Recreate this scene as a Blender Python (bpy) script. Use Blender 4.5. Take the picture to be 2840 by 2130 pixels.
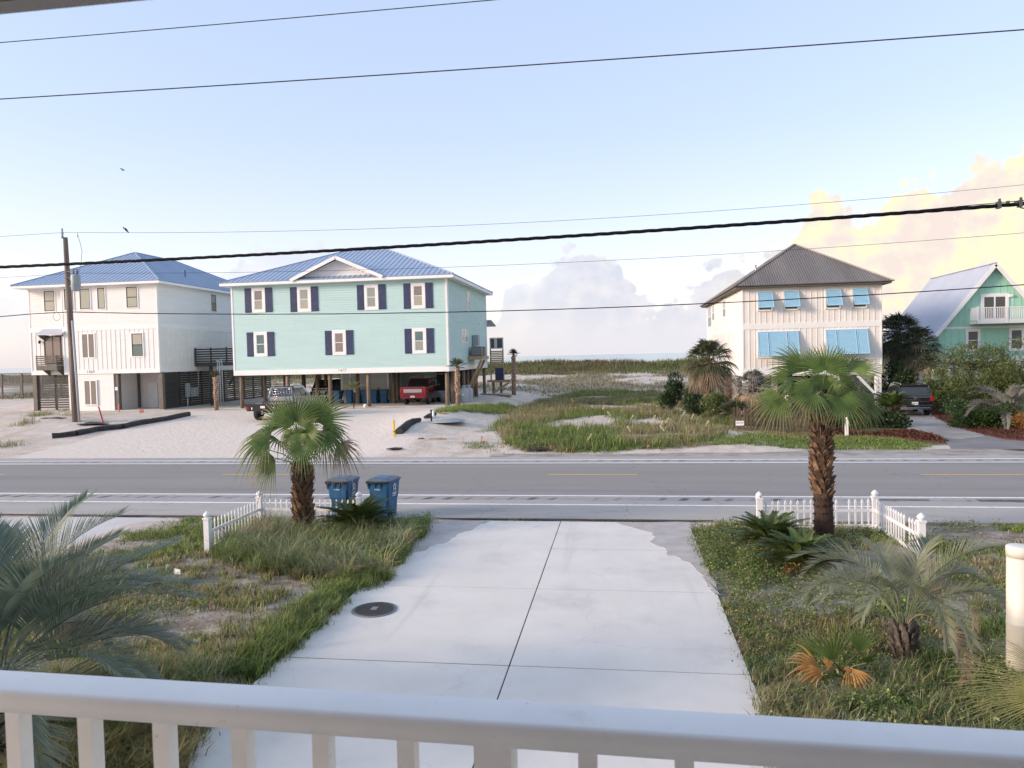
import bpy, bmesh, math, random
import numpy as np
from mathutils import Vector, Matrix
random.seed(7); rng = np.random.default_rng(7)
for o in list(bpy.data.objects): bpy.data.objects.remove(o)
scene = bpy.context.scene
COL = scene.collection
RAD = math.radians
# ---------------------------------------------------------------- camera
# world: X along the road to the right, Y across the road towards the sea, Z up, road at z=0
F_PX, YAW, PITCH, ROLL, EYE = 2050.0, RAD(8.4), RAD(2.13), RAD(1.335), 4.2
_fw = Vector((-math.sin(YAW)*math.cos(PITCH), math.cos(YAW)*math.cos(PITCH), -math.sin(PITCH)))
_rt = Vector((math.cos(YAW), math.sin(YAW), 0)); _up = _rt.cross(_fw)
_r2 = _rt*math.cos(ROLL) - _up*math.sin(ROLL); _u2 = _up*math.cos(ROLL) + _rt*math.sin(ROLL)
CAMP = Vector((0, 0, EYE))
cd = bpy.data.cameras.new('camera'); cam = bpy.data.objects.new('camera', cd); COL.objects.link(cam)
cd.sensor_width = 36.0; cd.lens = F_PX/2840*36; cd.clip_start = 0.05; cd.clip_end = 60000
cam.matrix_world = Matrix(((_r2.x, _u2.x, -_fw.x, 0), (_r2.y, _u2.y, -_fw.y, 0), (_r2.z, _u2.z, -_fw.z, EYE), (0, 0, 0, 1)))
cd.dof.use_dof = True; cd.dof.focus_distance = 24.0; cd.dof.aperture_fstop = 9.0
scene.camera = cam
SC = 2840/2212.0
def ray(x, y):                      # pixel of the 2212-wide view -> direction
    return _fw*F_PX + _r2*(x*SC-1420) + _u2*(1065-y*SC)
def atG(x, y, z=0.0):               # where the ray meets height z
    d = ray(x, y); return CAMP + d*((z-EYE)/d.z)
def atY(x, y, Y):                   # where the ray meets a wall plane Y = const
    d = ray(x, y); return CAMP + d*(Y/d.y)
def atX(x, y, X):
    d = ray(x, y); return CAMP + d*(X/d.x)
# ---------------------------------------------------------------- light
SUN_AZ, SUN_EL = RAD(246), RAD(16)   # compass from +Y clockwise: low, from the left and a little behind
sun_dir = Vector((math.sin(SUN_AZ)*math.cos(SUN_EL), math.cos(SUN_AZ)*math.cos(SUN_EL), math.sin(SUN_EL)))
ld = bpy.data.lights.new('sun', 'SUN'); ld.energy = 0.72; ld.angle = RAD(13.0); ld.color = (1.0, 0.80, 0.62)
so = bpy.data.objects.new('sun', ld); COL.objects.link(so); so.rotation_euler = sun_dir.to_track_quat('Z', 'Y').to_euler()
so.location = (-60, -20, 60)
scene.view_settings.view_transform = 'Standard'; scene.view_settings.look = 'None'
scene.view_settings.gamma = 1.0; scene.view_settings.use_curve_mapping = False
EXPO = 2.46
scene.view_settings.exposure = EXPO
world = bpy.data.worlds.new('World'); scene.world = world; world.use_nodes = True
def build_world():
    nt = world.node_tree; N = nt.nodes; L = nt.links; N.clear()
    def nd(t, **k):
        n = N.new(t)
        for a, b in k.items(): setattr(n, a, b)
        return n
    def math_(op, a, b=None, c=None):
        n = nd('ShaderNodeMath', operation=op)
        for i, v in enumerate((a, b, c)):
            if v is None: continue
            if isinstance(v, (int, float)): n.inputs[i].default_value = v
            else: L.new(v, n.inputs[i])
        return n.outputs[0]
    def mix(f, a, b):
        n = nd('ShaderNodeMix', data_type='RGBA')
        for s, v in ((n.inputs[0], f), (n.inputs[6], a), (n.inputs[7], b)):
            if isinstance(v, (int, float)): s.default_value = v
            elif isinstance(v, tuple): s.default_value = (*v, 1)
            else: L.new(v, s)
        return n.outputs[2]
    def ramp(f, pts, interp='LINEAR'):
        n = nd('ShaderNodeValToRGB'); r = n.color_ramp; r.interpolation = interp
        while len(r.elements) < len(pts): r.elements.new(0.5)
        for e, (p, c) in zip(r.elements, pts): e.position = p; e.color = (*c, 1)
        L.new(f, n.inputs[0]); return n.outputs[0]
    sky = nd('ShaderNodeTexSky', sky_type='NISHITA', sun_disc=False, sun_elevation=SUN_EL, sun_rotation=SUN_AZ,
             altitude=0, air_density=1.0, dust_density=1.2, ozone_density=2.0)
    tc = nd('ShaderNodeTexCoord'); sp = nd('ShaderNodeSeparateXYZ'); L.new(tc.outputs['Generated'], sp.inputs[0])
    x, y, z = sp.outputs
    az = math_('ARCTAN2', x, y); el = math_('ARCSINE', math_('MINIMUM', math_('MAXIMUM', z, -1.0), 1.0))
    # top of the cumulus bank (radians of elevation) round the whole circle
    k = 180/math.pi
    # measured along the skyline of the photograph, then carried on round the circle
    seen = [(0, 610), (40, 612), (75, 650), (150, 700), (300, 720), (440, 600), (480, 560), (520, 535), (600, 522), (690, 532), (720, 560), (760, 600), (1000, 705), (1060, 690), (1075, 640), (1100, 600), (1130, 592), (1185, 592),
            (1200, 545), (1230, 530), (1260, 540), (1290, 566), (1300, 542), (1330, 546), (1360, 600), (1385, 650), (1420, 655), (1450, 622), (1520, 592), (1580, 564), (1660, 560), (1690, 522), (1720, 490), (1735, 425), (1760, 405), (1845, 415),
            (1855, 465), (1880, 450), (1895, 425), (1930, 420), (1940, 394), (2050, 400), (2080, 398), (2092, 330), (2170, 320), (2190, 302), (2212, 298)]
    prof = [(-180, .16), (-150, .20), (-120, .12), (-95, .10), (-70, .06), (-55, .09)]
    for px_, py_ in seen: d = ray(px_, py_).normalized(); prof.append((math.degrees(math.atan2(d.x, d.y)), math.asin(d.z)))
    prof += [(31, .29), (40, .25), (60, .2), (85, .22), (110, .12), (140, .2), (180, .16)]
    fc = nd('ShaderNodeFloatCurve'); cv = fc.mapping.curves[0]; pts = cv.points
    P = [((a+180)/360, t) for a, t in prof]
    pts[0].location = P[0]; pts[1].location = P[-1]
    for p in P[1:-1]: pts.new(*p)
    for p in pts: p.handle_type = 'AUTO_CLAMPED'
    fc.mapping.update()
    L.new(math_('MULTIPLY_ADD', az, k/360, .5), fc.inputs[1]); top = fc.outputs[0]
    cb = nd('ShaderNodeCombineXYZ'); L.new(az, cb.inputs[0]); L.new(math_('MULTIPLY', el, 1.15), cb.inputs[1])
    def noise(s, det, rough=.55, off=0.0, vec=None):
        n = nd('ShaderNodeTexNoise'); n.inputs['Scale'].default_value = s; n.inputs['Detail'].default_value = det; n.inputs['Roughness'].default_value = rough
        m = nd('ShaderNodeVectorMath', operation='ADD'); m.inputs[1].default_value = (off, off*.7, off*.3)
        L.new(vec or cb.outputs[0], m.inputs[0]); L.new(m.outputs[0], n.inputs['Vector']); return n.outputs[0]
    def vor(s, off):
        n = nd('ShaderNodeTexVoronoi', feature='F1'); n.inputs['Scale'].default_value = s
        m = nd('ShaderNodeVectorMath', operation='ADD'); m.inputs[1].default_value = (off, off, off)
        L.new(cb.outputs[0], m.inputs[0]); L.new(m.outputs[0], n.inputs['Vector']); return n.outputs[0]
    bil = math_('ADD', math_('MULTIPLY', math_('SUBTRACT', .45, vor(30, 3.1)), .044), math_('MULTIPLY', math_('SUBTRACT', .45, vor(85, 1.7)), .016))
    bil = math_('ADD', bil, math_('MULTIPLY', math_('SUBTRACT', noise(26, 6, .6, 5.0), .5), .055))
    depth = math_('SUBTRACT', math_('ADD', top, bil), el)           # > 0 inside a cloud
    ms = nd('ShaderNodeMapRange', interpolation_type='SMOOTHSTEP'); L.new(depth, ms.inputs[0]); ms.inputs[1].default_value = -.002; ms.inputs[2].default_value = .010
    mask = ms.outputs[0]
    # relief: the same billows sampled a little towards the sun, so each puff has a lit and a shaded side
    off = nd('ShaderNodeVectorMath', operation='ADD'); L.new(cb.outputs[0], off.inputs[0]); off.inputs[1].default_value = (-.012, .014, 0)
    rel = math_('SUBTRACT', noise(17, 6, .58, 9.0), noise(17, 6, .58, 9.0, off.outputs[0])); rel2 = math_('SUBTRACT', noise(6, 3, .5, 4.0), noise(6, 3, .5, 4.0, off.outputs[0]))
    puff = math_('ADD', .52, math_('ADD', math_('MULTIPLY', rel, 1.5), math_('MULTIPLY', rel2, 2.6)))
    warm = ramp(math_('MULTIPLY_ADD', az, k/60, .5), [(.60, (0, 0, 0)), (.67, (.35,)*3), (.71, (1, 1, 1))])
    e = 2.0**-EXPO
    sc_ = lambda c: tuple(v*e for v in c)
    lav = ramp(puff, [(.35, sc_((.72, .74, .85))), (.75, sc_((.90, .87, .91)))])
    crm = ramp(puff, [(.30, sc_((.97, .82, .74))), (.47, sc_((1.0, .91, .76))), (.62, sc_((1.06, 1.0, .68)))])
    ccol = mix(warm, lav, crm)
    # cloud bodies fade into the haze near the horizon and the grey banks are thin
    thin = math_('MULTIPLY', mask, ramp(math_('MULTIPLY_ADD', az, k/60, .5), [(.0, (.45,)*3), (.30, (.5,)*3), (.46, (.85,)*3), (.62, (.9,)*3), (.70, (.95,)*3)]))
    low = nd('ShaderNodeMapRange', interpolation_type='SMOOTHSTEP'); L.new(el, low.inputs[0]); low.inputs[1].default_value = .0; low.inputs[2].default_value = .075
    hz = mix(warm, sc_((.84, .84, .91)), sc_((1.0, .88, .80)))
    ccol = mix(low.outputs[0], hz, ccol)
    bg = nd('ShaderNodeBackground'); bg.inputs[1].default_value = 1.0
    skyc = nd('ShaderNodeVectorMath', operation='MULTIPLY'); L.new(sky.outputs[0], skyc.inputs[0]); skyc.inputs[1].default_value = (.080, .064, .066)
    veil = ramp(math_('MULTIPLY', el, 1/1.0), [(.0, sc_((.95, .92, .92))), (.10, sc_((.92, .945, .99))), (.28, sc_((.69, .82, 1.02))), (.60, sc_((.62, .78, 1.02)))])
    base = mix(.62, skyc.outputs[0], veil)                          # humid morning haze over the clear-sky model
    L.new(mix(thin, base, ccol), bg.inputs[0])
    out = nd('ShaderNodeOutputWorld'); L.new(bg.outputs[0], out.inputs[0])
build_world()
world.cycles.sampling_method = 'MANUAL'; world.cycles.sample_map_resolution = 512
# ---------------------------------------------------------------- materials
MATS = {}
def mat(name, col, rough=.75, var=.12, scale=2.0, col2=None, bump=0.0, bscale=None, metal=0.0, spec=.5, stretch=(1, 1, 1), detail=4.0,
        thr=None, rand=0.0, coat=0.0, fac_pow=None, trans=0.0):
    """Principled material whose colour wanders between two tones with world-space noise; bump gives fine relief."""
    if name in MATS: return MATS[name]
    m = bpy.data.materials.new(name); m.use_nodes = True; MATS[name] = m
    nt = m.node_tree; N, L = nt.nodes, nt.links; b = N['Principled BSDF']
    geo = N.new('ShaderNodeNewGeometry'); mp = N.new('ShaderNodeMapping'); L.new(geo.outputs['Position'], mp.inputs[0]); mp.inputs['Scale'].default_value = stretch
    nz = N.new('ShaderNodeTexNoise'); nz.inputs['Scale'].default_value = scale; nz.inputs['Detail'].default_value = detail; nz.inputs['Roughness'].default_value = .6
    L.new(mp.outputs[0], nz.inputs['Vector'])
    rp = N.new('ShaderNodeValToRGB'); a, z = thr or (.3, .7)
    c1 = tuple(c*(1-var) for c in col); c2 = col2 or tuple(min(1, c*(1+var)) for c in col)
    rp.color_ramp.elements[0].position = a; rp.color_ramp.elements[0].color = (*c1, 1)
    rp.color_ramp.elements[1].position = z; rp.color_ramp.elements[1].color = (*c2, 1)
    L.new(nz.outputs[0], rp.inputs[0]); cout = rp.outputs[0]
    if rand:
        oi = N.new('ShaderNodeObjectInfo'); mr = N.new('ShaderNodeMapRange'); mr.inputs[3].default_value = 1-rand; mr.inputs[4].default_value = 1+rand
        L.new(oi.outputs['Random'], mr.inputs[0]); vm = N.new('ShaderNodeVectorMath'); vm.operation = 'SCALE'
        L.new(cout, vm.inputs[0]); L.new(mr.outputs[0], vm.inputs['Scale']); cout = vm.outputs[0]
    L.new(cout, b.inputs['Base Color'])
    b.inputs['Roughness'].default_value = rough; b.inputs['Metallic'].default_value = metal; b.inputs['Specular IOR Level'].default_value = spec
    b.inputs['Coat Weight'].default_value = coat
    if bump:
        n2 = N.new('ShaderNodeTexNoise'); n2.inputs['Scale'].default_value = bscale or scale*6; n2.inputs['Detail'].default_value = 3; L.new(mp.outputs[0], n2.inputs['Vector'])
        bp = N.new('ShaderNodeBump'); bp.inputs['Strength'].default_value = bump; bp.inputs['Distance'].default_value = .02
        L.new(n2.outputs[0], bp.inputs['Height']); L.new(bp.outputs[0], b.inputs['Normal'])
    return m
def leafmat(name, col, col2, rough=.5, trans=.35, rand=.18, tip=None, scale=3.0, spec=.35):
    """Leaf: two-tone noise, a little light passes through; 'tip' is a dry colour driven by the mesh attribute dry (0..1)."""
    if name in MATS: return MATS[name]
    m = mat(name, col, rough=rough, col2=col2, scale=scale, rand=rand, spec=spec)
    nt = m.node_tree; N, L = nt.nodes, nt.links; b = N['Principled BSDF']; src = b.inputs['Base Color'].links[0].from_socket
    if tip:
        at = N.new('ShaderNodeAttribute'); at.attribute_name = 'dry'; mx = N.new('ShaderNodeMix'); mx.data_type = 'RGBA'
        L.new(at.outputs['Fac'], mx.inputs[0]); L.new(src, mx.inputs[6]); mx.inputs[7].default_value = (*tip, 1); src = mx.outputs[2]; L.new(src, b.inputs['Base Color'])
    tr = N.new('ShaderNodeBsdfTranslucent'); L.new(src, tr.inputs[0]); ms = N.new('ShaderNodeMixShader'); ms.inputs[0].default_value = trans
    L.new(b.outputs[0], ms.inputs[1]); L.new(tr.outputs[0], ms.inputs[2]); L.new(ms.outputs[0], N['Material Output'].inputs[0])
    return m
def grime(m, col, scale, thr=(.5, .7), amt=.5, stretch=(1, 1, 1), detail=6.0, rough=.6):
    """wear laid over a material's own colour: stains, scuffs, streaks"""
    N, L = m.node_tree.nodes, m.node_tree.links; b = N['Principled BSDF']; src = b.inputs['Base Color'].links[0].from_socket
    g = N.new('ShaderNodeNewGeometry'); mp = N.new('ShaderNodeMapping'); mp.inputs['Scale'].default_value = stretch; L.new(g.outputs['Position'], mp.inputs[0])
    n = N.new('ShaderNodeTexNoise'); n.inputs['Scale'].default_value = scale; n.inputs['Detail'].default_value = detail; n.inputs['Roughness'].default_value = rough; L.new(mp.outputs[0], n.inputs['Vector'])
    r = N.new('ShaderNodeMapRange'); r.interpolation_type = 'SMOOTHSTEP'; L.new(n.outputs[0], r.inputs[0]); r.inputs[1].default_value = thr[0]; r.inputs[2].default_value = thr[1]; r.inputs[4].default_value = amt
    mx = N.new('ShaderNodeMix'); mx.data_type = 'RGBA'; L.new(r.outputs[0], mx.inputs[0]); L.new(src, mx.inputs[6]); mx.inputs[7].default_value = (*col, 1); L.new(mx.outputs[2], b.inputs['Base Color']); return m
def cracks(m, col, scale, width=.012, amt=.7, warp=.35):
    """hairline cracks along the borders of warped cells"""
    N, L = m.node_tree.nodes, m.node_tree.links; b = N['Principled BSDF']; src = b.inputs['Base Color'].links[0].from_socket; g = N.new('ShaderNodeNewGeometry')
    n = N.new('ShaderNodeTexNoise'); n.inputs['Scale'].default_value = 1.3; n.inputs['Detail'].default_value = 5; L.new(g.outputs['Position'], n.inputs['Vector']); a = N.new('ShaderNodeVectorMath'); a.operation = 'MULTIPLY_ADD'; L.new(n.outputs['Color'], a.inputs[0]); a.inputs[1].default_value = (warp*3,)*3; L.new(g.outputs['Position'], a.inputs[2])
    v = N.new('ShaderNodeTexVoronoi'); v.feature = 'DISTANCE_TO_EDGE'; v.inputs['Scale'].default_value = scale; L.new(a.outputs[0], v.inputs['Vector']); r = N.new('ShaderNodeMapRange'); L.new(v.outputs['Distance'], r.inputs[0]); r.inputs[1].default_value = width; r.inputs[2].default_value = 0; r.inputs[4].default_value = amt
    mx = N.new('ShaderNodeMix'); mx.data_type = 'RGBA'; L.new(r.outputs[0], mx.inputs[0]); L.new(src, mx.inputs[6]); mx.inputs[7].default_value = (*col, 1); L.new(mx.outputs[2], b.inputs['Base Color']); return m
M_white = mat('white_paint', (.85, .84, .82), .6, .04, 1.5)
M_whitev = mat('white_vinyl', (.80, .81, .82), .4, .05, 2.0)
M_railtop = mat('rail_paint', (.86, .85, .82), .42, .05, 4.0)
M_siding = mat('white_siding', (.82, .80, .77), .65, .04, .8, stretch=(.4, .4, 3))
M_mint = mat('mint_siding', (.48, .665, .645), .65, .04, .7, stretch=(.4, .4, 3))
M_green = mat('seafoam_siding', (.37, .67, .52), .65, .05, .7)
M_cream = mat('cream_siding', (.84, .79, .735), .65, .05, .8)
M_navy = mat('navy_shutter', (.035, .05, .115), .5, .15, 3.0)
M_sky = mat('skyblue_shutter', (.34, .59, .75), .5, .08, 3.0, stretch=(1, 1, 6))
M_roofblue = mat('blue_metal_roof', (.33, .42, .55), .42, .06, .5, metal=.15)
M_roofgrey = mat('weathered_corrugated_roof', (.21, .19, .17), .5, .2, .35, metal=.3, stretch=(2, .3, .3))
M_roofpale = mat('pale_metal_roof', (.50, .54, .61), .42, .06, .4, metal=.2)
M_black = mat('black_frame', (.02, .02, .022), .4, .1)
M_charcoal = mat('charcoal_stain', (.055, .052, .05), .7, .2, 4.0, stretch=(1, 1, 5), rand=.15)
M_greyboard = mat('taupe_board', (.14, .125, .105), .7, .15, 4.0, rand=.1)
M_tan = mat('tan_louvre', (.24, .21, .18), .7, .08, 4.0)
M_pile = mat('timber_pile', (.20, .15, .105), .85, .3, 3.0, stretch=(3, 3, .4), bump=.4, bscale=20, rand=.12)
M_newwood = mat('treated_pine', (.40, .27, .15), .75, .18, 3.0, stretch=(1, 1, 5), rand=.12)
M_oldwood = mat('grey_brown_fence_wood', (.13, .09, .06), .85, .3, 5.0, stretch=(4, 4, .6), rand=.25)
M_greywood = mat('silvered_boardwalk_wood', (.19, .165, .145), .85, .25, 4.0, rand=.2)
M_polewood = mat('utility_pole_wood', (.115, .075, .055), .85, .35, 1.2, col2=(.26, .215, .18), stretch=(6, 6, .35), bump=.4, bscale=10)
M_concrete = mat('driveway_concrete', (.68, .645, .585), .85, .06, .9, bump=.12, bscale=90, detail=8)
M_concrete2 = mat('pale_concrete', (.56, .54, .51), .88, .08, .6, bump=.12, bscale=60, detail=8)
M_oldconc = mat('worn_concrete', (.25, .235, .215), .85, .22, .5, col2=(.38, .36, .335), bump=.15, bscale=40, detail=8)
M_wetconc = mat('grey_drive_concrete', (.19, .182, .175), .8, .2, .6, bump=.15, bscale=40)
M_steel = mat('galvanised_steel', (.42, .43, .44), .4, .1, 5.0, metal=.7)
M_dgrey = mat('dark_grey_metal', (.09, .095, .10), .45, .1, 5.0, metal=.3)
M_greybox = mat('grey_utility_box', (.30, .34, .35), .5, .08, 4.0)
M_pvc = mat('grey_pvc', (.50, .51, .52), .45, .06, 5.0)
M_creampvc = mat('cream_column', (.70, .67, .58), .5, .06, 2.0)
M_bin = mat('blue_bin_plastic', (.018, .105, .235), .42, .18, 2.5, rand=.06)
M_binlid = mat('bin_lid_plastic', (.10, .13, .17), .38, .12, 4.0)
M_rubber = mat('black_rubber', (.016, .016, .017), .8, .2, 8.0)
M_red = mat('red_car_paint', (.20, .008, .014), .22, .1, 3.0, coat=1.0, metal=.25)
M_silver = mat('silver_car_paint', (.42, .45, .47), .28, .05, 3.0, coat=.8, metal=.5)
M_carblack = mat('black_car_paint', (.012, .012, .016), .18, .1, 3.0, coat=1.0)
M_chrome = mat('chrome_trim', (.62, .62, .63), .2, .05, 5.0, metal=1.0)
M_carglass = mat('car_glass', (.03, .033, .036), .06, .1, 2.0, spec=.8)
M_rim = mat('alloy_rim', (.45, .46, .47), .3, .1, 8.0, metal=.8)
M_lens = mat('red_tail_lens', (.35, .01, .012), .2, .1)
M_plate = mat('number_plate', (.70, .68, .66), .5, .05)
M_cable = mat('black_cable', (.006, .006, .007), .7, .2, 8.0, spec=.15)
M_wire = mat('weathered_wire', (.045, .045, .05), .7, .1, 6.0, spec=.2)
M_iron = mat('cast_iron', (.075, .07, .068), .65, .25, 20.0, metal=.3)
M_ironlight = mat('worn_iron_plate', (.22, .22, .22), .6, .2, 20.0)
M_mulch = mat('red_mulch', (.095, .030, .018), .95, .5, 14.0, bump=.8, bscale=40, detail=8)
M_tank = mat('grey_propane_tank', (.36, .40, .43), .5, .06)
M_yellow = mat('yellow_stake', (.75, .52, .03), .6, .1)
M_redpaint = mat('red_stake', (.45, .06, .05), .7, .2)
M_orange = mat('orange_flag', (.75, .20, .11), .7, .1)
M_paper = mat('white_flag', (.82, .82, .82), .7, .05)
M_sockfab = mat('black_geotextile', (.035, .036, .035), .85, .35, 8.0, bump=.5, bscale=30)
M_tie = mat('dark_railroad_tie', (.045, .04, .036), .9, .45, 3.0, stretch=(.6, 3, 3), bump=.6, bscale=12, rand=.2)
M_text = mat('dark_lettering', (.03, .03, .035), .6, .05)
M_wtext = mat('white_lettering', (.78, .80, .82), .6, .03)
M_gtext = mat('grey_lettering', (.22, .25, .27), .6, .05)
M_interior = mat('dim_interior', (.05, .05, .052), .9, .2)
M_room = mat('storage_wall', (.50, .56, .54), .7, .05)
M_soil = mat('dark_soil', (.06, .05, .04), .95, .3, 6.0)
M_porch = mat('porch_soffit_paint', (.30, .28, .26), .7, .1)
M_porchw = mat('porch_wall_paint', (.78, .77, .74), .7, .06)
grime(M_concrete, (.40, .385, .36), .55, (.50, .78), .55, detail=9, rough=.68); grime(M_concrete, (.70, .69, .67), 1.3, (.55, .75), .4, (1, .35, 1)); grime(M_concrete, (.34, .33, .31), 26, (.62, .80), .35, detail=3); grime(M_concrete, (.42, .41, .40), .9, (.58, .72), .3, (2.2, .12, 1))
cracks(M_concrete, (.36, .35, .33), .16, .003, .2); grime(M_concrete2, (.40, .37, .33), .5, (.48, .75), .5, detail=9); grime(M_oldconc, (.24, .23, .22), .8, (.5, .7), .6, detail=9)
grime(M_railtop, (.45, .43, .39), 7, (.60, .78), .35, detail=8); grime(M_railtop, (.30, .27, .23), 40, (.70, .78), .4, detail=2)
for m_ in (M_siding, M_mint, M_cream, M_green): grime(m_, (.45, .44, .40), 1.1, (.52, .85), .22, (3.5, 3.5, .35), 6)
grime(M_white, (.60, .58, .54), 1.4, (.55, .85), .3, (3, 3, .6)); grime(M_whitev, (.55, .53, .46), 3, (.55, .8), .35, detail=8); grime(M_bin, (.10, .16, .22), 4, (.52, .75), .5, detail=8); grime(M_navy, (.10, .12, .17), 3, (.55, .8), .4)
grime(M_roofblue, (.42, .47, .53), .35, (.5, .8), .35, (1, 1, 1), 5); grime(M_roofgrey, (.33, .26, .20), .6, (.52, .8), .5, (2, .4, .4)); grime(M_roofgrey, (.11, .10, .10), .25, (.5, .7), .4)
def glass(name, col, rough=.05):
    m = mat(name, col, rough, .06, .8, spec=.7); return m
G_blind = glass('pane_over_blind', (.40, .39, .31)); G_taupe = glass('pane_over_taupe_blind', (.24, .20, .18)); G_grey = glass('pane_over_grey_curtain', (.30, .32, .29))
G_dark = glass('dark_pane', (.035, .045, .05)); G_teal = glass('teal_reflecting_pane', (.10, .17, .17)); G_screen = glass('screened_pane', (.07, .07, .07), .3)

# ---------------------------------------------------------------- mesh helpers
class MB:
    """Collects simple shapes in world coordinates and links them as ONE mesh object."""
    def __init__(s): s.v = []; s.f = []; s.sm = []
    def add(s, vs, fs, smooth=False):
        n = len(s.v); s.v += [tuple(p) for p in vs]; s.f += [tuple(i+n for i in f) for f in fs]; s.sm += [smooth]*len(fs); return s
    def box(s, x0, x1, y0, y1, z0, z1):
        return s.add([(x0, y0, z0), (x1, y0, z0), (x1, y1, z0), (x0, y1, z0), (x0, y0, z1), (x1, y0, z1), (x1, y1, z1), (x0, y1, z1)],
                     [(0, 3, 2, 1), (4, 5, 6, 7), (0, 1, 5, 4), (1, 2, 6, 5), (2, 3, 7, 6), (3, 0, 4, 7)])
    def cbox(s, c, sx, sy, sz, rot=None):
        M = (rot or Matrix.Identity(3)); c = Vector(c)
        vs = [c + M @ Vector((a*sx/2, b*sy/2, d*sz/2)) for d in (-1, 1) for a, b in ((-1, -1), (1, -1), (1, 1), (-1, 1))]
        return s.add(vs, [(0, 3, 2, 1), (4, 5, 6, 7), (0, 1, 5, 4), (1, 2, 6, 5), (2, 3, 7, 6), (3, 0, 4, 7)])
    def rbox(s, x0, x1, y0, y1, z0, z1, r=.02):      # box with chamfered long edges (vertical prism of an octagon, capped in)
        o = [(x0+r, y0), (x1-r, y0), (x1, y0+r), (x1, y1-r), (x1-r, y1), (x0+r, y1), (x0, y1-r), (x0, y0+r)]
        i = [(min(max(px, x0+r), x1-r), min(max(py, y0+r), y1-r)) for px, py in o]
        lv = [(i, z0), (o, z0+r), (o, z1-r), (i, z1)]
        vs = [(px, py, z) for ring, z in lv for px, py in ring]; fs = []
        for k in range(3):
            for j in range(8): fs.append((k*8+j, k*8+(j+1) % 8, (k+1)*8+(j+1) % 8, (k+1)*8+j))
        fs.append(tuple(range(7, -1, -1))); fs.append(tuple(range(24, 32)))
        return s.add(vs, fs)
    def beam(s, a, b, w, h=None):                   # square bar between two points
        a, b = Vector(a), Vector(b); d = (b-a); L = d.length
        if L < 1e-6: return s
        q = d.to_track_quat('X', 'Z').to_matrix(); return s.cbox((a+b)/2, L, w, h or w, q)
    def tube(s, pts, r, n=8, cap=True, smooth=True):
        pts = [Vector(p) for p in pts]; rs = r if isinstance(r, (list, tuple)) else [r]*len(pts); vs, fs = [], []
        ref = None
        for i, p in enumerate(pts):
            d = (pts[min(i+1, len(pts)-1)] - pts[max(i-1, 0)]).normalized()
            if ref is None: ref = d.orthogonal().normalized()
            u = (ref - d*ref.dot(d)).normalized(); w = d.cross(u); ref = u
            vs += [p + (u*math.cos(2*math.pi*k/n) + w*math.sin(2*math.pi*k/n))*rs[i] for k in range(n)]
        for i in range(len(pts)-1):
            for k in range(n): fs.append((i*n+k, i*n+(k+1) % n, (i+1)*n+(k+1) % n, (i+1)*n+k))
        s.add(vs, fs, smooth)
        if cap:
            b = len(s.v)-len(vs); s.f += [tuple(b+k for k in range(n-1, -1, -1)), tuple(b+(len(pts)-1)*n+k for k in range(n))]; s.sm += [False, False]
        return s
    def lathe(s, c, prof, n=16, axis='Z', smooth=True):   # prof: (radius, height) pairs
        vs, fs = [], []; c = Vector(c)
        for r, h in prof:
            for k in range(n):
                a = 2*math.pi*k/n; u, w = r*math.cos(a), r*math.sin(a)
                vs.append(c + Vector({'Z': (u, w, h), 'X': (h, u, w), 'Y': (w, h, u)}[axis]))
        for i in range(len(prof)-1):
            for k in range(n): fs.append((i*n+k, i*n+(k+1) % n, (i+1)*n+(k+1) % n, (i+1)*n+k))
        fs.append(tuple(range(n-1, -1, -1))); fs.append(tuple((len(prof)-1)*n+k for k in range(n)))
        s.add(vs, fs[:-2], smooth); b = len(s.v)-len(vs); s.f += [tuple(b+i for i in f) for f in fs[-2:]]; s.sm += [False, False]; return s
    def poly(s, pts): return s.add(pts, [tuple(range(len(pts)))])
    def slab(s, pts, t):                            # polygon thickened by vector t
        t = Vector(t); n = len(pts); a = [Vector(p) for p in pts]; b = [p+t for p in a]
        fs = [tuple(range(n)), tuple(range(2*n-1, n-1, -1))] + [(i, i+n, (i+1) % n+n, (i+1) % n) for i in range(n)]
        return s.add(a+b, fs)
    def frame(s, x0, x1, z0, z1, w, y0, y1):        # rectangular ring standing in a wall plane
        s.box(x0, x0+w, y0, y1, z0, z1); s.box(x1-w, x1, y0, y1, z0, z1); s.box(x0+w, x1-w, y0, y1, z0, z0+w); return s.box(x0+w, x1-w, y0, y1, z1-w, z1)
    def mesh(s, name, mt, org=(0, 0, 0)):
        me = bpy.data.meshes.new(name); o = Vector(org)
        me.from_pydata([(p[0]-o.x, p[1]-o.y, p[2]-o.z) for p in s.v], [], s.f)
        me.polygons.foreach_set('use_smooth', s.sm); me.materials.append(mt)
        bm = bmesh.new(); bm.from_mesh(me); bmesh.ops.recalc_face_normals(bm, faces=bm.faces); bm.to_mesh(me); bm.free()
        me.update(); return me
def origin_of(o):
    p = Vector((0, 0, 0))
    while o is not None: p += o.location; o = o.parent
    return p
def obj(name, me, parent=None, loc=(0, 0, 0)):
    o = bpy.data.objects.new(name, me); COL.objects.link(o); o.parent = parent; o.location = loc; return o
def part(name, mb, mt, parent, label=None, kind=None):
    """one mesh object under its thing (or under a part); shapes are given in world coordinates"""
    o = obj(name, mb.mesh(name, mt, origin_of(parent)), parent)
    if label: o['label'] = label
    if kind: o['kind'] = kind
    return o
def piece(name, me, parent, loc):                   # shared-mesh piece at a world position
    return obj(name, me, parent, Vector(loc)-origin_of(parent))
def tag(o, label, cat, group=None):
    o['label'] = label; o['category'] = cat
    if group: o['group'] = group
    return o
def thing(name, label, cat, loc=(0, 0, 0), group=None):
    return tag(obj(name, None, None, loc), label, cat, group)
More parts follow.
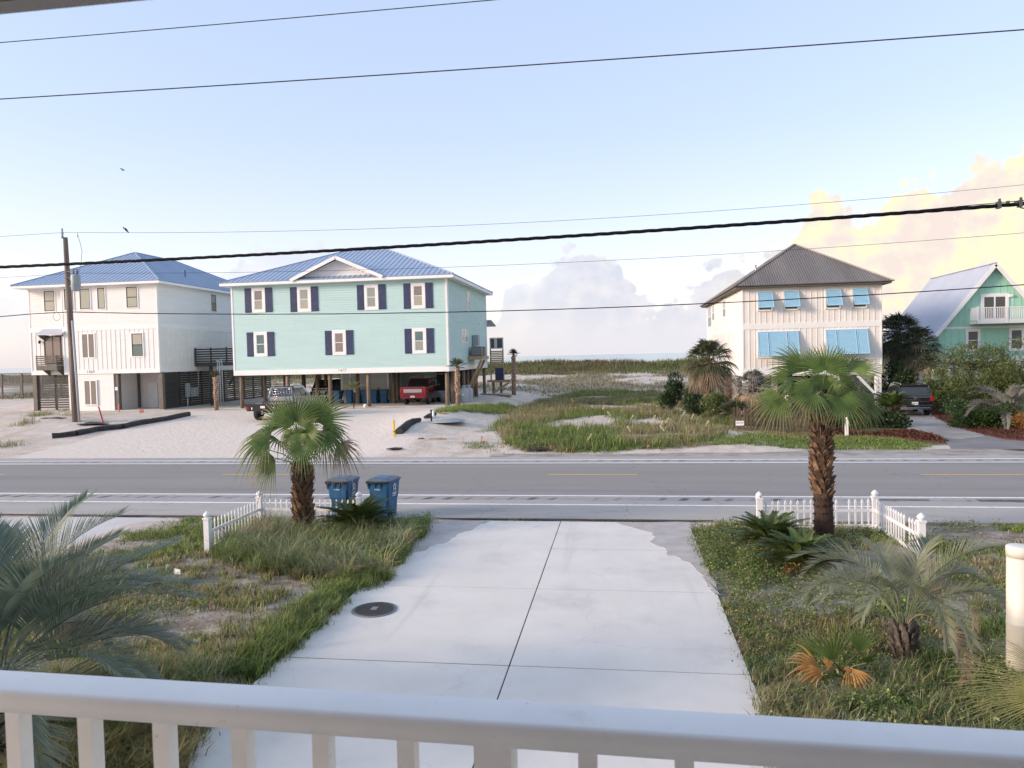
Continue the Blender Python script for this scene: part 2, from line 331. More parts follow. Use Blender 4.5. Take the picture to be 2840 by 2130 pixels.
def solo(name, mb, mt, label, cat, group=None, loc=None):   # a thing that is one mesh
    c = Vector(loc) if loc is not None else Vector(mb.v[0])
    return tag(obj(name, mb.mesh(name, mt, c), None, c), label, cat, group)
def struct(name, mb, mt, kind='structure'):
    o = obj(name, mb.mesh(name, mt)); o['kind'] = kind; return o
def raw(name, V, Fc, mt, parent=None, org=(0, 0, 0), smooth=False, attr=None):
    """numpy vertices and equal-sided faces -> object"""
    V = np.asarray(V, np.float32) - np.array(org, np.float32); Fc = np.asarray(Fc, np.int32); me = bpy.data.meshes.new(name)
    k = Fc.shape[1]; me.vertices.add(len(V)); me.vertices.foreach_set('co', V.ravel()); me.loops.add(Fc.size); me.loops.foreach_set('vertex_index', Fc.ravel())
    me.polygons.add(len(Fc)); me.polygons.foreach_set('loop_start', np.arange(0, Fc.size, k, dtype=np.int32)); me.polygons.foreach_set('loop_total', np.full(len(Fc), k, np.int32))
    if smooth: me.polygons.foreach_set('use_smooth', np.ones(len(Fc), bool))
    for an, av in (attr or {}).items():
        av = np.asarray(av, np.float32)
        if av.ndim == 2: a = me.attributes.new(an, 'FLOAT_COLOR', 'POINT'); a.data.foreach_set('color', np.c_[av, np.ones(len(av))].astype(np.float32).ravel())
        else: a = me.attributes.new(an, 'FLOAT', 'POINT'); a.data.foreach_set('value', av)
    me.materials.append(mt); me.update(calc_edges=True); me.validate()
    return obj(name, me, parent)
def text_mb(txt, size, origin, ux, uz, extr=.004, shear=0.0, font_sx=1.0):
    """lettering turned into mesh: origin is the lower left, ux/uz its right and up directions"""
    cu = bpy.data.curves.new('t', 'FONT'); cu.body = txt; cu.size = size; cu.extrude = extr; cu.shear = shear; cu.space_character = 1.05
    ob = bpy.data.objects.new('t', cu); COL.objects.link(ob); dg = bpy.context.evaluated_depsgraph_get(); dg.update()
    me = bpy.data.meshes.new_from_object(ob.evaluated_get(dg)); ux, uz = Vector(ux).normalized(), Vector(uz).normalized(); un = ux.cross(uz)
    mb = MB(); o = Vector(origin); mb.add([o + ux*v.co.x*font_sx + uz*v.co.y + un*v.co.z for v in me.vertices], [tuple(p.vertices) for p in me.polygons])
    bpy.data.objects.remove(ob); bpy.data.curves.remove(cu); bpy.data.meshes.remove(me); return mb
# ---------------------------------------------------------------- terrain
def sst(a, b, x): t = np.clip((x-a)/(b-a), 0, 1); return t*t*(3-2*t)
def vnoise(x, y, s, seed=0):
    """smooth value noise, vectorised"""
    x = np.asarray(x, float)*s + seed*17.31; y = np.asarray(y, float)*s + seed*5.77
    xi, yi = np.floor(x).astype(np.int64), np.floor(y).astype(np.int64); fx, fy = x-xi, y-yi; fx = fx*fx*(3-2*fx); fy = fy*fy*(3-2*fy)
    def h(a, b):
        n = (a*374761393 + b*668265263 + seed*982451653) & 0x7fffffff; n = ((n ^ (n >> 13))*1274126177) & 0x7fffffff; return ((n ^ (n >> 16)) & 0xffff)/65535.0
    return (h(xi, yi)*(1-fx) + h(xi+1, yi)*fx)*(1-fy) + (h(xi, yi+1)*(1-fx) + h(xi+1, yi+1)*fx)*fy
def fbm(x, y, s, seed=0, o=4): return sum(vnoise(x, y, s*2**i, seed+i)*.5**i for i in range(o))/sum(.5**i for i in range(o))
def gz(x, y):
    """ground height"""
    x, y = np.asarray(x, float), np.asarray(y, float); far = sst(30.5, 33, y)
    left = sst(-6.5, -12, x); z = .66*sst(30.5, 47, y)*left
    z = z + far*(1-sst(70, 76, y))*sst(-13, -9.5, x)*(1-sst(5, 9, x))*(.12+.34*(fbm(x, y, .16, 3)-.3))            # hummocks of the empty lot
    z = z + .30*np.exp(-((x+11.2)/2.2)**2 - ((y-42)/6.5)**2)                                                      # bank beside the gravel
    z = z + .55*np.exp(-((x+35.5)/4.5)**2 - ((y-42.5)/3.2)**2)*(fbm(x, y, .5, 9)*.8+.5)                           # sand heap by the pole
    d = sst(72, 100, y); z = z + d*(1.25 + .9*(fbm(x, y, .09, 5)-.5) + .5*(fbm(x, y, .35, 6)-.5)) - d*left*.5
    z = z + 1.45*np.exp(-((y-121)/11.0)**2)*(.80+.4*fbm(x, y, .06, 8)) - 6.5*sst(135, 185, y)
    z = z + far*.03*(fbm(x, y, .9, 11)-.5)*2*(1-sst(-14, -18, x)*sst(30, 32, y)*(1-sst(60, 64, y))*.7)
    lawn = (1-sst(17.6, 18.4, y))*sst(2.5, 4, y)*np.maximum(sst(-5.0, -5.6, x), sst(1.75, 2.3, x)); z = z + lawn*(.10*fbm(x, y, .35, 2)+.02)
    pad = sst(-10.6, -11.6, x)*(1-sst(18, 18.3, y)); return z*(1-pad*sst(-12.6, -13.2, x)*(1-sst(18, 19, y)))
def in_poly(px, py, poly):
    px, py = np.asarray(px, float), np.asarray(py, float); c = np.zeros(px.shape, bool); n = len(poly)
    for i in range(n):
        (x0, y0), (x1, y1) = poly[i], poly[i-1]; k = ((y0 > py) != (y1 > py)) & (px < (x1-x0)*(py-y0)/((y1-y0) or 1e-9)+x0); c ^= k
    return c
def px_poly(pts, z=0.0): return [tuple(atG(a, b, z)[:2]) for a, b in pts]
# the yard on this side of the road, in photo pixels on the ground
LAWN_L = px_poly([(-120, 1500), (-60, 1258), (40, 1232), (130, 1196), (300, 1150), (400, 1124), (470, 1124), (560, 1128), (900, 1128), (925, 1132), (900, 1168), (868, 1200), (845, 1245), (805, 1272), (770, 1290), (640, 1400), (565, 1468), (480, 1560), (395, 1659), (-120, 1800)])
LAWN_R = px_poly([(1500, 1140), (1580, 1133), (2000, 1136), (2400, 1140), (2500, 1800), (1700, 1800), (1645, 1540), (1620, 1470), (1585, 1370), (1548, 1280), (1520, 1225), (1490, 1165)])
MEADOW = px_poly([(1065, 935), (1110, 978), (1300, 982), (1480, 972), (1560, 955), (1590, 930), (1570, 900), (1500, 880), (1440, 850), (1250, 850), (1190, 865), (1130, 885)])
def build_ground():
    xs = np.r_[np.array([-6000, -2500, -1000, -500, -300, -200]), np.arange(-150, -56, 3.0), np.arange(-56, 40, .38), np.arange(40, 150, 3.0), np.array([150, 220, 350, 600, 1200, 3000, 6000])]
    ys = np.r_[np.array([-400, -150, -60, -20, -6]), np.arange(-2, 76, .34), np.arange(76, 200, 1.4), np.array([205, 230, 300, 500])]
    X, Y = np.meshgrid(xs, ys); Z = gz(X, Y); V = np.c_[X.ravel(), Y.ravel(), Z.ravel()]
    n, m = len(xs), len(ys); i, j = np.meshgrid(np.arange(n-1), np.arange(m-1)); a = (j*n+i).ravel(); Fc = np.c_[a, a+1, a+n+1, a+n]
    x, y = V[:, 0], V[:, 1]
    lawn = (in_poly(x, y, LAWN_L) | in_poly(x, y, LAWN_R) | (y < 3)).astype(float)
    bald = sst(.56, .68, fbm(x, y, .45, 21)); soil = lawn*(1-.55*bald)
    grav = sst(30, 30.6, y)*sst(-9.6, -10.8, x+.5*np.sin(y*.7))*(1-sst(50.5, 53, y)); grav *= 1-in_poly(x, y, px_poly([(-40, 985), (110, 950), (150, 946), (405, 900), (405, 880), (-40, 900)], .45)).astype(float)
    md = in_poly(x, y, MEADOW); mead = md*sst(.36, .52, fbm(x, y, .28, 31))
    dune = sst(74, 84, y)*sst(.40, .58, fbm(x, y, .16, 41)); ridge = sst(104, 110, y)*(1-sst(140, 148, y))
    right = sst(6, 8, x)*sst(33.4, 34, y)*(1-sst(80, 88, y))
    green = np.clip(np.maximum.reduce([soil*.9, mead*.75, dune*.62, ridge, right]), 0, 1)
    o = raw('ground', V, Fc, ground_mat(), smooth=True, attr={'zone': np.c_[green, grav, np.clip(lawn, 0, 1)]}); o['kind'] = 'structure'
def ground_mat():
    m = bpy.data.materials.new('sandy_ground'); m.use_nodes = True; nt = m.node_tree; N, L = nt.nodes, nt.links; b = N['Principled BSDF']
    at = N.new('ShaderNodeAttribute'); at.attribute_name = 'zone'; sp = N.new('ShaderNodeSeparateColor'); L.new(at.outputs['Color'], sp.inputs[0])
    geo = N.new('ShaderNodeNewGeometry')
    def nz(s, d=6, r=.6):
        n = N.new('ShaderNodeTexNoise'); n.inputs['Scale'].default_value = s; n.inputs['Detail'].default_value = d; n.inputs['Roughness'].default_value = r; L.new(geo.outputs['Position'], n.inputs['Vector']); return n.outputs[0]
    def rp(f, p):
        n = N.new('ShaderNodeValToRGB'); r = n.color_ramp
        while len(r.elements) < len(p): r.elements.new(.5)
        for e, (q, c) in zip(r.elements, p): e.position = q; e.color = (*c, 1)
        L.new(f, n.inputs[0]); return n.outputs[0]
    def mx(f, a, c):
        n = N.new('ShaderNodeMix'); n.data_type = 'RGBA'; L.new(f, n.inputs[0]); L.new(a, n.inputs[6]); L.new(c, n.inputs[7]); return n.outputs[2]
    sand = rp(nz(.9, 8), [(.25, (.47, .40, .33)), (.5, (.62, .545, .465)), (.75, (.70, .64, .57))])
    grav = rp(nz(9, 6, .8), [(.25, (.56, .48, .40)), (.55, (.74, .66, .575)), (.8, (.82, .76, .69))])
    soil = rp(nz(2.2, 8, .7), [(.28, (.10, .085, .06)), (.45, (.20, .17, .125)), (.60, (.38, .345, .30)), (.75, (.52, .485, .44))])
    veg = rp(nz(3.0, 8, .7), [(.3, (.05, .058, .025)), (.55, (.12, .12, .055)), (.75, (.22, .195, .12))])
    rut = N.new('ShaderNodeMapping'); rut.inputs['Scale'].default_value = (.5, .16, 1); L.new(geo.outputs['Position'], rut.inputs[0]); rn = N.new('ShaderNodeTexNoise'); rn.inputs['Scale'].default_value = 1.6; rn.inputs['Detail'].default_value = 7; rn.inputs['Roughness'].default_value = .7; L.new(rut.outputs[0], rn.inputs['Vector'])
    tone = rp(rn.outputs[0], [(.36, (.74, .71, .68)), (.52, (1, 1, 1)), (.66, (.93, .91, .88)), (.8, (.7, .66, .62))]); sm = N.new('ShaderNodeMix'); sm.data_type = 'RGBA'; sm.blend_type = 'MULTIPLY'; sm.inputs[0].default_value = .8; L.new(sand, sm.inputs[6]); L.new(tone, sm.inputs[7]); sand = sm.outputs[2]
    c = mx(sp.outputs[1], sand, grav); c = mx(sp.outputs[0], c, mx(sp.outputs[2], veg, soil))
    L.new(c, b.inputs['Base Color']); b.inputs['Roughness'].default_value = .95; b.inputs['Specular IOR Level'].default_value = .15
    bp = N.new('ShaderNodeBump'); bp.inputs['Strength'].default_value = .8; bp.inputs['Distance'].default_value = .09; L.new(nz(3.5, 9, .7), bp.inputs['Height']); L.new(bp.outputs[0], b.inputs['Normal'])
    return m
build_ground()
# sea
mw = bpy.data.materials.new('sea_water'); mw.use_nodes = True
def sea_nodes():
    N, L = mw.node_tree.nodes, mw.node_tree.links; b = N['Principled BSDF']; b.inputs['Base Color'].default_value = (.10, .26, .30, 1); b.inputs['Roughness'].default_value = .12
    b.inputs['IOR'].default_value = 1.33
    g = N.new('ShaderNodeNewGeometry'); mp = N.new('ShaderNodeMapping'); mp.inputs['Scale'].default_value = (.012, .05, 1); L.new(g.outputs['Position'], mp.inputs[0])
    n = N.new('ShaderNodeTexNoise'); n.inputs['Scale'].default_value = 1.0; n.inputs['Detail'].default_value = 6; L.new(mp.outputs[0], n.inputs['Vector'])
    bp = N.new('ShaderNodeBump'); bp.inputs['Strength'].default_value = .6; bp.inputs['Distance'].default_value = 3.0; L.new(n.outputs[0], bp.inputs['Height']); L.new(bp.outputs[0], b.inputs['Normal'])
sea_nodes()
struct('sea', MB().poly([(-30000, 150, -2.5), (30000, 150, -2.5), (30000, 45000, -2.5), (-30000, 45000, -2.5)]), mw)
# ---------------------------------------------------------------- road
M_asph = mat('road_asphalt', (.265, .248, .228), .9, .10, .35, stretch=(.15, 1.6, 1), bump=.25, bscale=120, detail=9)
M_shld = mat('shoulder_asphalt', (.385, .362, .33), .92, .12, .6, stretch=(.3, 1.5, 1), bump=.25, bscale=120, detail=9)
grime(M_asph, (.15, .147, .15), .5, (.48, .72), .45, (.06, 1.1, 1)); grime(M_asph, (.32, .31, .30), 60, (.56, .72), .5, detail=2); cracks(M_asph, (.12, .118, .118), .22, .004, .5); grime(M_shld, (.44, .415, .38), .7, (.45, .75), .55, (.12, 1, 1), 8); grime(M_shld, (.24, .235, .235), 2.0, (.52, .7), .4, (.4, 1, 1)); cracks(M_shld, (.15, .147, .145), .3, .006, .5)
M_line = mat('white_road_paint', (.74, .74, .74), .7, .10, 6.0, thr=(.25, .5))
grime(M_line, (.30, .295, .29), 9, (.55, .68), .6, detail=8)
M_yel = mat('yellow_road_paint', (.60, .38, .10), .75, .15, 8.0)
def sheet(name, x0, x1, y0, y1, z, mt, t=.03): return struct(name, MB().box(x0, x1, y0, y1, z-t, z), mt)
sheet('road_lanes', -300, 300, 21.60, 28.55, .050, M_asph, .12)
sheet('road_shoulder', -300, 300, 18.62, 21.60, .046, M_shld, .12)
sheet('road_shoulder', -300, 300, 28.55, 30.15, .046, M_shld, .12)
for y0, w in ((21.70, .13), (28.36, .13)): sheet('edge_line', -300, 300, y0-w/2, y0+w/2, .055, M_line, .004)
for y0, w in ((20.42, .12), (29.25, .10)): sheet('edge_line', -300, 300, y0-w/2, y0+w/2, .051, M_line, .004)
for k in range(-12, 13): sheet('centre_dash', -2.59+12.2*k, .49+12.2*k, 25.55, 25.67, .055, M_yel, .004)
def rumble_mat():
    m = mat('rumble_strip', (.31, .30, .30), .95, .10, 1.5); N, L = m.node_tree.nodes, m.node_tree.links; b = N['Principled BSDF']; src = b.inputs['Base Color'].links[0].from_socket
    g = N.new('ShaderNodeNewGeometry'); sp = N.new('ShaderNodeSeparateXYZ'); L.new(g.outputs['Position'], sp.inputs[0])
    def mth(op, a, c):
        n = N.new('ShaderNodeMath'); n.operation = op; L.new(a, n.inputs[0])
        if isinstance(c, (int, float)): n.inputs[1].default_value = c
        else: L.new(c, n.inputs[1])
        return n.outputs[0]
    s = mth('SINE', mth('ADD', mth('MULTIPLY', sp.outputs[0], 6.2832/.62), mth('MULTIPLY', sp.outputs[1], -4.0)), 0)
    nz = N.new('ShaderNodeTexNoise'); nz.inputs['Scale'].default_value = .55; nz.inputs['Detail'].default_value = 4; L.new(g.outputs['Position'], nz.inputs['Vector'])
    mr = N.new('ShaderNodeMapRange'); L.new(mth('ADD', s, mth('MULTIPLY', mth('SUBTRACT', nz.outputs[0], .5), 5.0)), mr.inputs[0]); mr.inputs[1].default_value = .3; mr.inputs[2].default_value = 1.3
    mx = N.new('ShaderNodeMix'); mx.data_type = 'RGBA'; L.new(mr.outputs[0], mx.inputs[0]); L.new(src, mx.inputs[6]); mx.inputs[7].default_value = (.095, .092, .092, 1); L.new(mx.outputs[2], b.inputs['Base Color']); return m
M_rumb = rumble_mat()
sheet('rumble_strip', -120, 120, 21.06, 21.42, .050, M_rumb, .004); sheet('rumble_strip', -120, 120, 28.80, 28.98, .050, M_rumb, .004)
# black skid marks on the near shoulder
sheet('skid_mark', 6.9, 8.2, 21.22, 21.40, .054, mat('skid_black', (.07, .068, .07), .9, .4, 5.0, col2=(.16, .16, .16)), .004)
sheet('skid_mark', 9.4, 12.6, 21.12, 21.44, .054, MATS['skid_black'], .004)
# ---------------------------------------------------------------- driveway: separate cast panels with open joints
def build_drive():
    base = struct('driveway', MB().box(-4.80, 1.58, -1.5, 18.36, -.12, .0405), M_soil)
    yj = [18.36, 15.74, 12.98, 9.68, 6.62, 3.5, .4, -1.5]; xl, xm, xr = -4.80, -1.555, 1.58; g = .009
    for k in range(len(yj)-1):
        for a, c in ((xl, xm), (xm, xr)): part('concrete_panel', MB().rbox(a+g, c-g, yj[k+1]+g, yj[k]-g, -.06, .045+random.uniform(-.002, .002), .003), M_concrete, base)
    for pts, nm in (([(1062, 1124), (1040, 1131), (1022, 1143), (990, 1151), (972, 1166), (935, 1178), (912, 1190), (893, 1193), (880, 1206), (852, 1240), (838, 1262), (800, 1274), (800, 1262), (850, 1205), (900, 1160), (928, 1124)], 'l'),
                    ([(1330, 1128), (1362, 1138), (1404, 1150), (1416, 1160), (1402, 1170), (1432, 1182), (1438, 1196), (1470, 1207), (1500, 1225), (1528, 1262), (1540, 1280), (1556, 1284), (1530, 1230), (1500, 1180), (1490, 1128)], 'r')):
        P = [atG(a, b, .05) for a, b in pts]; Q = []
        for i, p in enumerate(P):                       # ragged edge
            q = P[(i+1) % len(P)]
            for t in (0, .25, .5, .75): s = p.lerp(q, t); Q.append((s.x+random.uniform(-.05, .05)*(t > 0), s.y+random.uniform(-.05, .05)*(t > 0), .052))
        struct('sand_drift', MB().slab(Q, (0, 0, -.03)), mat('grey_sand', (.44, .41, .385), .95, .16, 2.0, bump=.4, bscale=50, detail=8))
build_drive()
# manhole cover
mh = thing('manhole_cover', 'round dark iron manhole cover set into the concrete driveway', 'manhole', (-4.12, 11.66, .045))
part('rim', MB().lathe((-4.12, 11.66, .045), [(.375, -.05), (.375, .012), (.335, .014)], 40), M_ironlight, mh)
cv = part('lid', MB().lathe((-4.12, 11.66, .045), [(.330, -.02), (.330, .020), (.325, .024)], 40), M_iron, mh)
mb = MB()
for i in range(-9, 10):
    for j in range(-9, 10):
        x, y = i*.032, j*.032
        if x*x+y*y < .30**2 and (i+j) % 2 == 0 and not (abs(x) < .06 and abs(y) < .085): mb.box(-4.12+x-.010, -4.12+x+.010, 11.66+y-.010, 11.66+y+.010, .068, .0765)
part('tread_studs', mb, M_iron, cv, kind='stuff'); part('name_plate', MB().box(-4.12-.05, -4.12+.05, 11.66-.075, 11.66+.075, .067, .077), M_ironlight, cv)
# neighbour's pad on the left, and the pavement lip along the road
P = [atG(a, b, .03) for a, b in [(-900, 1118), (0, 1119), (180, 1117), (330, 1119), (395, 1124), (330, 1142), (230, 1166), (130, 1196), (60, 1224), (-30, 1250), (-300, 1330), (-1500, 1500)]]
struct('neighbour_driveway', MB().slab([(p.x, p.y, .034) for p in P], (0, 0, -.06)), M_concrete2)
def lip(x0, x1, w):
    mb = MB(); n = int((x1-x0)/.25); up, lo = [], []
    for i in range(n+1):
        x = x0+(x1-x0)*i/n; up.append((x, 18.63+random.uniform(-.01, .03), .0485)); lo.append((x, 18.60-w*(.35+random.random()*.9)*min(1, i/3, (n-i)/3), .0485))
    for i in range(n): mb.add([up[i], up[i+1], lo[i+1], lo[i]], [(3, 2, 1, 0)])
    return struct('asphalt_lip', mb, mat('broken_asphalt', (.055, .052, .048), .95, .4, 6.0, bump=.6))
lip(-30, -10.8, .11); lip(-4.9, 2.2, .09)
# right-hand driveway across the road, its wet apron, puddle and mulch beds
def sx(cx, cy): return ((2400+cx/3.607)/SC, (820+cy/3.607)/SC)
KEEP_OFF = []
def gpoly(pts, z, mt, name, t=.04):
    KEEP_OFF.append([tuple(atG(*sx(*p), z)[:2]) for p in pts])
    P = [atG(*sx(*p), z) for p in pts]; return struct(name, MB().slab([(p.x, p.y, z) for p in P], (0, 0, -t)), mt)
gpoly([(720, 1405), (560, 1365), (430, 1335), (400, 1290), (385, 1215), (400, 1130), (640, 1130), (655, 1170), (725, 1225), (900, 1305), (1200, 1385), (1190, 1410), (980, 1430), (840, 1420)], .036, M_oldconc, 'right_driveway')
gpoly([(900, 1590), (820, 1470), (720, 1405), (840, 1420), (980, 1430), (1190, 1410), (1200, 1385), (1500, 1440), (1700, 1470), (2300, 1540), (2300, 1592)], .026, M_wetconc, 'right_driveway_apron')
mpud = mat('puddle_water', (.02, .022, .02), .03, .1, spec=.6); gpoly([(965, 1560), (1010, 1543), (1250, 1540), (1600, 1538), (2300, 1545), (2300, 1590), (1300, 1592), (1080, 1586), (1000, 1575)], .032, mpud, 'puddle', .004)
gpoly([(-300, 1330), (60, 1372), (440, 1340), (560, 1370), (700, 1402), (790, 1450), (600, 1440), (300, 1400), (-300, 1385)], .070, M_mulch, 'mulch_bed', .1)
gpoly([(640, 1120), (655, 1170), (725, 1225), (900, 1305), (1200, 1385), (1400, 1425), (1587, 1440), (2100, 1450), (2100, 1350), (1500, 1320), (800, 1180), (700, 1100)], .080, M_mulch, 'mulch_bed', .1)
# trodden dirt between the far shoulder and the grass
def dirt_verge():
    mb = MB(); n = 90; up, lo = [], []
    for i in range(n+1): x = -5.5+21.5*i/n; up.append((x, 31.0+.9*min(1, i/8, (n-i)/6)+.7*float(fbm(x, 3.0, .5, 7)-.4), .040)); lo.append((x, 30.14, .040))
    for i in range(n): mb.add([lo[i], lo[i+1], up[i+1], up[i]], [(0, 1, 2, 3)])
    struct('dirt_verge', mb, mat('trodden_dirt', (.27, .24, .21), .95, .3, 1.2, col2=(.46, .41, .36), bump=.5, bscale=30, detail=8))
dirt_verge()
# carports: concrete pads under the two left houses
struct('carport_slab', MB().box(-30.4, -11.6, 53.1, 69.0, .4, .70), M_concrete2)
struct('carport_slab', MB().box(-46.6, -35.2, 52.9, 66, .4, .70), M_concrete2)
# ---------------------------------------------------------------- house kit
def c1(x, y): return ((x/2.44)/SC, (600+y/2.44)/SC)
def c2(x, y): return ((600+x/2.765)/SC, (640+y/2.765)/SC)
def c4(x, y): return ((1840+x/2.212)/SC, (620+y/2.212)/SC)
def rect(cf, x0, x1, y0, y1, Y):      # photo rectangle -> (X0, X1, Z0, Z1) on the wall plane Y
    xm, ym = (x0+x1)/2, (y0+y1)/2
    return atY(*cf(x0, ym), Y).x, atY(*cf(x1, ym), Y).x, atY(*cf(xm, y1), Y).z, atY(*cf(xm, y0), Y).z
def rectX(cf, x0, x1, y0, y1, X):     # the same on a side wall X: (Y0, Y1, Z0, Z1)
    xm, ym = (x0+x1)/2, (y0+y1)/2
    return atX(*cf(x0, ym), X).y, atX(*cf(x1, ym), X).y, atX(*cf(xm, y1), X).z, atX(*cf(xm, y0), X).z
class Face:
    """A wall face: 'F' looks to -Y, 'R' to +X, 'L' to -X; u runs along the wall, d stands proud of it."""
    def __init__(s, k, c): s.k, s.c = k, c
    def box(s, mb, u0, u1, z0, z1, d0, d1):
        if s.k == 'F': return mb.box(u0, u1, s.c-d1, s.c-d0, z0, z1)
        if s.k == 'R': return mb.box(s.c+d0, s.c+d1, u0, u1, z0, z1)
        return mb.box(s.c-d1, s.c-d0, u0, u1, z0, z1)
    def ring(s, mb, u0, u1, z0, z1, w, d0, d1, wb=None):
        wb = wb or w; s.box(mb, u0, u0+w, z0, z1, d0, d1); s.box(mb, u1-w, u1, z0, z1, d0, d1); s.box(mb, u0+w, u1-w, z0, z0+wb, d0, d1); return s.box(mb, u0+w, u1-w, z1-w, z1, d0, d1)
    def pt(s, u, z, d): return Vector((u, s.c-d, z)) if s.k == 'F' else Vector((s.c+d, u, z)) if s.k == 'R' else Vector((s.c-d, u, z))
def planks(fc, u0, u1, z0, z1, mt, parent, e=.18, nm='plank'):
    """lap siding: every board its own piece, its lower edge proud of the board below"""
    n = max(1, round((z1-z0)/e)); e = (z1-z0)/n; mb = MB(); P = lambda u, z, d: fc.pt(u, z, d)
    org = fc.pt(u0, z0, 0); t, b = .004, .034
    mb.add([P(u0, z0, 0), P(u1, z0, 0), P(u1, z0, b), P(u0, z0, b), P(u0, z0+e*1.0, 0), P(u1, z0+e*1.0, 0), P(u1, z0+e*1.0, t), P(u0, z0+e*1.0, t)],
           [(0, 1, 2, 3), (4, 5, 6, 7), (0, 1, 5, 4), (2, 3, 7, 6), (1, 2, 6, 5), (0, 3, 7, 4)])
    me = mb.mesh(nm, mt, org)
    for i in range(n): piece(nm, me, parent, org+Vector((0, 0, i*e)))
def battens(fc, u0, u1, z0, z1, mt, parent, sp=.41, skip=()):
    me = None; n = round((u1-u0)/sp)
    for i in range(1, n):
        u = u0+(u1-u0)*i/n
        spans = [(z0, z1)]
        for a, b, za, zb in skip:
            if a < u < b: spans = [q for s0, s1 in spans for q in ((s0, min(s1, za)), (max(s0, zb), s1)) if q[1]-q[0] > .06]
        for s0, s1 in spans:
            mb = MB(); fc.box(mb, u-.026, u+.026, s0, s1, -.002, .024); piece('batten', mb.mesh('batten', mt, fc.pt(u, s0, 0)), parent, fc.pt(u, s0, 0))
def window(fc, r, parent, pane=(None, None), trim=None, tw=.11, sash=None, sw=.045, split=True, vert=False, nm='window', proud=.068):
    """outer rectangle r of the trim; double-hung (split) or fixed, panes set back inside the sash"""
    u0, u1, z0, z1 = r; trim = trim or M_white; sash = sash or M_white; mb = MB()
    fc.ring(mb, u0, u1, z0, z1, tw, -.01, proud); w = part(nm, mb, trim, parent)
    a, b, c, d = u0+tw, u1-tw, z0+tw, z1-tw; zm = (c+d)/2; um = (a+b)/2; mb = MB(); fc.ring(mb, a, b, c, d, sw, .030, .056)
    if split: fc.box(mb, a+sw, b-sw, zm-sw/2, zm+sw/2, .030, .060)
    if vert: fc.box(mb, um-sw*.7, um+sw*.7, c+sw, d-sw, .030, .058)
    part('sash', mb, sash, w); cells = [(a+sw, b-sw, c+sw, d-sw)]
    if split: cells = [(a+sw, b-sw, zm+sw/2, d-sw), (a+sw, b-sw, c+sw, zm-sw/2)]
    elif vert: cells = [(a+sw, um-sw*.7, c+sw, d-sw), (um+sw*.7, b-sw, c+sw, d-sw)]
    for q, g in zip(cells, pane): mb = MB(); fc.box(mb, *q, .028, .042); part('pane', mb, g or G_dark, w)
    return w
def board_shutter(fc, u0, u1, z0, z1, parent):
    mb = MB(); fc.box(mb, u0, u1, z0, z1, .024, .040); s = part('shutter', mb, M_navy, parent); n = 4; w = (u1-u0)/n
    for i in range(n): mb = MB(); fc.box(mb, u0+i*w+.008, u0+(i+1)*w-.008, z0, z1, .042, .066); part('board', mb, M_navy, s)
    for z in (z0+.10, z1-.20): mb = MB(); fc.box(mb, u0+.012, u1-.012, z, z+.10, .068, .090); part('rail', mb, M_navy, s)
def roof_plane(pts, mt, parent, rib=.40, th=.07, rw=.04, rh=.035, nm='roof'):
    """one slope: pts[0], pts[1] are its eave; raised ribs run up the slope and stop at its edges"""
    P = [Vector(p) for p in pts]; U = (P[1]-P[0]).normalized(); Nn = U.cross(P[2]-P[0]).normalized()
    if Nn.z < 0: Nn = -Nn
    Vv = Nn.cross(U); Vv = Vv if Vv.z > 0 else -Vv
    r = part(nm, MB().slab(P, -Nn*th), mt, parent); q = [((p-P[0]).dot(U), (p-P[0]).dot(Vv)) for p in P]; us = [a for a, _ in q]; mb = MB(); u = min(us)+rib/2
    while u < max(us):
        vs = []
        for i in range(len(q)):
            (a, b), (c, d) = q[i-1], q[i]
            if (a > u) != (c > u): vs.append(b+(d-b)*(u-a)/(c-a))
        if len(vs) >= 2:
            v0, v1 = min(vs), max(vs); A = P[0]+U*u+Vv*v0+Nn*.002; B = P[0]+U*u+Vv*v1+Nn*.002
            mb.add([A-U*rw/2, A+U*rw/2, A+U*rw/4+Nn*rh, A-U*rw/4+Nn*rh, B-U*rw/2, B+U*rw/2, B+U*rw/4+Nn*rh, B-U*rw/4+Nn*rh], [(0, 1, 5, 4), (1, 2, 6, 5), (2, 3, 7, 6), (3, 0, 4, 7), (0, 3, 2, 1), (4, 5, 6, 7)])
        u += rib
    if mb.v: part('roof_ribs', mb, mt, r, kind='stuff')
    return r
def caps(lines, mt, parent, w=.14, nm='ridge_cap'):
    for a, b in lines: part(nm, MB().beam(Vector(a)+Vector((0, 0, .02)), Vector(b)+Vector((0, 0, .02)), w, .06), mt, parent)
def slat_panel(fc, u0, u1, z0, z1, parent, mt, sp=.19, h=.135, d0=0.0, d1=.03, post=True, nm='slat_screen', top=None):
    """a screen of separate boards with open gaps on a backing post at each end"""
    mb = MB(); fc.box(mb, u0, u0+.07, z0, z1, d0-.09, d0-.001); fc.box(mb, u1-.07, u1, z0, z1, d0-.09, d0-.001); s = part(nm, mb, mt, parent); me = None
    n = int((z1-z0)/sp)
    for i in range(n):
        z = z1-(i+1)*sp
        if me is None: mb = MB(); fc.box(mb, u0, u1, z, z+h, d0, d1); org = fc.pt(u0, z, 0); me = mb.mesh('slat', mt, org)
        piece('slat', me, s, fc.pt(u0, z, 0))
    return s
def pile(x, y, z0, z1, parent, r=.15, nm='pile'):
    k = r*random.uniform(.92, 1.08); return part(nm, MB().tube([(x, y, z0), (x+random.uniform(-.02, .02), y, (z0+z1)/2), (x, y, z1)], [k*1.04, k, k*.95], 14), M_pile, parent)

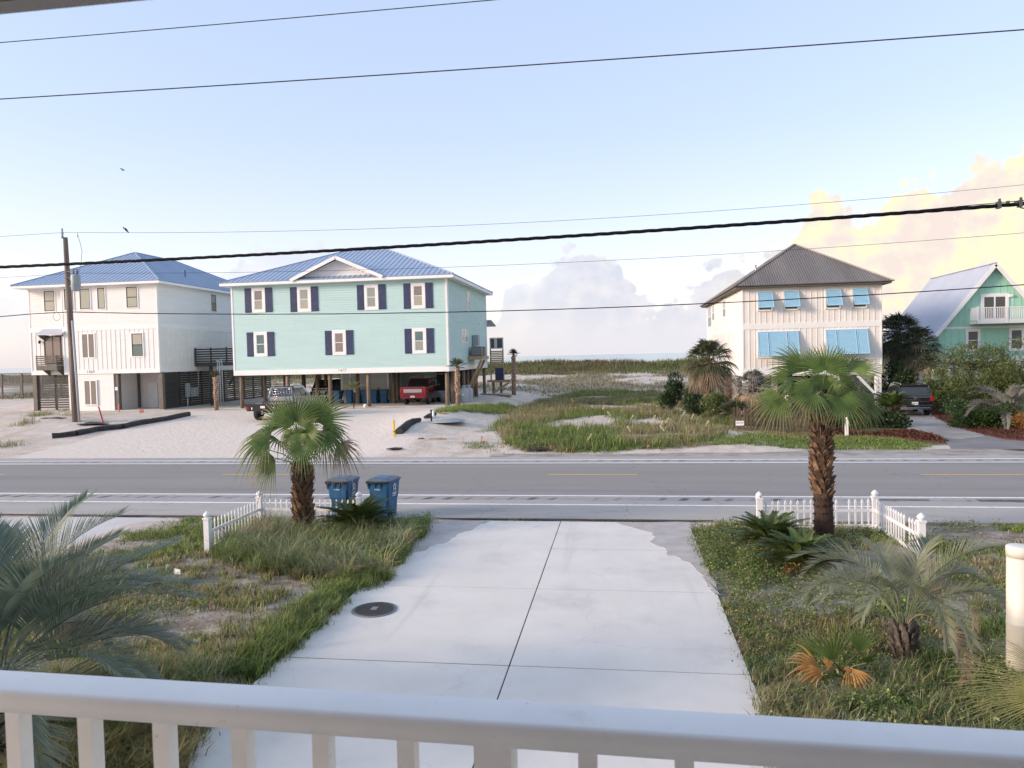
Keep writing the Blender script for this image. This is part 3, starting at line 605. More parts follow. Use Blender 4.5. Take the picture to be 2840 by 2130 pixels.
# ---------------------------------------------------------------- house 1469: white, blue hip roof
def house_white():
    Y = 53.0; xr = atY(*c1(1078, 900), Y).x; xl = atY(*c1(208, 900), Y+.6).x; xj = atY(*c1(430, 900), Y).x; zb = atY(*c1(760, 1062), Y).z; zt = atY(*c1(760, 448), Y).z; g = .68; yb = 71.0
    zbelt0, zbelt1 = atY(*c1(760, 768), Y).z, atY(*c1(760, 738), Y).z
    H = thing('white_house', 'three-storey white siding house with black windows and blue hip roof, numbered 1469', 'house', ((xl+xr)/2, Y, g))
    F, FB, R = Face('F', Y), Face('F', Y+.6), Face('R', xr)
    core = part('wall', MB().box(xj, xr, Y, yb, zb, zt).box(xl, xj, Y+.6, yb-.1, zb+.003, zt-.003), M_siding, H)
    planks(F, xj+.12, xr-.12, zbelt1, zt-.10, M_siding, core, .175); planks(FB, xl+.12, xj-.01, zbelt1, zt-.10, M_siding, core, .175)
    planks(R, Y+.12, yb, zbelt1, zt-.10, M_siding, core, .175)
    zt2 = zb+.30
    winF = rect(c1, 860, 932, 793, 945, Y); shut = rect(c1, 553, 645, 790, 962, Y); door = rect(c1, 303, 418, 810, 1000, Y+.6)
    battens(F, xj+.1, xr-.1, zt2, zbelt0, M_siding, core, .40, [(winF[0]-.1, winF[1]+.2, winF[2]-.1, winF[3]+.1), (shut[0], shut[1], shut[2], shut[3])])
    battens(FB, xl+.1, xj, zt2, zbelt0, M_siding, core, .36, [(door[0]-.1, door[1]+.1, zt2, door[3])]); battens(R, Y+.1, yb, zt2, zbelt0, M_siding, core, .40)
    mb = MB()
    for fc, a, b in ((F, xj, xr), (FB, xl, xj-.001), (R, Y-.0005, yb)):
        fc.box(mb, a, b, zbelt0, zbelt1, 0, .034); fc.box(mb, a, b, zb-.02, zt2, 0, .038); fc.box(mb, a, b, zt-.10, zt, 0, .04)
    for fc, a in ((F, xj), (F, xr-.10), (FB, xl)): fc.box(mb, a, a+.10, zt2, zbelt0, .001, .043); fc.box(mb, a, a+.10, zbelt1, zt-.10, .001, .043)
    R.box(mb, Y, Y+.10, zt2, zbelt0, .001, .043); R.box(mb, Y, Y+.10, zbelt1, zt-.10, .001, .043); part('trim_board', mb, M_white, H)
    k = dict(trim=M_white, sash=M_black, tw=.07, sw=.06)
    def wd(r, y, fc, **q): x0, x1, z0, z1 = rect(c1, *r, y); return window(fc, (x0-.07, x1+.07, z0-.07, z1+.07), H, **{**k, **q})
    wd((302, 372, 505, 642), Y+.6, FB, pane=(G_blind, G_blind)); wd((438, 500, 492, 632), Y, F, pane=(G_blind,), split=False); wd((543, 612, 490, 628), Y, F, pane=(G_blind,), split=False)
    wd((663, 712, 485, 625), Y, F, pane=(G_blind,), split=False); wd((858, 932, 477, 617), Y, F, pane=(G_blind, G_blind)); wd((895, 968, 793, 945), Y, F, pane=(G_blind, G_teal))
    a, b, c, d = rectX(c1, 1422, 1462, 525, 648, xr); window(R, (a, b, c, d), H, pane=(G_teal, G_dark), **k)
    window(FB, door, H, pane=(G_taupe, G_taupe), trim=M_black, sash=M_black, tw=.06, split=False, vert=True, nm='balcony_door')
    # closed tan shutters, each pair one framed unit
    def tanpair(r, y):
        x0, x1, z0, z1 = rect(c1, *r, y); mb = MB(); F.ring(mb, x0, x1, z0, z1, .09, 0, .05); F.box(mb, (x0+x1)/2-.05, (x0+x1)/2+.05, z0+.09, z1-.09, 0, .05); s = part('shutter_frame', mb, M_white, H)
        for a, b in ((x0+.09, (x0+x1)/2-.05), ((x0+x1)/2+.05, x1-.09)):
            mb = MB(); F.box(mb, a, b, z0+.09, z1-.09, .024, .038); n = int((z1-z0-.18)/.07)
            for i in range(n): zz = z0+.09+i*.07; F.box(mb, a+.02, b-.02, zz, zz+.045, .039, .047)
            part('louvre_leaf', mb, M_tan, s)
    tanpair((553, 645, 790, 962), Y); tanpair((570, 660, 1106, 1280), Y)
    # balcony and canopy on the set-back bay
    x0, x1, z0, z1 = rect(c1, 246, 385, 940, 1010, Y-.4); zf = atY(*c1(320, 1042), Y-.4).z; x1 = atY(*c1(432, 980), Y+.2).x-.1; yb0, yb1 = Y-.45, Y+.60
    bal = part('balcony', MB().box(x0, x1, yb0, yb1, zf, z0-.01), M_greyboard, H); n = 5; hh = (z1-z0)/n
    for i in range(n):
        zz = z0+i*hh+.02; part('slat', MB().box(x0, x1, yb0-.03, yb0, zz, zz+hh*.62), M_greyboard, bal)
        part('slat', MB().box(x1, x1+.03, yb0+.001, yb1, zz, zz+hh*.62), M_greyboard, bal); part('slat', MB().box(x0-.03, x0, yb0+.001, yb1, zz, zz+hh*.62), M_greyboard, bal)
    for u in (x0+.02, (x0+x1)/2, x1-.07): part('post', MB().box(u, u+.06, yb0+.001, yb0+.06, z0-.008, z1), M_greyboard, bal)
    for u in (x0+.3, x1-.3): part('bracket', MB().slab([(u, yb0+.3, zf-.002), (u, yb1, zf-.002), (u, yb1, zf-.5)], (.09, 0, 0)), M_greyboard, bal)
    a, b, c, d = rect(c1, 243, 427, 778, 798, Y-.2); cn = part('canopy', MB().slab([(a, Y-.35, c), (b, Y-.35, c), (b, Y+.6, d+.25), (a, Y+.6, d+.25)], (0, 0, -.06)), M_roofpale, H)
    for u in (a+.12, b-.2): part('bracket', MB().slab([(u, Y-.25, c-.06), (u, Y+.6, c-.0), (u, Y+.6, c-.55)], (.08, 0, 0)), M_greyboard, cn)
    lx, lz = atY(*c1(276, 852), Y+.6).x, atY(*c1(276, 852), Y+.6).z; part('wall_lamp', MB().lathe((lx, Y+.45, lz-.12), [(.05, 0), (.09, .05), (.09, .18), (.04, .26)], 10).box(lx-.03, lx+.03, Y+.45, Y+.62, lz+.05, lz+.10), M_black, H)
    # house number
    nx, _, nz0, nz1 = rect(c1, 589, 625, 1045, 1060, Y); part('house_number', text_mb('1469', .34, (nx, Y-.039, nz0-.02), (1, 0, 0), (0, 0, 1)), M_text, H)
    # ground floor: closed room, open carport, grey corner posts
    xa, xb = atY(*c1(465, 1200), Y).x, atY(*c1(770, 1200), Y).x; room = part('storage_room', MB().box(xa, xb, Y+.06, yb-1, g, zb), M_siding, H); planks(Face('F', Y+.06), xa, xb, g, zb-.02, M_siding, room, .175)
    xc, xd = atY(*c1(785, 1200), Y).x, atY(*c1(1083, 1200), Y).x; part('carport_room', MB().box(xb+.001, xr-.45, Y+3.2, Y+3.4, g, zb), M_siding, H)
    planks(Face('F', Y+3.2), xb+.3, xr-.45, g, zb-.03, M_siding, H.children[-1], .175)
    dx = atY(*c1(1040, 1200), Y+3.2).x; part('door', MB().box(dx-.42, dx+.42, Y+3.10, Y+3.17, g, g+2.05), M_white, H)
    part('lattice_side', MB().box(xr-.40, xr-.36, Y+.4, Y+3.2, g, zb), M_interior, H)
    for u, w in ((xc, .34), (xd, .34), (atY(*c1(938, 1200), Y+3).x, .22)): part('carport_post', MB().box(u-w/2, u+w/2, Y+.1 if w > .3 else Y+2.9, Y+.42 if w > .3 else Y+3.1, g-.4, zb), M_greyboard, H)
    part('notice', MB().box(xc-.16, xc+.10, Y+.08, Y+.095, atY(*c1(780, 1178), Y).z, atY(*c1(780, 1155), Y).z), M_paper, H)
    part('corner_post', MB().box(xl+.02, xl+.36, Y+.62, Y+.96, g-.4, zb), M_greyboard, H); part('corner_post', MB().box(xa-.25, xa-.01, Y+.30, Y+.56, g-.4, zb), M_greyboard, H)
    um = (xl+.36+xa-.25)/2; slat_panel(Face('F', Y+.75), xl+.40, um, g+.05, zb-.05, H, M_charcoal, .19, .12, nm='slat_gate'); slat_panel(Face('F', Y+.75), um+.05, xa-.27, g+.05, zb-.05, H, M_charcoal, .19, .12, nm='slat_gate')
    for i in range(10): slat_panel(R, Y+.45+i*1.8, Y+.45+i*1.8+1.76, g+.02, zb-.03, H, M_charcoal, .19, .14, d0=-.06, d1=-.02)
    # side deck
    q = atX(*c1(1313, 950), xr); yd = q.y; dz0, dz1 = atX(*c1(1318, 1015), xr).z, atX(*c1(1313, 892), xr).z; dxr = xr+4.4
    dk = part('side_deck', MB().box(xr+.05, dxr, yd, yd+3.5, dz0, dz0+.30), M_charcoal, H); n = 6; hh = (dz1-dz0-.34)/n
    for i in range(n): part('slat', MB().box(xr+.05, dxr, yd-.03, yd-.002, dz0+.34+i*hh, dz0+.34+i*hh+hh*.66), M_charcoal, dk)
    for i in range(4): u = xr+.06+i*1.4; part('post', MB().box(u, u+.10, yd, yd+.1, dz0+.302, dz1+.02), M_charcoal, dk)
    for u in (xr+1.2, xr+3.9): part('leg', MB().box(u, u+.2, yd+.2, yd+.4, g-.3, dz0-.002), M_charcoal, dk)
    part('brace', MB().beam((xr+3.9, yd+.3, dz0-.1), (xr+2.9, yd+.3, dz0-1.6), .14), M_charcoal, dk)
    # meter boxes on the side screen
    by = atX(*c1(1250, 1200), xr).y
    for i, (w, h, o) in enumerate(((.50, 1.15, 0), (.30, .75, .62), (.30, .75, .98), (.30, .75, 1.34))):
        z = atX(*c1(1250, 1225), xr).z; part('meter_box', MB().rbox(xr+.03, xr+.25, by+o, by+o+w*.9, z, z+h, .02), M_greybox, H)
    part('conduit', MB().tube([(xr+.12, by+.2, g-.1), (xr+.12, by+.2, z)], .05, 8).tube([(xr+.1, by+1.9, z+.2), (xr+.1, by+1.9, zb+.6)], .025, 8), M_pvc, H)
    for o in (1115, 1155): p = atX(*c1(o, 897), xr); part('vent', MB().cbox((xr+.05, p.y, p.z), .12, .22, .12), M_white, H)
    # roof
    ov = .55; ez = zt+.02; ex0, ex1, ey0, ey1 = xl-ov, xr+ov, Y-ov, yb+ov; xc_ = (ex0+ex1)/2; hw = (ex1-ex0)/2; ap = atY(*c1(955, 243), Y-ov+hw).z
    A, B = (xc_, ey0+hw, ap), (xc_, ey1-hw*1.1, ap); e = [(ex0, ey0, ez), (ex1, ey0, ez), (ex1, ey1, ez), (ex0, ey1, ez)]
    part('fascia', MB().box(ex0, ex1, ey0, ey1, ez-.24, ez-.075), M_white, H)
    for q in ((e[0], e[1], A), (e[1], e[2], B, A), (e[2], e[3], B), (e[3], e[0], A, B)): roof_plane(q, M_roofblue, H)
    caps([(A, e[0]), (A, e[1]), (A, B), (B, e[2]), (B, e[3])], M_roofblue, H)
    p = (ex1-1.9, ey0+6.6, ez+ (ap-ez)*.36); part('roof_vent', MB().lathe(p, [(.06, -.3), (.06, .35), (.10, .36), (.10, .42)], 8), M_steel, H)
house_white()

# ---------------------------------------------------------------- house 1477: mint on piles
MINT = {}
def house_mint():
    Y = 53.0; xl = atY(*c2(122, 750), Y).x; xr = atY(*c2(1778, 750), Y).x; zb = atY(*c2(950, 1092), Y).z; zt = atY(*c2(950, 372), Y).z; g = .68; yb = 68.6
    H = thing('mint_house', 'mint green siding house on timber piles with navy shutters and blue roof, numbered 1477', 'house', ((xl+xr)/2, Y, g)); MINT.update(xl=xl, xr=xr, zb=zb, Y=Y, yb=yb)
    F, R, Lf = Face('F', Y), Face('R', xr), Face('L', xl); core = part('wall', MB().box(xl, xr, Y, yb, zb, zt), M_mint, H)
    zs = zb+.34; planks(F, xl+.13, xr-.13, zs, zt-.12, M_mint, core, .175); planks(R, Y+.13, yb-.1, zs, zt-.12, M_mint, core, .175)
    mb = MB()
    for fc, a, b in ((F, xl, xr), (R, Y-.0005, yb)):
        fc.box(mb, a, b, zb-.03, zs, 0, .045); fc.box(mb, a, b, zt-.12, zt, 0, .045); fc.box(mb, a, a+.13, zs, zt-.12, .001, .046); fc.box(mb, b-.13, b, zs, zt-.12, .001, .046)
    part('trim_board', mb, M_white, H)
    W = [(268, 382, 437, 628, G_taupe, G_blind), (615, 735, 428, 622, G_grey, G_blind), (1130, 1250, 412, 607, G_grey, G_grey), (1490, 1607, 400, 598, G_taupe, G_blind),
         (283, 400, 775, 965, G_teal, G_teal), (885, 1002, 762, 953, G_taupe, G_taupe), (1497, 1617, 747, 942, G_teal, G_grey)]
    for x0, x1, y0, y1, ga, gb in W:
        r = rect(c2, x0, x1, y0, y1, Y); xm, w = (r[0]+r[1])/2, .54; z0, z1 = r[2], r[3]; window(F, (xm-w, xm+w, z0, z1), H, pane=(ga, gb), tw=.20, sw=.045)
        for s in (-1, 1): a = xm+s*(w+.01); b = xm+s*(w+.57); board_shutter(F, min(a, b), max(a, b), z0+.02, z1-.02, H)
    nx, _, nz0, nz1 = rect(c2, 933, 973, 1063, 1082, Y); part('house_number', text_mb('1477', .32, (nx-.02, Y-.046, nz0+.0), (1, 0, 0), (0, 0, 1), shear=.3), M_gtext, H)
    # right side: small windows, service boxes, air conditioners on a bracketed platform
    def sw(x0, x1, y0, y1, **k): window(R, rectX(c2, x0, x1, y0, y1, xr), H, tw=.07, sw=.04, **k)
    sw(1920, 1940, 465, 620, pane=(G_grey, G_dark)); sw(1878, 1897, 757, 862, pane=(G_grey, G_dark)); sw(1900, 1921, 757, 862, pane=(G_grey, G_dark))
    def onR(x, y): return atX(*c2(x, y), xr)
    for x, y in ((1850, 685), (1868, 685), (2010, 715)): p = onR(x, y); part('vent', MB().cbox((xr+.08, p.y, p.z), .16, .2, .14), M_white, H)
    p, q = onR(1960, 880), onR(1995, 805); bx = part('disconnect_box', MB().rbox(xr+.05, xr+.55, p.y, p.y+.75, p.z, q.z, .03), M_greybox, H); part('conduit', MB().tube([(xr+.2, p.y+.3, p.z), (xr+.2, p.y+.3, p.z-.9)], .04, 6), M_pvc, bx)
    p, q = onR(1928, 990), onR(1928, 965); py = p.y; pz0, pz1 = p.z, q.z+.02; pl = part('service_platform', MB().box(xr+.05, xr+1.25, py, py+2.9, pz0, pz1), M_newwood, H)
    for yy in (py+.15, py+1.6): part('brace', MB().beam((xr+1.1, yy, pz0-.05), (xr+.06, yy, zb-1.5), .14, .19), M_newwood, pl)
    for yy in (py+.3, py+1.5):
        ac = part('air_conditioner', MB().rbox(xr+.25, xr+1.1, yy, yy+.85, pz1, pz1+.80, .03), M_dgrey, H); mb = MB()
        for i in range(9): mb.box(xr+.30, xr+1.05, yy-.012, yy+.001, pz1+.08+i*.075, pz1+.115+i*.075)
        part('grille', mb, M_greybox, ac)
    # back porch stack seen past the corner
    bx0 = xr+.3; z0 = onR(2060, 1165).z; by = yb+.8
    dk = part('back_stair_deck', MB().box(xr-.2, xr+2.0, by, by+1.5, 1.78, 1.98), M_newwood, H); part('brace', MB().beam((xr+1.9, by+.1, 1.72), (xr+.3, by+.1, .72), .15, .2), M_newwood, dk)
    part('post', MB().box(xr+.9, xr+1.1, by+.9, by+1.1, .5, 1.78).box(xr+.2, xr+.4, by+.6, by+.8, .5, 1.78), M_pile, dk); part('heat_pump', MB().rbox(xr+.55, xr+1.35, by+.3, by+1.0, 1.98, 3.15, .03), M_navy, dk)
    mb = MB().box(xr+.05, xr+.17, by+.5, by+.62, 2.0, 5.9); dk2 = part('porch_screen', mb.box(xr+1.25, xr+1.37, by+.5, by+.62, 2.0, 5.9), M_newwood, H)
    for i in range(9): part('slat', MB().box(xr+.05, xr+1.37, by+.46, by+.498, 3.3+i*.17, 3.3+i*.17+.13), M_newwood, dk2)
    part('screen_frame', MB().frame(xr+.05, xr+.62, 4.95, 6.05, .09, by+.44, by+.49).frame(xr+.66, xr+1.40, 4.95, 6.05, .09, by+.44, by+.49), M_white, dk2); part('screen_pane', MB().box(xr+.13, xr+1.32, by+.47, by+.495, 5.03, 5.97), G_screen, dk2)
    part('porch_roof', MB().slab([(xr-3, yb, 7.6), (xr+.5, yb, 7.6), (xr+.5, yb+2.6, 7.15), (xr-3, yb+2.6, 7.15)], (0, 0, .08)), M_roofblue, H)
    # piles
    gx = [xl+.45, xl+4.2, xl+7.6, atY(*c2(1170, 1250), Y+.3).x, xr-.25]
    for j, yy in enumerate((Y+.3, Y+4.0, Y+7.7, Y+11.4, yb-.3)):
        for i, xx in enumerate(gx): pile(xx+(.8 if 0 < i < 4 and j % 2 else 0), yy, g-.5, zb, H)
    for xx in (xl+2.2, xl+5.9, xl+9.3): pile(xx, Y+7.7, g-.5, zb, H)
    for xx in (xr-.25,):
        for yy in (Y+2.1, Y+6, Y+9.5): pile(xx, yy, g-.5, zb, H)
    part('floor_beam', MB().box(xl+.15, xr-.15, Y+.10, yb-.2, zb-.05, zb+.02), M_greyboard, H)
    # storage room under the house, dark bay beside it
    rx0, rx1 = atY(*c2(955, 1200), Y+5.2).x, atY(*c2(1325, 1200), Y+5.2).x; rm = part('storage_room', MB().box(rx0, rx1, Y+5.2, yb-2, g, zb-.06), M_room, H)
    for u in (rx0+.05, rx0+.75, rx1-.15): part('trim_board', MB().box(u, u+.14, Y+5.165, Y+5.2, g, zb-.06), M_white, rm)
    part('inner_room', MB().box(rx1+.01, rx1+1.9, Y+9.0, yb-2, g, zb-.061), M_room, H); part('door', MB().box(rx1+.7, rx1+1.5, Y+8.93, Y+8.998, g, g+2.05), M_white, H); part('door_glass', MB().box(rx1+.95, rx1+1.25, Y+8.90, Y+8.929, g+.8, g+1.85), G_dark, H.children[-1])
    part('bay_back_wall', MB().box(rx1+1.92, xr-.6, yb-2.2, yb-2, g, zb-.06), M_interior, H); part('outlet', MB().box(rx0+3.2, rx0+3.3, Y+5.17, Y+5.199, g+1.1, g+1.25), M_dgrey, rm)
    mb = MB(); yy = Y+6.4
    for a, b in (((xr-4.4, 2.9), (xr-1.6, 2.9)), ((xr-4.4, 2.45), (xr-3.9, 2.9)), ((xr-1.6, 2.3), (xr-1.6, 2.9)), ((xr-2.8, 2.9), (xr-2.8, 3.3)), ((xr-2.8, 3.2), (xr-1.2, 3.2))): mb.tube([(a[0], yy, a[1]), (b[0], yy, b[1])], .035, 6)
    part('ceiling_pipe', mb, M_pvc, H)
    # roof with front gablet
    ov = .60; ez = zt+.03; ex0, ex1, ey0, ey1 = xl-ov, xr+ov, Y-ov, yb+ov; ym = (ey0+ey1)/2; a, b = atY(*c2(1085, 128), ym), atY(*c2(1258, 126), ym); rz = (a.z+b.z)/2
    A, B = (a.x, ym, rz), (b.x, ym, rz); e = [(ex0, ey0, ez), (ex1, ey0, ez), (ex1, ey1, ez), (ex0, ey1, ez)]; part('fascia', MB().box(ex0, ex1, ey0, ey1, ez-.27, ez-.075), M_white, H)
    for q in ((e[0], e[1], B, A), (e[1], e[2], B), (e[2], e[3], A, B), (e[3], e[0], A)): roof_plane(q, M_roofblue, H)
    caps([(A, B), (A, e[0]), (A, e[3]), (B, e[1]), (B, e[2])], M_roofblue, H)
    gl, gr, gt = atY(*c2(580, 352), ey0), atY(*c2(1262, 338), ey0), atY(*c2(902, 205), ey0+.1); gm = (gl.x+gr.x)/2; sl = (rz-ez)/(ym-ey0); gzz = gt.z; yk = ey0+(gzz-ez)/sl
    gb = part('gablet', MB().slab([(gl.x, ey0+.55, ez+.03), (gr.x, ey0+.55, ez+.03), (gm, ey0+.55, gzz-.05)], (0, .1, 0)), M_white, H)
    for s, q in ((-1, gl.x), (1, gr.x)):
        part('gablet_roof', MB().slab([(q+s*.1, ey0-.06, ez), (gm, ey0-.06, gzz+.05), (gm, yk+.2, gzz+.05)], (0, 0, .07)), M_roofblue, gb)
        part('barge_board', MB().beam((q+s*.12, ey0-.09, ez-.05), (gm, ey0-.09, gzz-.02), .05, .24), M_white, gb)
    mb = MB()
    for i in range(10):                              # shingles of the gablet face
        zz = ez+.10+i*.14; k = (gzz-.15-zz)/(gzz-ez)*(gr.x-gl.x)/2-.30
        if k < .1: break
        u = gm-k
        while u < gm+k-.1: mb.box(u+.006, u+.194, ey0+.525, ey0+.548, zz+random.uniform(0, .012), zz+.15); u += .2
    part('shingles', mb, M_white, gb, kind='stuff')
house_mint()

# ---------------------------------------------------------------- white house with sky-blue shutters, grey hip roof
def house_shutters():
    Y = 56.0; xl, xr = atY(*c4(483, 600), Y).x, atY(*c4(1340, 600), Y).x; zt = (atY(*c4(483, 385), Y).z+atY(*c4(1340, 358), Y).z)/2; zb = atY(*c4(1250, 915), Y).z; yb = 78.0; g = 0.0
    H = thing('shuttered_house', 'cream board-and-batten house with sky-blue awning shutters and dark grey hip roof', 'house', ((xl+xr)/2, Y, g))
    F, Lf = Face('F', Y), Face('L', xl); core = part('wall', MB().box(xl, xr, Y, yb, zb, zt), M_cream, H); zs = zb+.45; zm0, zm1 = atY(*c4(910, 640), Y).z, atY(*c4(910, 606), Y).z
    U = [(577, 672, 420, 528), (737, 832, 415, 523), (993, 1090, 407, 515), (1157, 1252, 400, 510)]; D = [(577, 828, 663, 820), (993, 1252, 650, 808)]
    ru = [rect(c4, *q, Y) for q in U]; rd = [rect(c4, *q, Y) for q in D]
    battens(F, xl+.1, xr-.1, zm1, zt-.10, M_cream, core, .40, [(r[0]-.05, r[1]+.05, r[2]-.15, r[3]+.1) for r in ru]); battens(F, xl+.1, xr-.1, zs, zm0, M_cream, core, .40, [(r[0]-.05, r[1]+.05, r[2]-.15, r[3]+.1) for r in rd])
    battens(Lf, Y+.1, Y+7.5, zm1, zt-.10, M_cream, core, .40); battens(Lf, Y+.1, Y+7.5, zs, zm0, M_cream, core, .40); planks(Lf, Y+7.6, yb, zs, zt-.10, M_cream, core, .18)
    mb = MB()
    for fc, a, b in ((F, xl, xr), (Lf, Y-.0005, yb)): fc.box(mb, a, b, zm0, zm1, 0, .03); fc.box(mb, a, b, zb-.02, zs, 0, .034); fc.box(mb, a, b, zt-.10, zt, 0, .034)
    for a in (xl, xr-.1): F.box(mb, a, a+.1, zs, zm0, 0, .036); F.box(mb, a, a+.1, zm1, zt-.1, 0, .036)
    Lf.box(mb, Y+7.48, Y+7.6, zs, zm0, .001, .036); Lf.box(mb, Y+7.48, Y+7.6, zm1, zt-.1, .001, .036); part('trim_board', mb, M_white, H)
    def leaf(x0, x1, z0, z1, out, par):
        """one louvred leaf hung from its top edge and propped out at the bottom"""
        L = z1-z0; th = math.asin(min(.9, out/L)); dn = Vector((0, -math.sin(th), -math.cos(th))); nr = Vector((0, -math.cos(th), math.sin(th))); o = Vector((0, Y-.05, z1))
        def P(x, s, d): return o+Vector((x, 0, 0))+dn*s+nr*d
        def slab(mb, x0, x1, s0, s1, d0, d1): return mb.add([P(x0, s0, d0), P(x1, s0, d0), P(x1, s1, d0), P(x0, s1, d0), P(x0, s0, d1), P(x1, s0, d1), P(x1, s1, d1), P(x0, s1, d1)], [(0, 1, 2, 3), (4, 5, 6, 7), (0, 1, 5, 4), (2, 3, 7, 6), (1, 2, 6, 5), (0, 3, 7, 4)])
        w = .055; mb = MB(); slab(mb, x0, x0+w, 0, L, 0, .05); slab(mb, x1-w, x1, 0, L, 0, .05); slab(mb, x0+w, x1-w, 0, w, 0, .05); slab(mb, x0+w, x1-w, L-w, L, 0, .05); s = part('shutter', mb, M_sky, par); me = None; n = int((L-2*w)/.085)
        for i in range(n):
            a = w+(L-2*w)*i/n; hh = (L-2*w)/n
            if me is None:
                mb = MB(); mb.add([P(x0+w, a, .012), P(x1-w, a, .012), P(x1-w, a+hh*1.15, .045), P(x0+w, a+hh*1.15, .045), P(x0+w, a, .004), P(x1-w, a, .004), P(x1-w, a+hh*1.15, .037), P(x0+w, a+hh*1.15, .037)], [(0, 1, 2, 3), (4, 5, 6, 7), (0, 1, 5, 4), (2, 3, 7, 6), (1, 2, 6, 5), (0, 3, 7, 4)]); org = P(x0, a, 0); me = mb.mesh('louvre', M_sky, org)
            piece('louvre', me, s, P(x0, a, 0))
        return s
    for r in ru:
        x0, x1, z0, z1 = r; window(F, (x0-.02, x1-.02, z0-.12, z1+.05), H, pane=(G_dark, G_dark), tw=.07); leaf(x0, x1-.04, z0-.02, z1, .55, H)
        for x in (x0+.03, x1-.08): part('prop_rod', MB().tube([(x, Y-.03, z0-.1), (x, Y-.56, z0+.02)], .014, 6), M_steel, H)
    for r in rd:
        x0, x1, z0, z1 = r; w = x1-x0; window(F, (x0-.02, x1-.02, z0-.05, z1+.05), H, pane=(G_dark, G_dark), tw=.08, vert=True, split=False)
        for a, b in ((0, .262), (.27, .725), (.733, 1)): leaf(x0+w*a, x0+w*b-.02, z0, z1, .55, H)
    for q in ((275, 298, 508, 640), (301, 317, 498, 600), (366, 386, 465, 580)):
        r = rectX(c4, *q, xl); window(Lf, (min(r[0], r[1]), max(r[0], r[1]), r[2], r[3]), H, pane=(G_grey, G_dark), tw=.07)
    # piles, braces, beams
    part('floor_beam', MB().box(xl+.05, xr-.05, Y+.05, yb-.1, zb-.12, zb+.02), M_white, H); ps = []
    for xx in (xl+.2, xl+3.2, xl+6.6, xr-.22):
        for yy in (Y+.22, Y+5, Y+10, Y+16): part('pile', MB().box(xx-.19, xx+.19, yy-.19, yy+.19, g-.3, zb-.121), M_white, H)
    for xa, xb in ((xl+6.8, xr-.42), (xl+3.4, xl+6.4)): part('brace', MB().beam((xa, Y+5.22, .3), (xb, Y+5.22, zb-.3), .07, .2), M_white, H); part('brace', MB().beam((xb, Y+5.30, .3), (xa, Y+5.30, zb-.3), .07, .2), M_white, H)
    part('brace', MB().beam((xr-1.6, Y+.25, zb-.2), (xr-.42, Y+.25, zb-1.5), .07, .18), M_white, H)
    for i, ch in enumerate('1487'): part('house_number', text_mb(ch, .24, (xr-.30, Y+.025, zb-.62-i*.26), (1, 0, 0), (0, 0, 1)), M_gtext, H)
    part('dark_panel', MB().box(xl+2, xr-1.3, Y+9, Y+9.2, g, zb-.2), M_interior, H)  # one flat upright dark panel across the space under the floor
    ov = .62; ez = zt; hw = (xr-xl)/2+ov; xm = (xl+xr)/2; ay = Y-ov+hw; A = Vector((xm, ay, atY(*c4(805, 128), ay).z)); ey1 = yb+ov; B = Vector((xm, ey1-hw, A.z)); e = [(xl-ov, Y-ov, ez), (xr+ov, Y-ov, ez), (xr+ov, ey1, ez), (xl-ov, ey1, ez)]
    for q in ((e[0], e[1], A), (e[1], e[2], B, A), (e[2], e[3], B), (e[3], e[0], A, B)): roof_plane(q, M_roofgrey, H, rib=.17, rw=.09, rh=.03, th=.05)
    caps([(A, e[0]), (A, e[1]), (A, B), (B, e[2]), (B, e[3])], M_roofgrey, H, .2); part('rafter_tails', MB().box(xl-.5, xr+.5, Y-.5, ey1-.15, ez-.16, ez-.055), M_greyboard, H)
    p = A.lerp(B, .35); part('roof_vent', MB().lathe((xm-2.2, p.y, A.z-1.5), [(.07, -.4), (.07, .5)], 8), M_steel, H)
    return xr
XR_SHUT = house_shutters()

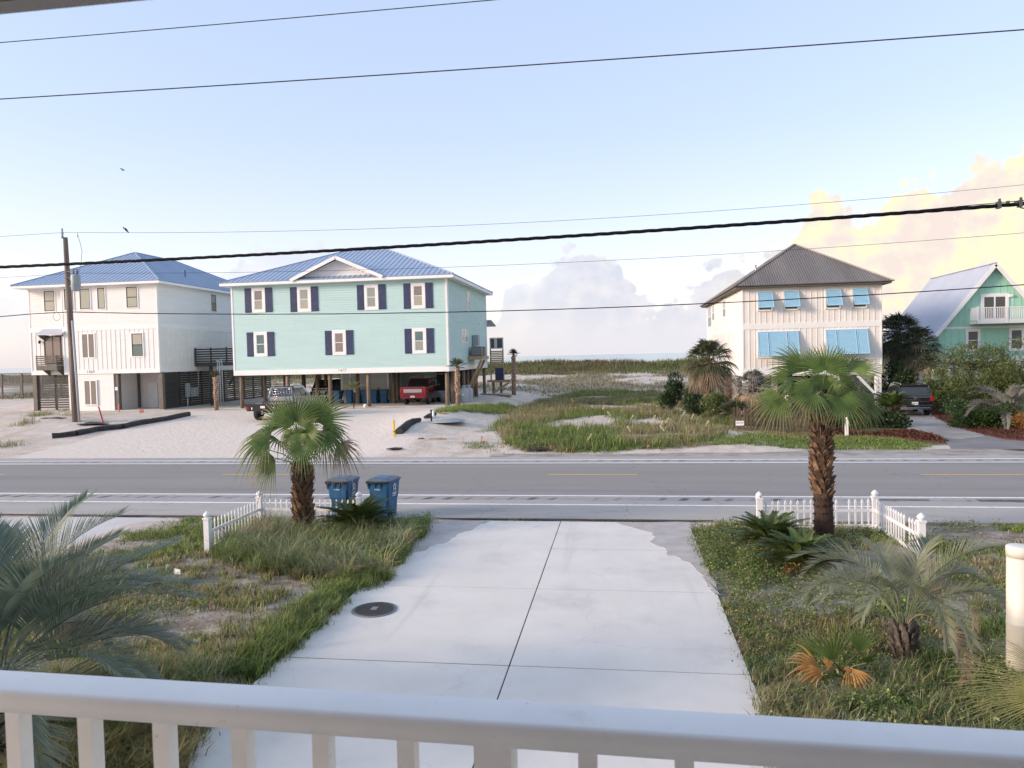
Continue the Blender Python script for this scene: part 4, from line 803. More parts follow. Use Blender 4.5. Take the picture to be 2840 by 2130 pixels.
# ---------------------------------------------------------------- seafoam gabled house
def house_green():
    Y = 65.0; xl = atY(*c4(1688, 740), Y).x; ap = atY(*c4(2040, 240), Y-.5); xm = ap.x; xr = 2*xm-xl; zb, ze = atY(*c4(1690, 850), Y).z, atY(*c4(1690, 648), Y).z; yb = atX(*c4(1640, 330), xm).y-.6; g = 0.0
    H = thing('seafoam_house', 'seafoam green gabled house on white piles with a white balcony and pale metal roof', 'house', (xm, Y, g))
    F, Lf = Face('F', Y), Face('L', xl); zr = ap.z-.12; sl = (zr-ze)/(xm-xl)
    core = part('wall', MB().slab([(xl, Y, zb), (xr, Y, zb), (xr, Y, ze), (xm, Y, zr), (xl, Y, ze)], (0, yb-Y, 0)), M_green, H)
    zs = zb+.32; n = 16
    for i in range(1, n): u = xl+(xr-xl)*i/n; z1 = ze+sl*min(u-xl, xr-u)-.05; mb = MB(); F.box(mb, u-.03, u+.03, zs, z1, 0, .022); part('batten', mb, M_green, core)
    battens(Lf, Y+.1, yb, zs, ze, M_green, core, .55)
    mb = MB(); F.box(mb, xl, xr, zb-.03, zs, 0, .03); Lf.box(mb, Y, yb, zb-.03, zs, 0, .03); F.box(mb, xl, xr, ze-.02, ze+.14, .0, .028); part('trim_board', mb, M_white, H)
    k = dict(pane=(G_screen, G_dark), tw=.15, sw=.05); window(F, rect(c4, 1853, 1943, 648, 785, Y), H, **k); window(F, rect(c4, 2118, 2212, 640, 780, Y), H, **k)
    dr = rect(c4, 1945, 2117, 430, 600, Y); window(F, dr, H, pane=(G_screen, G_screen), tw=.18, sw=.08, split=False, vert=True, nm='balcony_door')
    lp = atY(*c4(2128, 442), Y); part('wall_lamp', MB().cbox((lp.x, Y-.1, lp.z), .25, .2, .2), M_white, H)
    # balcony
    yb0 = Y-1.35; x0, x1 = atY(*c4(1925, 560), yb0).x, xm+2*(xm-atY(*c4(1925, 560), yb0).x)-1.0; z0, z1 = atY(*c4(2060, 612), yb0).z, atY(*c4(2060, 512), yb0).z
    bl = part('balcony', MB().box(x0, x1, yb0, Y-.003, z0, z0+.22), M_white, H); me = MB().box(0, .05, 0, .04, z0+.30, z1-.05).mesh('baluster', M_white)
    part('rail', MB().box(x0, x1, yb0-.02, yb0+.08, z1-.05, z1+.02), M_white, bl); part('rail', MB().box(x0, x1, yb0, yb0+.06, z0+.22, z0+.30), M_white, bl); part('rail', MB().box(x0, x0+.07, yb0+.081, Y, z1-.05, z1+.02), M_white, bl)
    u = x0+.12
    while u < x1-.1: piece('baluster', me, bl, (u, yb0+.01, 0)); u += .135
    for i in range(9): piece('baluster', me, bl, (x0+.005, yb0+.12+i*.135, 0))
    for u in (x0, (x0+x1)/2, x1-.12): part('post', MB().box(u, u+.12, yb0-.03, yb0+.09, z0+.001, z1+.10), M_white, bl)
    # piles and braces
    for xx in (xl+.25, xl+3, xl+6, xr-.25):
        for yy in (Y+.25, Y+4, Y+8, Y+12): part('pile', MB().box(xx-.17, xx+.17, yy-.17, yy+.17, g-.3, zb-.03), M_white, H)
    part('floor_beam', MB().box(xl+.05, xr-.05, Y+.05, yb-.1, zb-.02, zb+.02), M_white, H)
    for xa, xb, yy in ((xl+.5, xl+2.7, Y+4.25), (xl+3.2, xl+5.7, Y+4.25)): part('brace', MB().beam((xa, yy, .4), (xb, yy, zb-.1), .07, .2), M_white, H)
    part('brace', MB().beam((xl+.4, Y+.3, zb-.25), (xl+2.6, Y+.3, zb-.7), .07, .24), M_white, H); part('meter', MB().rbox(xl+.05, xl+.45, Y-.18, Y+.05, zb-1.5, zb-.8, .03), M_white, H)
    ov = .55; yo = .5; e0 = xl-.40; ez = ze-.40*sl
    for s in (-1, 1): roof_plane([(xm+s*(xm-e0), Y-yo, ez), (xm+s*(xm-e0), yb+yo, ez), (xm, yb+yo, zr+.10), (xm, Y-yo, zr+.10)], M_roofpale, H, rib=.30); part('barge_board', MB().beam((xm+s*(xm-e0), Y-yo-.03, ez-.06), (xm, Y-yo-.03, zr-.02), .05, .28), M_white, H)
    part('eave_board', MB().box(e0-.02, e0+.03, Y-yo, yb+yo, ez-.20, ez-.08), M_white, H); caps([((xm, Y-yo, zr+.10), (xm, yb+yo, zr+.10))], M_roofpale, H, .3)
house_green()
# ---------------------------------------------------------------- the porch the picture is taken from
def onG(x, y):
    """ray of a photo pixel down to the terrain"""
    z = 0.0
    for _ in range(30):
        p = atG(x, y, z); z = .5*z+.5*float(gz(p.x, p.y))
    p = atG(x, y, z); return Vector((p.x, p.y, float(gz(p.x, p.y))))
def porch():
    zt = EYE-.75; a, b = atG(0, 1443, zt), atG(2212, 1573, zt); D = (b-a); D.z = 0; D.normalize(); Nv = Vector((D.y, -D.x, 0))       # Nv points back to the camera
    ang = math.atan2(D.y, D.x); W = .115; T = .050; o = a
    R = thing('balcony_railing', 'white painted wooden balcony railing with square balusters, blurred in the foreground', 'railing', (0, 1.3, 2.55))
    prof = []                                                                      # rounded cap section: (towards camera, height)
    for cx, cz, a0 in ((.014, -.014, 180), (W-.014, -.014, 90)):
        for k in range(6): t = RAD(a0-k*18); prof.append((cx+.014*math.cos(t), cz+.014*math.sin(t)))
    prof += [(W, -T), (0, -T)]; u0, u1 = -3.0, 6.2; vs = [o+D*u+Nv*d+Vector((0, 0, z)) for u in (u0, u1) for d, z in prof]; n = len(prof)
    mb = MB(); mb.add(vs, [(i, (i+1) % n, n+(i+1) % n, n+i) for i in range(n)], True); mb.add(vs, [tuple(range(n)), tuple(range(2*n-1, n-1, -1))]); part('top_rail', mb, M_railtop, R)
    pl = o+Nv*(W*.78); nrm = Nv                                                     # plane of the baluster fronts
    def along(px, py): d = ray(px, py); t = (pl-CAMP).dot(nrm)/d.dot(nrm); return ((CAMP+d*t)-o).dot(D)
    y_at = lambda x: 1500+(x/2212.0)*130
    s0, s9 = along(231/SC, y_at(231/SC)+40), along(2478/SC, y_at(2478/SC)+25); st = (s9-s0)/9; rot = Matrix.Rotation(ang, 3, 'Z'); bw = .0375
    me = MB().cbox((0, 0, 0), bw, bw, .80, rot).mesh('baluster', M_railtop)
    for k in range(-9, 24):
        u = s0+st*k
        if not u0+.1 < u < u1-.1: continue
        c = o+D*u+Nv*(W*.60); c.z = zt-T-.40
        if k == 5: part('post', MB().cbox((c.x, c.y, (zt-T+2.2)/2), 0.078, .078, zt-T-2.2, rot), M_railtop, R)
        else: piece('baluster', me, R, c)
    part('bottom_rail', MB().cbox(o+D*(u0+u1)/2+Nv*.05+Vector((0, 0, -T-.825)), u1-u0, .07, .05, rot), M_railtop, R)
    # floor, roof and wall of the porch round the camera
    e0, e1 = atG(0, 32, 4.72), atG(330, 0, 4.72); E = (e1-e0); E.z = 0; E.normalize(); ye = lambda x: e0.y+(x-e0.x)*E.y/E.x
    P = thing('porch', 'shaded grey porch roof whose eave shows at the top corner of the sky', 'porch', (0, -1, 2.5))
    part('roof', MB().slab([(-7, ye(-7)-.036, 4.74), (7, ye(7)-.036, 4.74), (7, -2.4, 4.74), (-7, -2.4, 4.74)], (0, 0, .12)), M_porch, P); part('fascia', MB().slab([(-7, ye(-7)-.035, 4.72), (7, ye(7)-.035, 4.72), (7, ye(7)-.001, 4.72), (-7, ye(-7)-.001, 4.72)], (0, 0, .22)), M_porch, P)
    part('floor', MB().box(-7, 7, -2.4, 1.40, 2.40, 2.52), M_porchw, P); part('wall', MB().box(-7, 7, -2.6, -2.41, 0, 4.86), M_porchw, P)
    for x in (-6.5, 6.5): part('post', MB().box(x-.09, x+.09, .70, .88, 0, 4.74), M_porchw, P)
porch()
# ---------------------------------------------------------------- cables and the utility pole
def curve3(p0, p1, p2, n=40, ext=(0, 0)):
    """parabola through three points, extended past both ends"""
    A = [Vector(p) for p in (p0, p1, p2)]; tm = (A[1].x-A[0].x)/(A[2].x-A[0].x); out = []
    for i in range(n+1):
        t = -ext[0]+(1+ext[0]+ext[1])*i/n; l0 = (t-tm)*(t-1)/(tm*1.0); l1 = t*(t-1)/(tm*(tm-1)); l2 = t*(t-tm)/(1-tm); out.append(A[0]*l0+A[1]*l1+A[2]*l2)
    return out
YC = 13.0
solo('power_line', MB().tube(curve3(atY(0, 92, YC), atY(500, 50, YC), atY(1063, 0, YC), 24, (.6, 1.3)), .0085, 6), M_wire, 'thin overhead wire, the topmost one crossing the upper left sky', 'power line', loc=(0, YC, 10))
solo('power_line', MB().tube(curve3(atY(0, 214, YC), atY(1106, 143, YC), atY(2212, 64, YC), 24, (.4, .4)), .0105, 6), M_wire, 'thin overhead wire crossing the open blue sky just under the topmost wire', 'power line', loc=(0, YC, 9))
def bundle():
    pts = curve3(atY(0, 577, YC), atY(1106, 518, YC), atY(2212, 440, YC), 160, (.4, .15)); B = thing('cable_bundle', 'thick black bundle of twisted cables strung across the sky in front of the houses', 'cable', pts[0])
    for k in range(3):
        q = []
        for i in range(len(pts)*3-2):
            j, f = divmod(i, 3); p = pts[j].lerp(pts[min(j+1, len(pts)-1)], f/3); a = p.x*7.5+k*2.0944; q.append(p+Vector((0, math.cos(a), math.sin(a)))*.014)
        part('strand', MB().tube(q, .019, 6), M_cable, B)
    mp = curve3(atY(1900, 463, YC), atY(2060, 447, YC), atY(2212, 433, YC), 16, (0, 1)); part('messenger_wire', MB().tube([p+Vector((0, 0, .0)) for p in mp], .006, 6), M_cable, B)
    for x in (2157, 2203): p = atY(x, 443 if x < 2180 else 440, YC); part('clamp', MB().cbox(p, .05, .09, .11).cbox(p+Vector((.015, 0, .07)), .03, .03, .06), M_dgrey, B)
    for x, y in ((2177, 437), (2195, 437)): p = atY(x, y, YC); part('clamp', MB().cbox(p, .04, .04, .04), M_dgrey, B)
    part('drop_wire', MB().tube([atY(2196, 443, YC), atY(2206, 449, YC-.05), atY(2225, 452, YC-.1), atY(2260, 455, YC-.2), atY(2400, 470, YC-.5)], .010, 6), M_cable, B)
bundle()
YP = 45.0
def pole():
    b = onG(165, 909); k = b.y; t = atY(141, 513, k); top = Vector((t.x, k, t.z)); U = thing('utility_pole', 'weathered wooden utility pole carrying a grey transformer beside the white house', 'utility pole', b)
    part('pole', MB().tube([b-Vector((0, 0, .8)), b.lerp(top, .33), b.lerp(top, .66), top], [.235, .205, .165, .13], 16), M_polewood, U)
    part('conduit', MB().tube([b+Vector((.27, -.1, -.3)), b.lerp(top, .55)+Vector((.2, -.1, 0))], .055, 8), M_pvc, U)
    c = atY(*c1(512, 450), k); r = .27; tr = part('transformer', MB().lathe((c.x+.05, k-.05, c.z-.5), [(r*.9, 0), (r, .04), (r, .92), (r*.95, .97), (r*.4, 1.03)], 18), M_greybox, U)
    part('bracket', MB().box(top.x+.05, c.x, k-.06, k+.06, c.z-.25, c.z-.15).box(top.x+.05, c.x, k-.06, k+.06, c.z+.2, c.z+.3), M_steel, tr)
    for dx in (-.12, .12): part('bushing', MB().lathe((c.x+.05+dx, k-.05, c.z+.5), [(.04, 0), (.06, .08), (.035, .14), (.06, .2), (.03, .34)], 8), M_dgrey, tr)
    i0 = atY(*c1(430, 140), k); part('insulator', MB().lathe((i0.x, k-.1, i0.z-.1), [(.05, 0), (.08, .1), (.05, .2), (.08, .32), (.05, .42), (.06, .6)], 8), M_greybox, U)
    for s in ((455, 470, 560),): part('jumper', MB().tube([atY(*c1(523, 118), k), atY(*c1(540, 170), k), atY(*c1(555, 235), k), atY(*c1(548, 330), k), atY(*c1(525, 395), k)], .012, 6), M_wire, U)
    part('cutout', MB().lathe(atY(*c1(523, 128), k)-Vector((0, 0, .1)), [(.03, 0), (.05, .1), (.03, .25)], 8), M_white, U)
    for z in (380, 420): p = atY(*c1(462, z), k); part('spacer', MB().box(p.x-.1, p.x+.75, k-.2, k-.15, p.z, p.z+.05), M_dgrey, U)
    p = atY(*c1(400, 680), k); part('loop', MB().tube([Vector((p.x+.25*math.cos(a), k-.2, p.z+.25*math.sin(a))) for a in np.linspace(0, 2*math.pi, 14)], .012, 5, cap=False), M_wire, U)
    return k
YP = pole()
solo('power_line', MB().tube(curve3(atY(140, 502, YP), atY(1106, 482, YP), atY(2212, 399, YP), 40, (0, .25)), .010, 5).tube([atY(140, 502, YP), atY(0, 511, YP), atY(-250, 528, YP)], .010, 5), M_wire, 'hair-thin wire running from the very top of the utility pole above the roofs', 'power line', loc=(0, YP, 12))
solo('power_line', MB().tube(curve3(atY(165, 590, YP), atY(1106, 572, YP), atY(2212, 503, YP), 40, (0, .25)), .010, 5).tube([atY(165, 590, YP), atY(0, 600, YP), atY(-250, 616, YP)], .010, 5), M_wire, 'hair-thin wire leaving the utility pole at the transformer, crossing the mint roof', 'power line', loc=(0, YP, 10))
solo('power_line', MB().tube(curve3(atY(150, 674, YP), atY(1106, 671, YP), atY(2212, 615, YP), 40, (0, .25)), .026, 6).tube([atY(150, 674, YP), atY(70, 678, YP), atY(0, 684, YP), atY(-250, 698, YP)], .026, 6), M_cable, 'black communication cable crossing the house fronts below the upper windows', 'power line', loc=(0, YP, 7))
def bird(p, s, label, flying):
    b = thing('bird', label, 'bird', p); b.location = p; o = Vector(p)
    if flying:
        mb = MB().tube([o+Vector((-.16*s, 0, 0)), o+Vector((-.05*s, 0, .01)), o+Vector((.1*s, 0, .02)), o+Vector((.17*s, 0, .02))], [.01*s, .05*s, .045*s, .01*s], 8); part('body', mb, M_black, b)
        for k in (-1, 1): part('wing', MB().slab([o+Vector((-.05*s, 0, .02)), o+Vector((.07*s, 0, .02)), o+Vector((.02*s, k*.2*s, .12*s)), o+Vector((-.09*s, k*.38*s, .09*s))], (0, 0, .012)), M_black, b)
    else:
        part('body', MB().tube([o+Vector((-.10, 0, .14)), o+Vector((-.04, 0, .13)), o+Vector((.05, 0, .05)), o+Vector((.14, 0, -.06)), o+Vector((.22, 0, -.13))], [.03, .06, .075, .035, .02], 8), M_black, b); part('head', MB().lathe(o+Vector((-.12, 0, .12)), [(.01, 0), (.045, .03), (.045, .07), (.01, .1)], 8), M_black, b)
bird(atY(271, 499, YP)+Vector((0, 0, .02)), 1, 'small dark bird perched on the hair-thin top wire', False)
bird(atY(266, 368, 40), .6, 'tiny dark bird flying in the open sky', True)
# ---------------------------------------------------------------- picket fences
def fence(tops, label, runs, zt=.90, gaps=()):
    P = [atG(x, y, zt) for x, y in tops]; P = [Vector((p.x, p.y, float(gz(p.x, p.y)))) for p in P]; T = thing('picket_fence', label, 'fence', P[0], None)
    mep = MB().box(-.06, .06, -.06, .06, -.3, .74).box(-.075, .075, -.075, .075, .74, .775).lathe((0, 0, .775), [(.045, 0), (.045, .015), (.078, .04), (.082, .065), (.06, .10), (.02, .135), (.004, .145)], 12).mesh('post', M_whitev)
    pk = MB().box(-.017, .017, -.011, .011, .04, .62); pk.add([(-.023, -.015, .62), (.023, -.015, .62), (.023, .015, .62), (-.023, .015, .62), (-.023, -.015, .66), (.023, -.015, .66), (.023, .015, .66), (-.023, .015, .66), (0, 0, .725)],
        [(0, 3, 2, 1), (0, 1, 5, 4), (1, 2, 6, 5), (2, 3, 7, 6), (3, 0, 4, 7), (4, 5, 8), (5, 6, 8), (6, 7, 8), (7, 4, 8)]); mek = pk.mesh('picket', M_whitev)
    for p in P: piece('post', mep, T, p)
    for i, j in runs:
        a, b = P[i], P[j]; d = b-a; L = d.length; n = max(2, int((L-.1)/.138)); ang = math.atan2(d.y, d.x)
        for k in range(1, n):
            q = a+d*(k/n)
            if k in gaps: continue
            o = piece('picket', mek, T, q+Vector((0, 0, random.uniform(-.006, .006)))); o.rotation_euler.z = ang; o.rotation_euler.y = random.uniform(-.012, .012)
        for z in (.45, .10): part('rail', MB().beam(a+Vector((0, 0, z)), b+Vector((0, 0, z)), .030, .065), M_whitev, T)
    return P
fence([(447, 1112), (560, 1067), (775, 1069)], 'white vinyl picket fence corner round the palm beside the two blue bins', ((0, 1), (1, 2)))
fence([(1640, 1069), (1890, 1064), (1990, 1119)], 'white vinyl picket fence corner round the tall palm, beside the two sago palms', ((0, 1), (1, 2)), gaps=(13,))
# ---------------------------------------------------------------- wheeled bins
def bin_parts(T, nums, logo):
    o = Vector((0, 0, 0)); ring = lambda w, d, z, r=.05: [(-w+r, -d, z), (w-r, -d, z), (w, -d+r, z), (w, d-r, z), (w-r, d, z), (-w+r, d, z), (-w, d-r, z), (-w, -d+r, z)]
    lv = [ring(.235, .25, .04), ring(.25, .29, .50), ring(.262, .30, .56), ring(.272, .31, .60), ring(.30, .345, .98), ring(.315, .36, .985), ring(.32, .365, 1.02)]
    mb = MB(); vs = [p for r in lv for p in r]; fs = [(k*8+j, k*8+(j+1) % 8, (k+1)*8+(j+1) % 8, (k+1)*8+j) for k in range(len(lv)-1) for j in range(8)]; fs.append(tuple(range(7, -1, -1))); fs.append(tuple(range(len(lv)*8-8, len(lv)*8))); mb.add(vs, fs); part('body', mb, M_bin, T)
    lid = part('lid', MB().add([*ring(.335, .375, 1.022), *ring(.335, .375, 1.05), *ring(.27, .30, 1.095)], [(k*8+j, k*8+(j+1) % 8, (k+1)*8+(j+1) % 8, (k+1)*8+j) for k in range(2) for j in range(8)]+[tuple(range(7, -1, -1)), tuple(range(16, 24))]), M_binlid, T)
    part('lid_panel', MB().box(-.2, .2, -.22, .22, 1.096, 1.104), M_bin, lid)
    for x in (-.27, -.08, .08, .27): part('hinge_lug', MB().slab([(x-.02, -.40, 1.0), (x-.02, -.33, 1.0), (x-.02, -.325, .82)], (.04, 0, 0)), M_bin, T)
    part('handle', MB().tube([(-.30, -.41, 1.01), (.30, -.41, 1.01)], .017, 8), M_rubber, T)
    for x in (-.22, .22): part('hinge_cap', MB().box(x-.08, x+.08, -.425, -.37, .985, 1.035), M_rubber, T)
    part('axle', MB().tube([(-.30, -.20, .12), (.30, -.20, .12)], .014, 6), M_steel, T)
    for x in (-.285, .285): w = part('wheel', MB().lathe((x-.03, -.20, .125), [(.05, 0), (.125, .005), (.125, .055), (.05, .06)], 16, 'X'), M_rubber, T)
    part('wheel_arch', MB().lathe((-.26, -.22, .125), [(.17, 0), (.17, .52)], 14, 'X'), M_bin, T)
    if nums: part('serial_number', text_mb(nums, .055, (-.11, -.338, .80), (1, 0, 0), (0, 0.075, .997)), M_wtext, T)
    if logo:
        q = lambda u, v: Vector((.302+(v-.8)*.075, u, v)); mb = MB(); star = []
        for k in range(10): a = math.pi/2+k*math.pi/5; r = .085 if k % 2 == 0 else .045; star.append((r*math.cos(a), .86+r*math.sin(a)))
        for k in range(10): mb.beam(q(*star[k]), q(*star[(k+1) % 10]), .012, .016)
        mb.beam(q(-.05, .74), q(-.05, .82), .012, .02); mb.beam(q(.05, .74), q(.05, .82), .012, .02)
        for v, w in ((.70, .11), (.675, .09), (.63, .10)): mb.beam(q(-w, v), q(w, v), .012, .014)
        part('logo', mb, M_wtext, T)
def place_bin(p, rz, label, group, nums=None, logo=True):
    T = thing('wheeled_bin', label, 'bin', (0, 0, 0), group); bin_parts(T, nums, logo); T.location = p; T.rotation_euler.z = rz; return T
p = atG(829, 1037, 1.06); place_bin((p.x, p.y, .047), RAD(-9), 'blue wheeled bin at the roadside next to the driveway, clear of the fence', None, '121042')
p = atG(741, 1037, 1.06); place_bin((p.x, p.y, .047), RAD(-6), 'blue wheeled bin at the roadside behind the fence pickets and sago palm', None, '113048')
def house_bins():
    src = None
    for k, cx in enumerate((935, 1020, 1090, 1145, 1212, 1290)):
        X = atY(*c2(cx, 1280), 57.4).x; r = RAD(180+random.uniform(-8, 8)); lb = 'blue wheeled bin in the row under the mint house'
        if src is None: src = place_bin((X, 57.4, .70), r, lb, 'bins under the mint house', None, False); continue
        t = src.copy(); COL.objects.link(t); t.location = (X, 57.4+random.uniform(-.1, .1), .70); t.rotation_euler.z = r
        for c in src.children:
            d = c.copy(); COL.objects.link(d); d.parent = t
            for e in c.children: f = e.copy(); COL.objects.link(f); f.parent = d
house_bins()
# ---------------------------------------------------------------- vehicles (built along +y, rear at y=0, then moved)
def arch(yc, r, z0, n=7): return [(yc+r*math.cos(a), .36+r*math.sin(a)) for a in np.linspace(0.10, math.pi-.10, n)]
def shell(prof, hw, top_in=0.0, z_in=1.0):
    """closed side profile (y, z) given a width; sides lean in above z_in"""
    n = len(prof); w = lambda z: hw-max(0, z-z_in)*top_in; mb = MB()
    vs = [(-w(z), y, z) for y, z in prof]+[(w(z), y, z) for y, z in prof]
    return mb.add(vs, [tuple(range(n)), tuple(range(2*n-1, n-1, -1))]+[(i, i+n, (i+1) % n+n, (i+1) % n) for i in range(n)])
def wheel(T, x, y, r, s, rimm=None, w=.26):
    t = part('wheel', MB().lathe((x-w/2, y, r), [(r*.62, 0), (r*.93, .0), (r, .04), (r, w-.04), (r*.93, w), (r*.62, w)], 24, 'X'), M_rubber, T); xo = x+s*w/2
    mb = MB().lathe((xo-.02 if s > 0 else xo-.01, y, r), [(r*.60, 0), (r*.60, .03)], 20, 'X'); part('rim', mb, M_dgrey, t); mb = MB()
    for k in range(6): a = k*math.pi/3; mb.beam((xo+s*.014, y, r), (xo+s*.014, y+r*.58*math.cos(a), r+r*.58*math.sin(a)), .03, .09)
    part('spokes', mb, rimm or M_rim, t)
def quad_panel(name, pts, mt, T, off=(0, 0, 0), th=.012):
    P = [Vector(p)+Vector(off) for p in pts]; n = (P[1]-P[0]).cross(P[2]-P[0]).normalized(); return part(name, MB().slab(P, n*th), mt, T)
def greenhouse(T, y0, y1, y2, y3, zb, zt, wb, wt, paint, glassm):
    """cab: base y0..y3 at zb, roof y1..y2 at zt"""
    v = [(-wb, y0, zb), (wb, y0, zb), (wb, y3, zb), (-wb, y3, zb), (-wt, y1, zt), (wt, y1, zt), (wt, y2, zt), (-wt, y2, zt)]
    part('cab', MB().add(v, [(0, 3, 2, 1), (4, 5, 6, 7), (0, 1, 5, 4), (1, 2, 6, 5), (2, 3, 7, 6), (3, 0, 4, 7)]), paint, T)
    def lerp(a, b, t): return Vector(a).lerp(Vector(b), t)
    def face(a, b, c, d, u0, u1, v0, v1): return [lerp(lerp(a, b, u), lerp(d, c, u), w) for u, w in ((u0, v0), (u1, v0), (u1, v1), (u0, v1))]
    quad_panel('rear_window', face(v[0], v[1], v[5], v[4], .08, .92, .10, .86), glassm, T, (0, -.008, .004), .012); quad_panel('windscreen', face(v[3], v[2], v[6], v[7], .06, .94, .08, .92), glassm, T, (0, .012, .004), -.012)
    return lambda s, u0, u1, v0=.10, v1=.84: quad_panel('side_window', face(v[1] if s > 0 else v[0], v[2] if s > 0 else v[3], v[6] if s > 0 else v[7], v[5] if s > 0 else v[4], u0, u1, v0, v1), glassm, T, (s*.010, 0, .002), .012)
def finish(T, p, rz): T.location = p; T.rotation_euler.z = rz
def red_truck():
    T = thing('pickup_truck', 'red pickup truck backed under the mint house, chrome band across its tailgate', 'pickup truck'); hw = 1.0
    prof = [(.08, .52), (.0, .62), (.0, 1.02), (.03, 1.38), (1.75, 1.36), (4.3, 1.30), (5.5, 1.20), (5.80, 1.05), (5.86, .62), (5.7, .48)]+arch(4.75, .50, 0)+[(3.6, .46), (2.2, .46)]+arch(1.30, .50, 0)+[(.6, .50)]
    part('body', shell(prof, hw, .22, .95), M_red, T); sw = greenhouse(T, 1.72, 2.05, 3.35, 4.45, 1.33, 1.96, .90, .70, M_red, M_carglass)
    for s in (-1, 1): sw(s, .10, .44); sw(s, .48, .84, .08)
    part('roof_panel', MB().box(-.66, .66, 2.12, 3.25, 1.962, 1.972), M_carblack, T); part('bed_cover', MB().box(-.88, .88, .08, 1.72, 1.375, 1.40), M_rubber, T)
    tg = part('tailgate', MB().rbox(-.80, .80, -.035, .03, .78, 1.34, .015), M_red, T); part('chrome_band', MB().box(-.70, .70, -.05, -.036, .98, 1.22), M_chrome, tg); part('chrome_line', MB().box(-.70, .70, -.056, -.051, 1.08, 1.11), M_dgrey, tg)
    for s in (-1, 1):
        part('tail_light', MB().rbox(s*.90-.085, s*.90+.085, -.03, .10, .92, 1.33, .02), M_lens, T); part('fog_reflector', MB().box(s*.72-.08, s*.72+.08, -.075, -.06, .76, .80), M_lens, T)
        part('mirror', MB().rbox(s*1.10-.11, s*1.10+.11, 3.85, 3.98, 1.30, 1.52, .03), M_carblack, T); part('door_handle', MB().box(s*.985-.012, s*.985+.012, 2.4, 2.6, 1.12, 1.16), M_chrome, T); part('running_board', MB().rbox(s*.98-.08, s*.98+.08, 2.0, 4.1, .38, .45, .02), M_chrome, T)
        for y in (1.30, 4.75): wheel(T, s*.86, y, .42, s)
    bp = part('bumper', MB().rbox(-.98, .98, -.12, .14, .56, .76, .03), M_red, T); part('number_plate', MB().box(-.17, .17, -.135, -.121, .60, .74), M_plate, bp); part('plate_text', text_mb('8A 4C2', .10, (-.155, -.137, .635), (1, 0, 0), (0, 0, 1), font_sx=.8), M_text, bp)
    part('hitch', MB().box(-.06, .06, -.1, .4, .42, .54).box(-.5, .5, .3, .5, .40, .50), M_rubber, T); part('brake_lamp', MB().box(-.2, .2, 2.05, 2.09, 1.945, 1.975), M_lens, T)
    p = atG(*c2(1520, 1338), .70); q = atY(*c2(1515, 1250), p.y); finish(T, (q.x, p.y-.3, .70), RAD(1))
red_truck()
def flatbed():
    T = thing('flatbed_truck', 'silver flatbed truck with black bed and wire headache rack, behind the palm fronds', 'truck'); hw = 1.0
    prof = [(2.25, .55), (2.2, 1.32), (4.6, 1.32), (5.85, 1.22), (6.1, 1.0), (6.1, .55)]+arch(5.15, .50, 0)+[(4.1, .5), (2.8, .5)]
    part('body', shell(prof, hw, .2, .95), M_silver, T); sw = greenhouse(T, 2.25, 2.42, 3.9, 4.75, 1.30, 2.02, .92, .76, M_silver, M_carglass)
    for s in (-1, 1): sw(s, .08, .42); sw(s, .46, .84)
    part('bed', MB().rbox(-1.22, 1.22, .0, 2.15, .92, 1.06, .02), M_carblack, T)
    tb = part('tail_board', MB().slab([(-1.22, -.04, 1.05), (1.22, -.04, 1.05), (1.05, -.04, .62), (-1.05, -.04, .62)], (0, .09, 0)), M_rubber, T)
    for s in (-1, 1):
        part('tail_light', MB().rbox(s*1.02-.11, s*1.02+.11, -.06, -.041, .74, .88, .008), M_lens, tb); part('marker', MB().box(s*.72-.03, s*.72+.03, -.055, -.041, .72, .86), M_paper, tb)
        for y in (1.05, 5.15): wheel(T, s*.88, y, .43, s, M_dgrey, .30)
        part('mirror', MB().rbox(s*1.12-.10, s*1.12+.10, 4.3, 4.42, 1.32, 1.6, .03), M_carblack, T)
    part('number_plate', MB().box(-.15, .15, -.055, -.041, .80, .94), M_plate, tb); part('hitch_ball', MB().lathe((0, -.12, .50), [(.02, 0), (.02, .08), (.035, .1), (.03, .15)], 8).box(-.04, .04, -.15, .5, .44, .50), M_steel, T); part('chassis', MB().box(-.45, .45, .1, 5.2, .50, .80), M_rubber, T)
    rk = part('headache_rack', MB().frame(-.95, .95, 1.06, 2.06, .07, 2.12, 2.18), M_carblack, T); mb = MB()
    for i in range(1, 9): mb.tube([(-.9+i*.2, 2.14, 1.1), (-.9+i*.2, 2.14, 2.02)], .010, 5)
    for i in range(1, 6): mb.tube([(-.9, 2.14, 1.08+i*.16), (.9, 2.14, 1.08+i*.16)], .010, 5)
    part('mesh_wires', mb, M_chrome, rk)
    for s in (-1, 1): part('work_lamp', MB().rbox(s*.72-.05, s*.72+.05, 2.02, 2.11, 1.82, 1.92, .015), M_paper, rk)
    part('roof_rails', MB().box(-.66, -.60, 2.6, 3.8, 2.03, 2.07).box(.60, .66, 2.6, 3.8, 2.03, 2.07), M_steel, T)
    p = onG(558, 907); finish(T, (p.x+.88, p.y-1.05, p.z), RAD(-2))
flatbed()
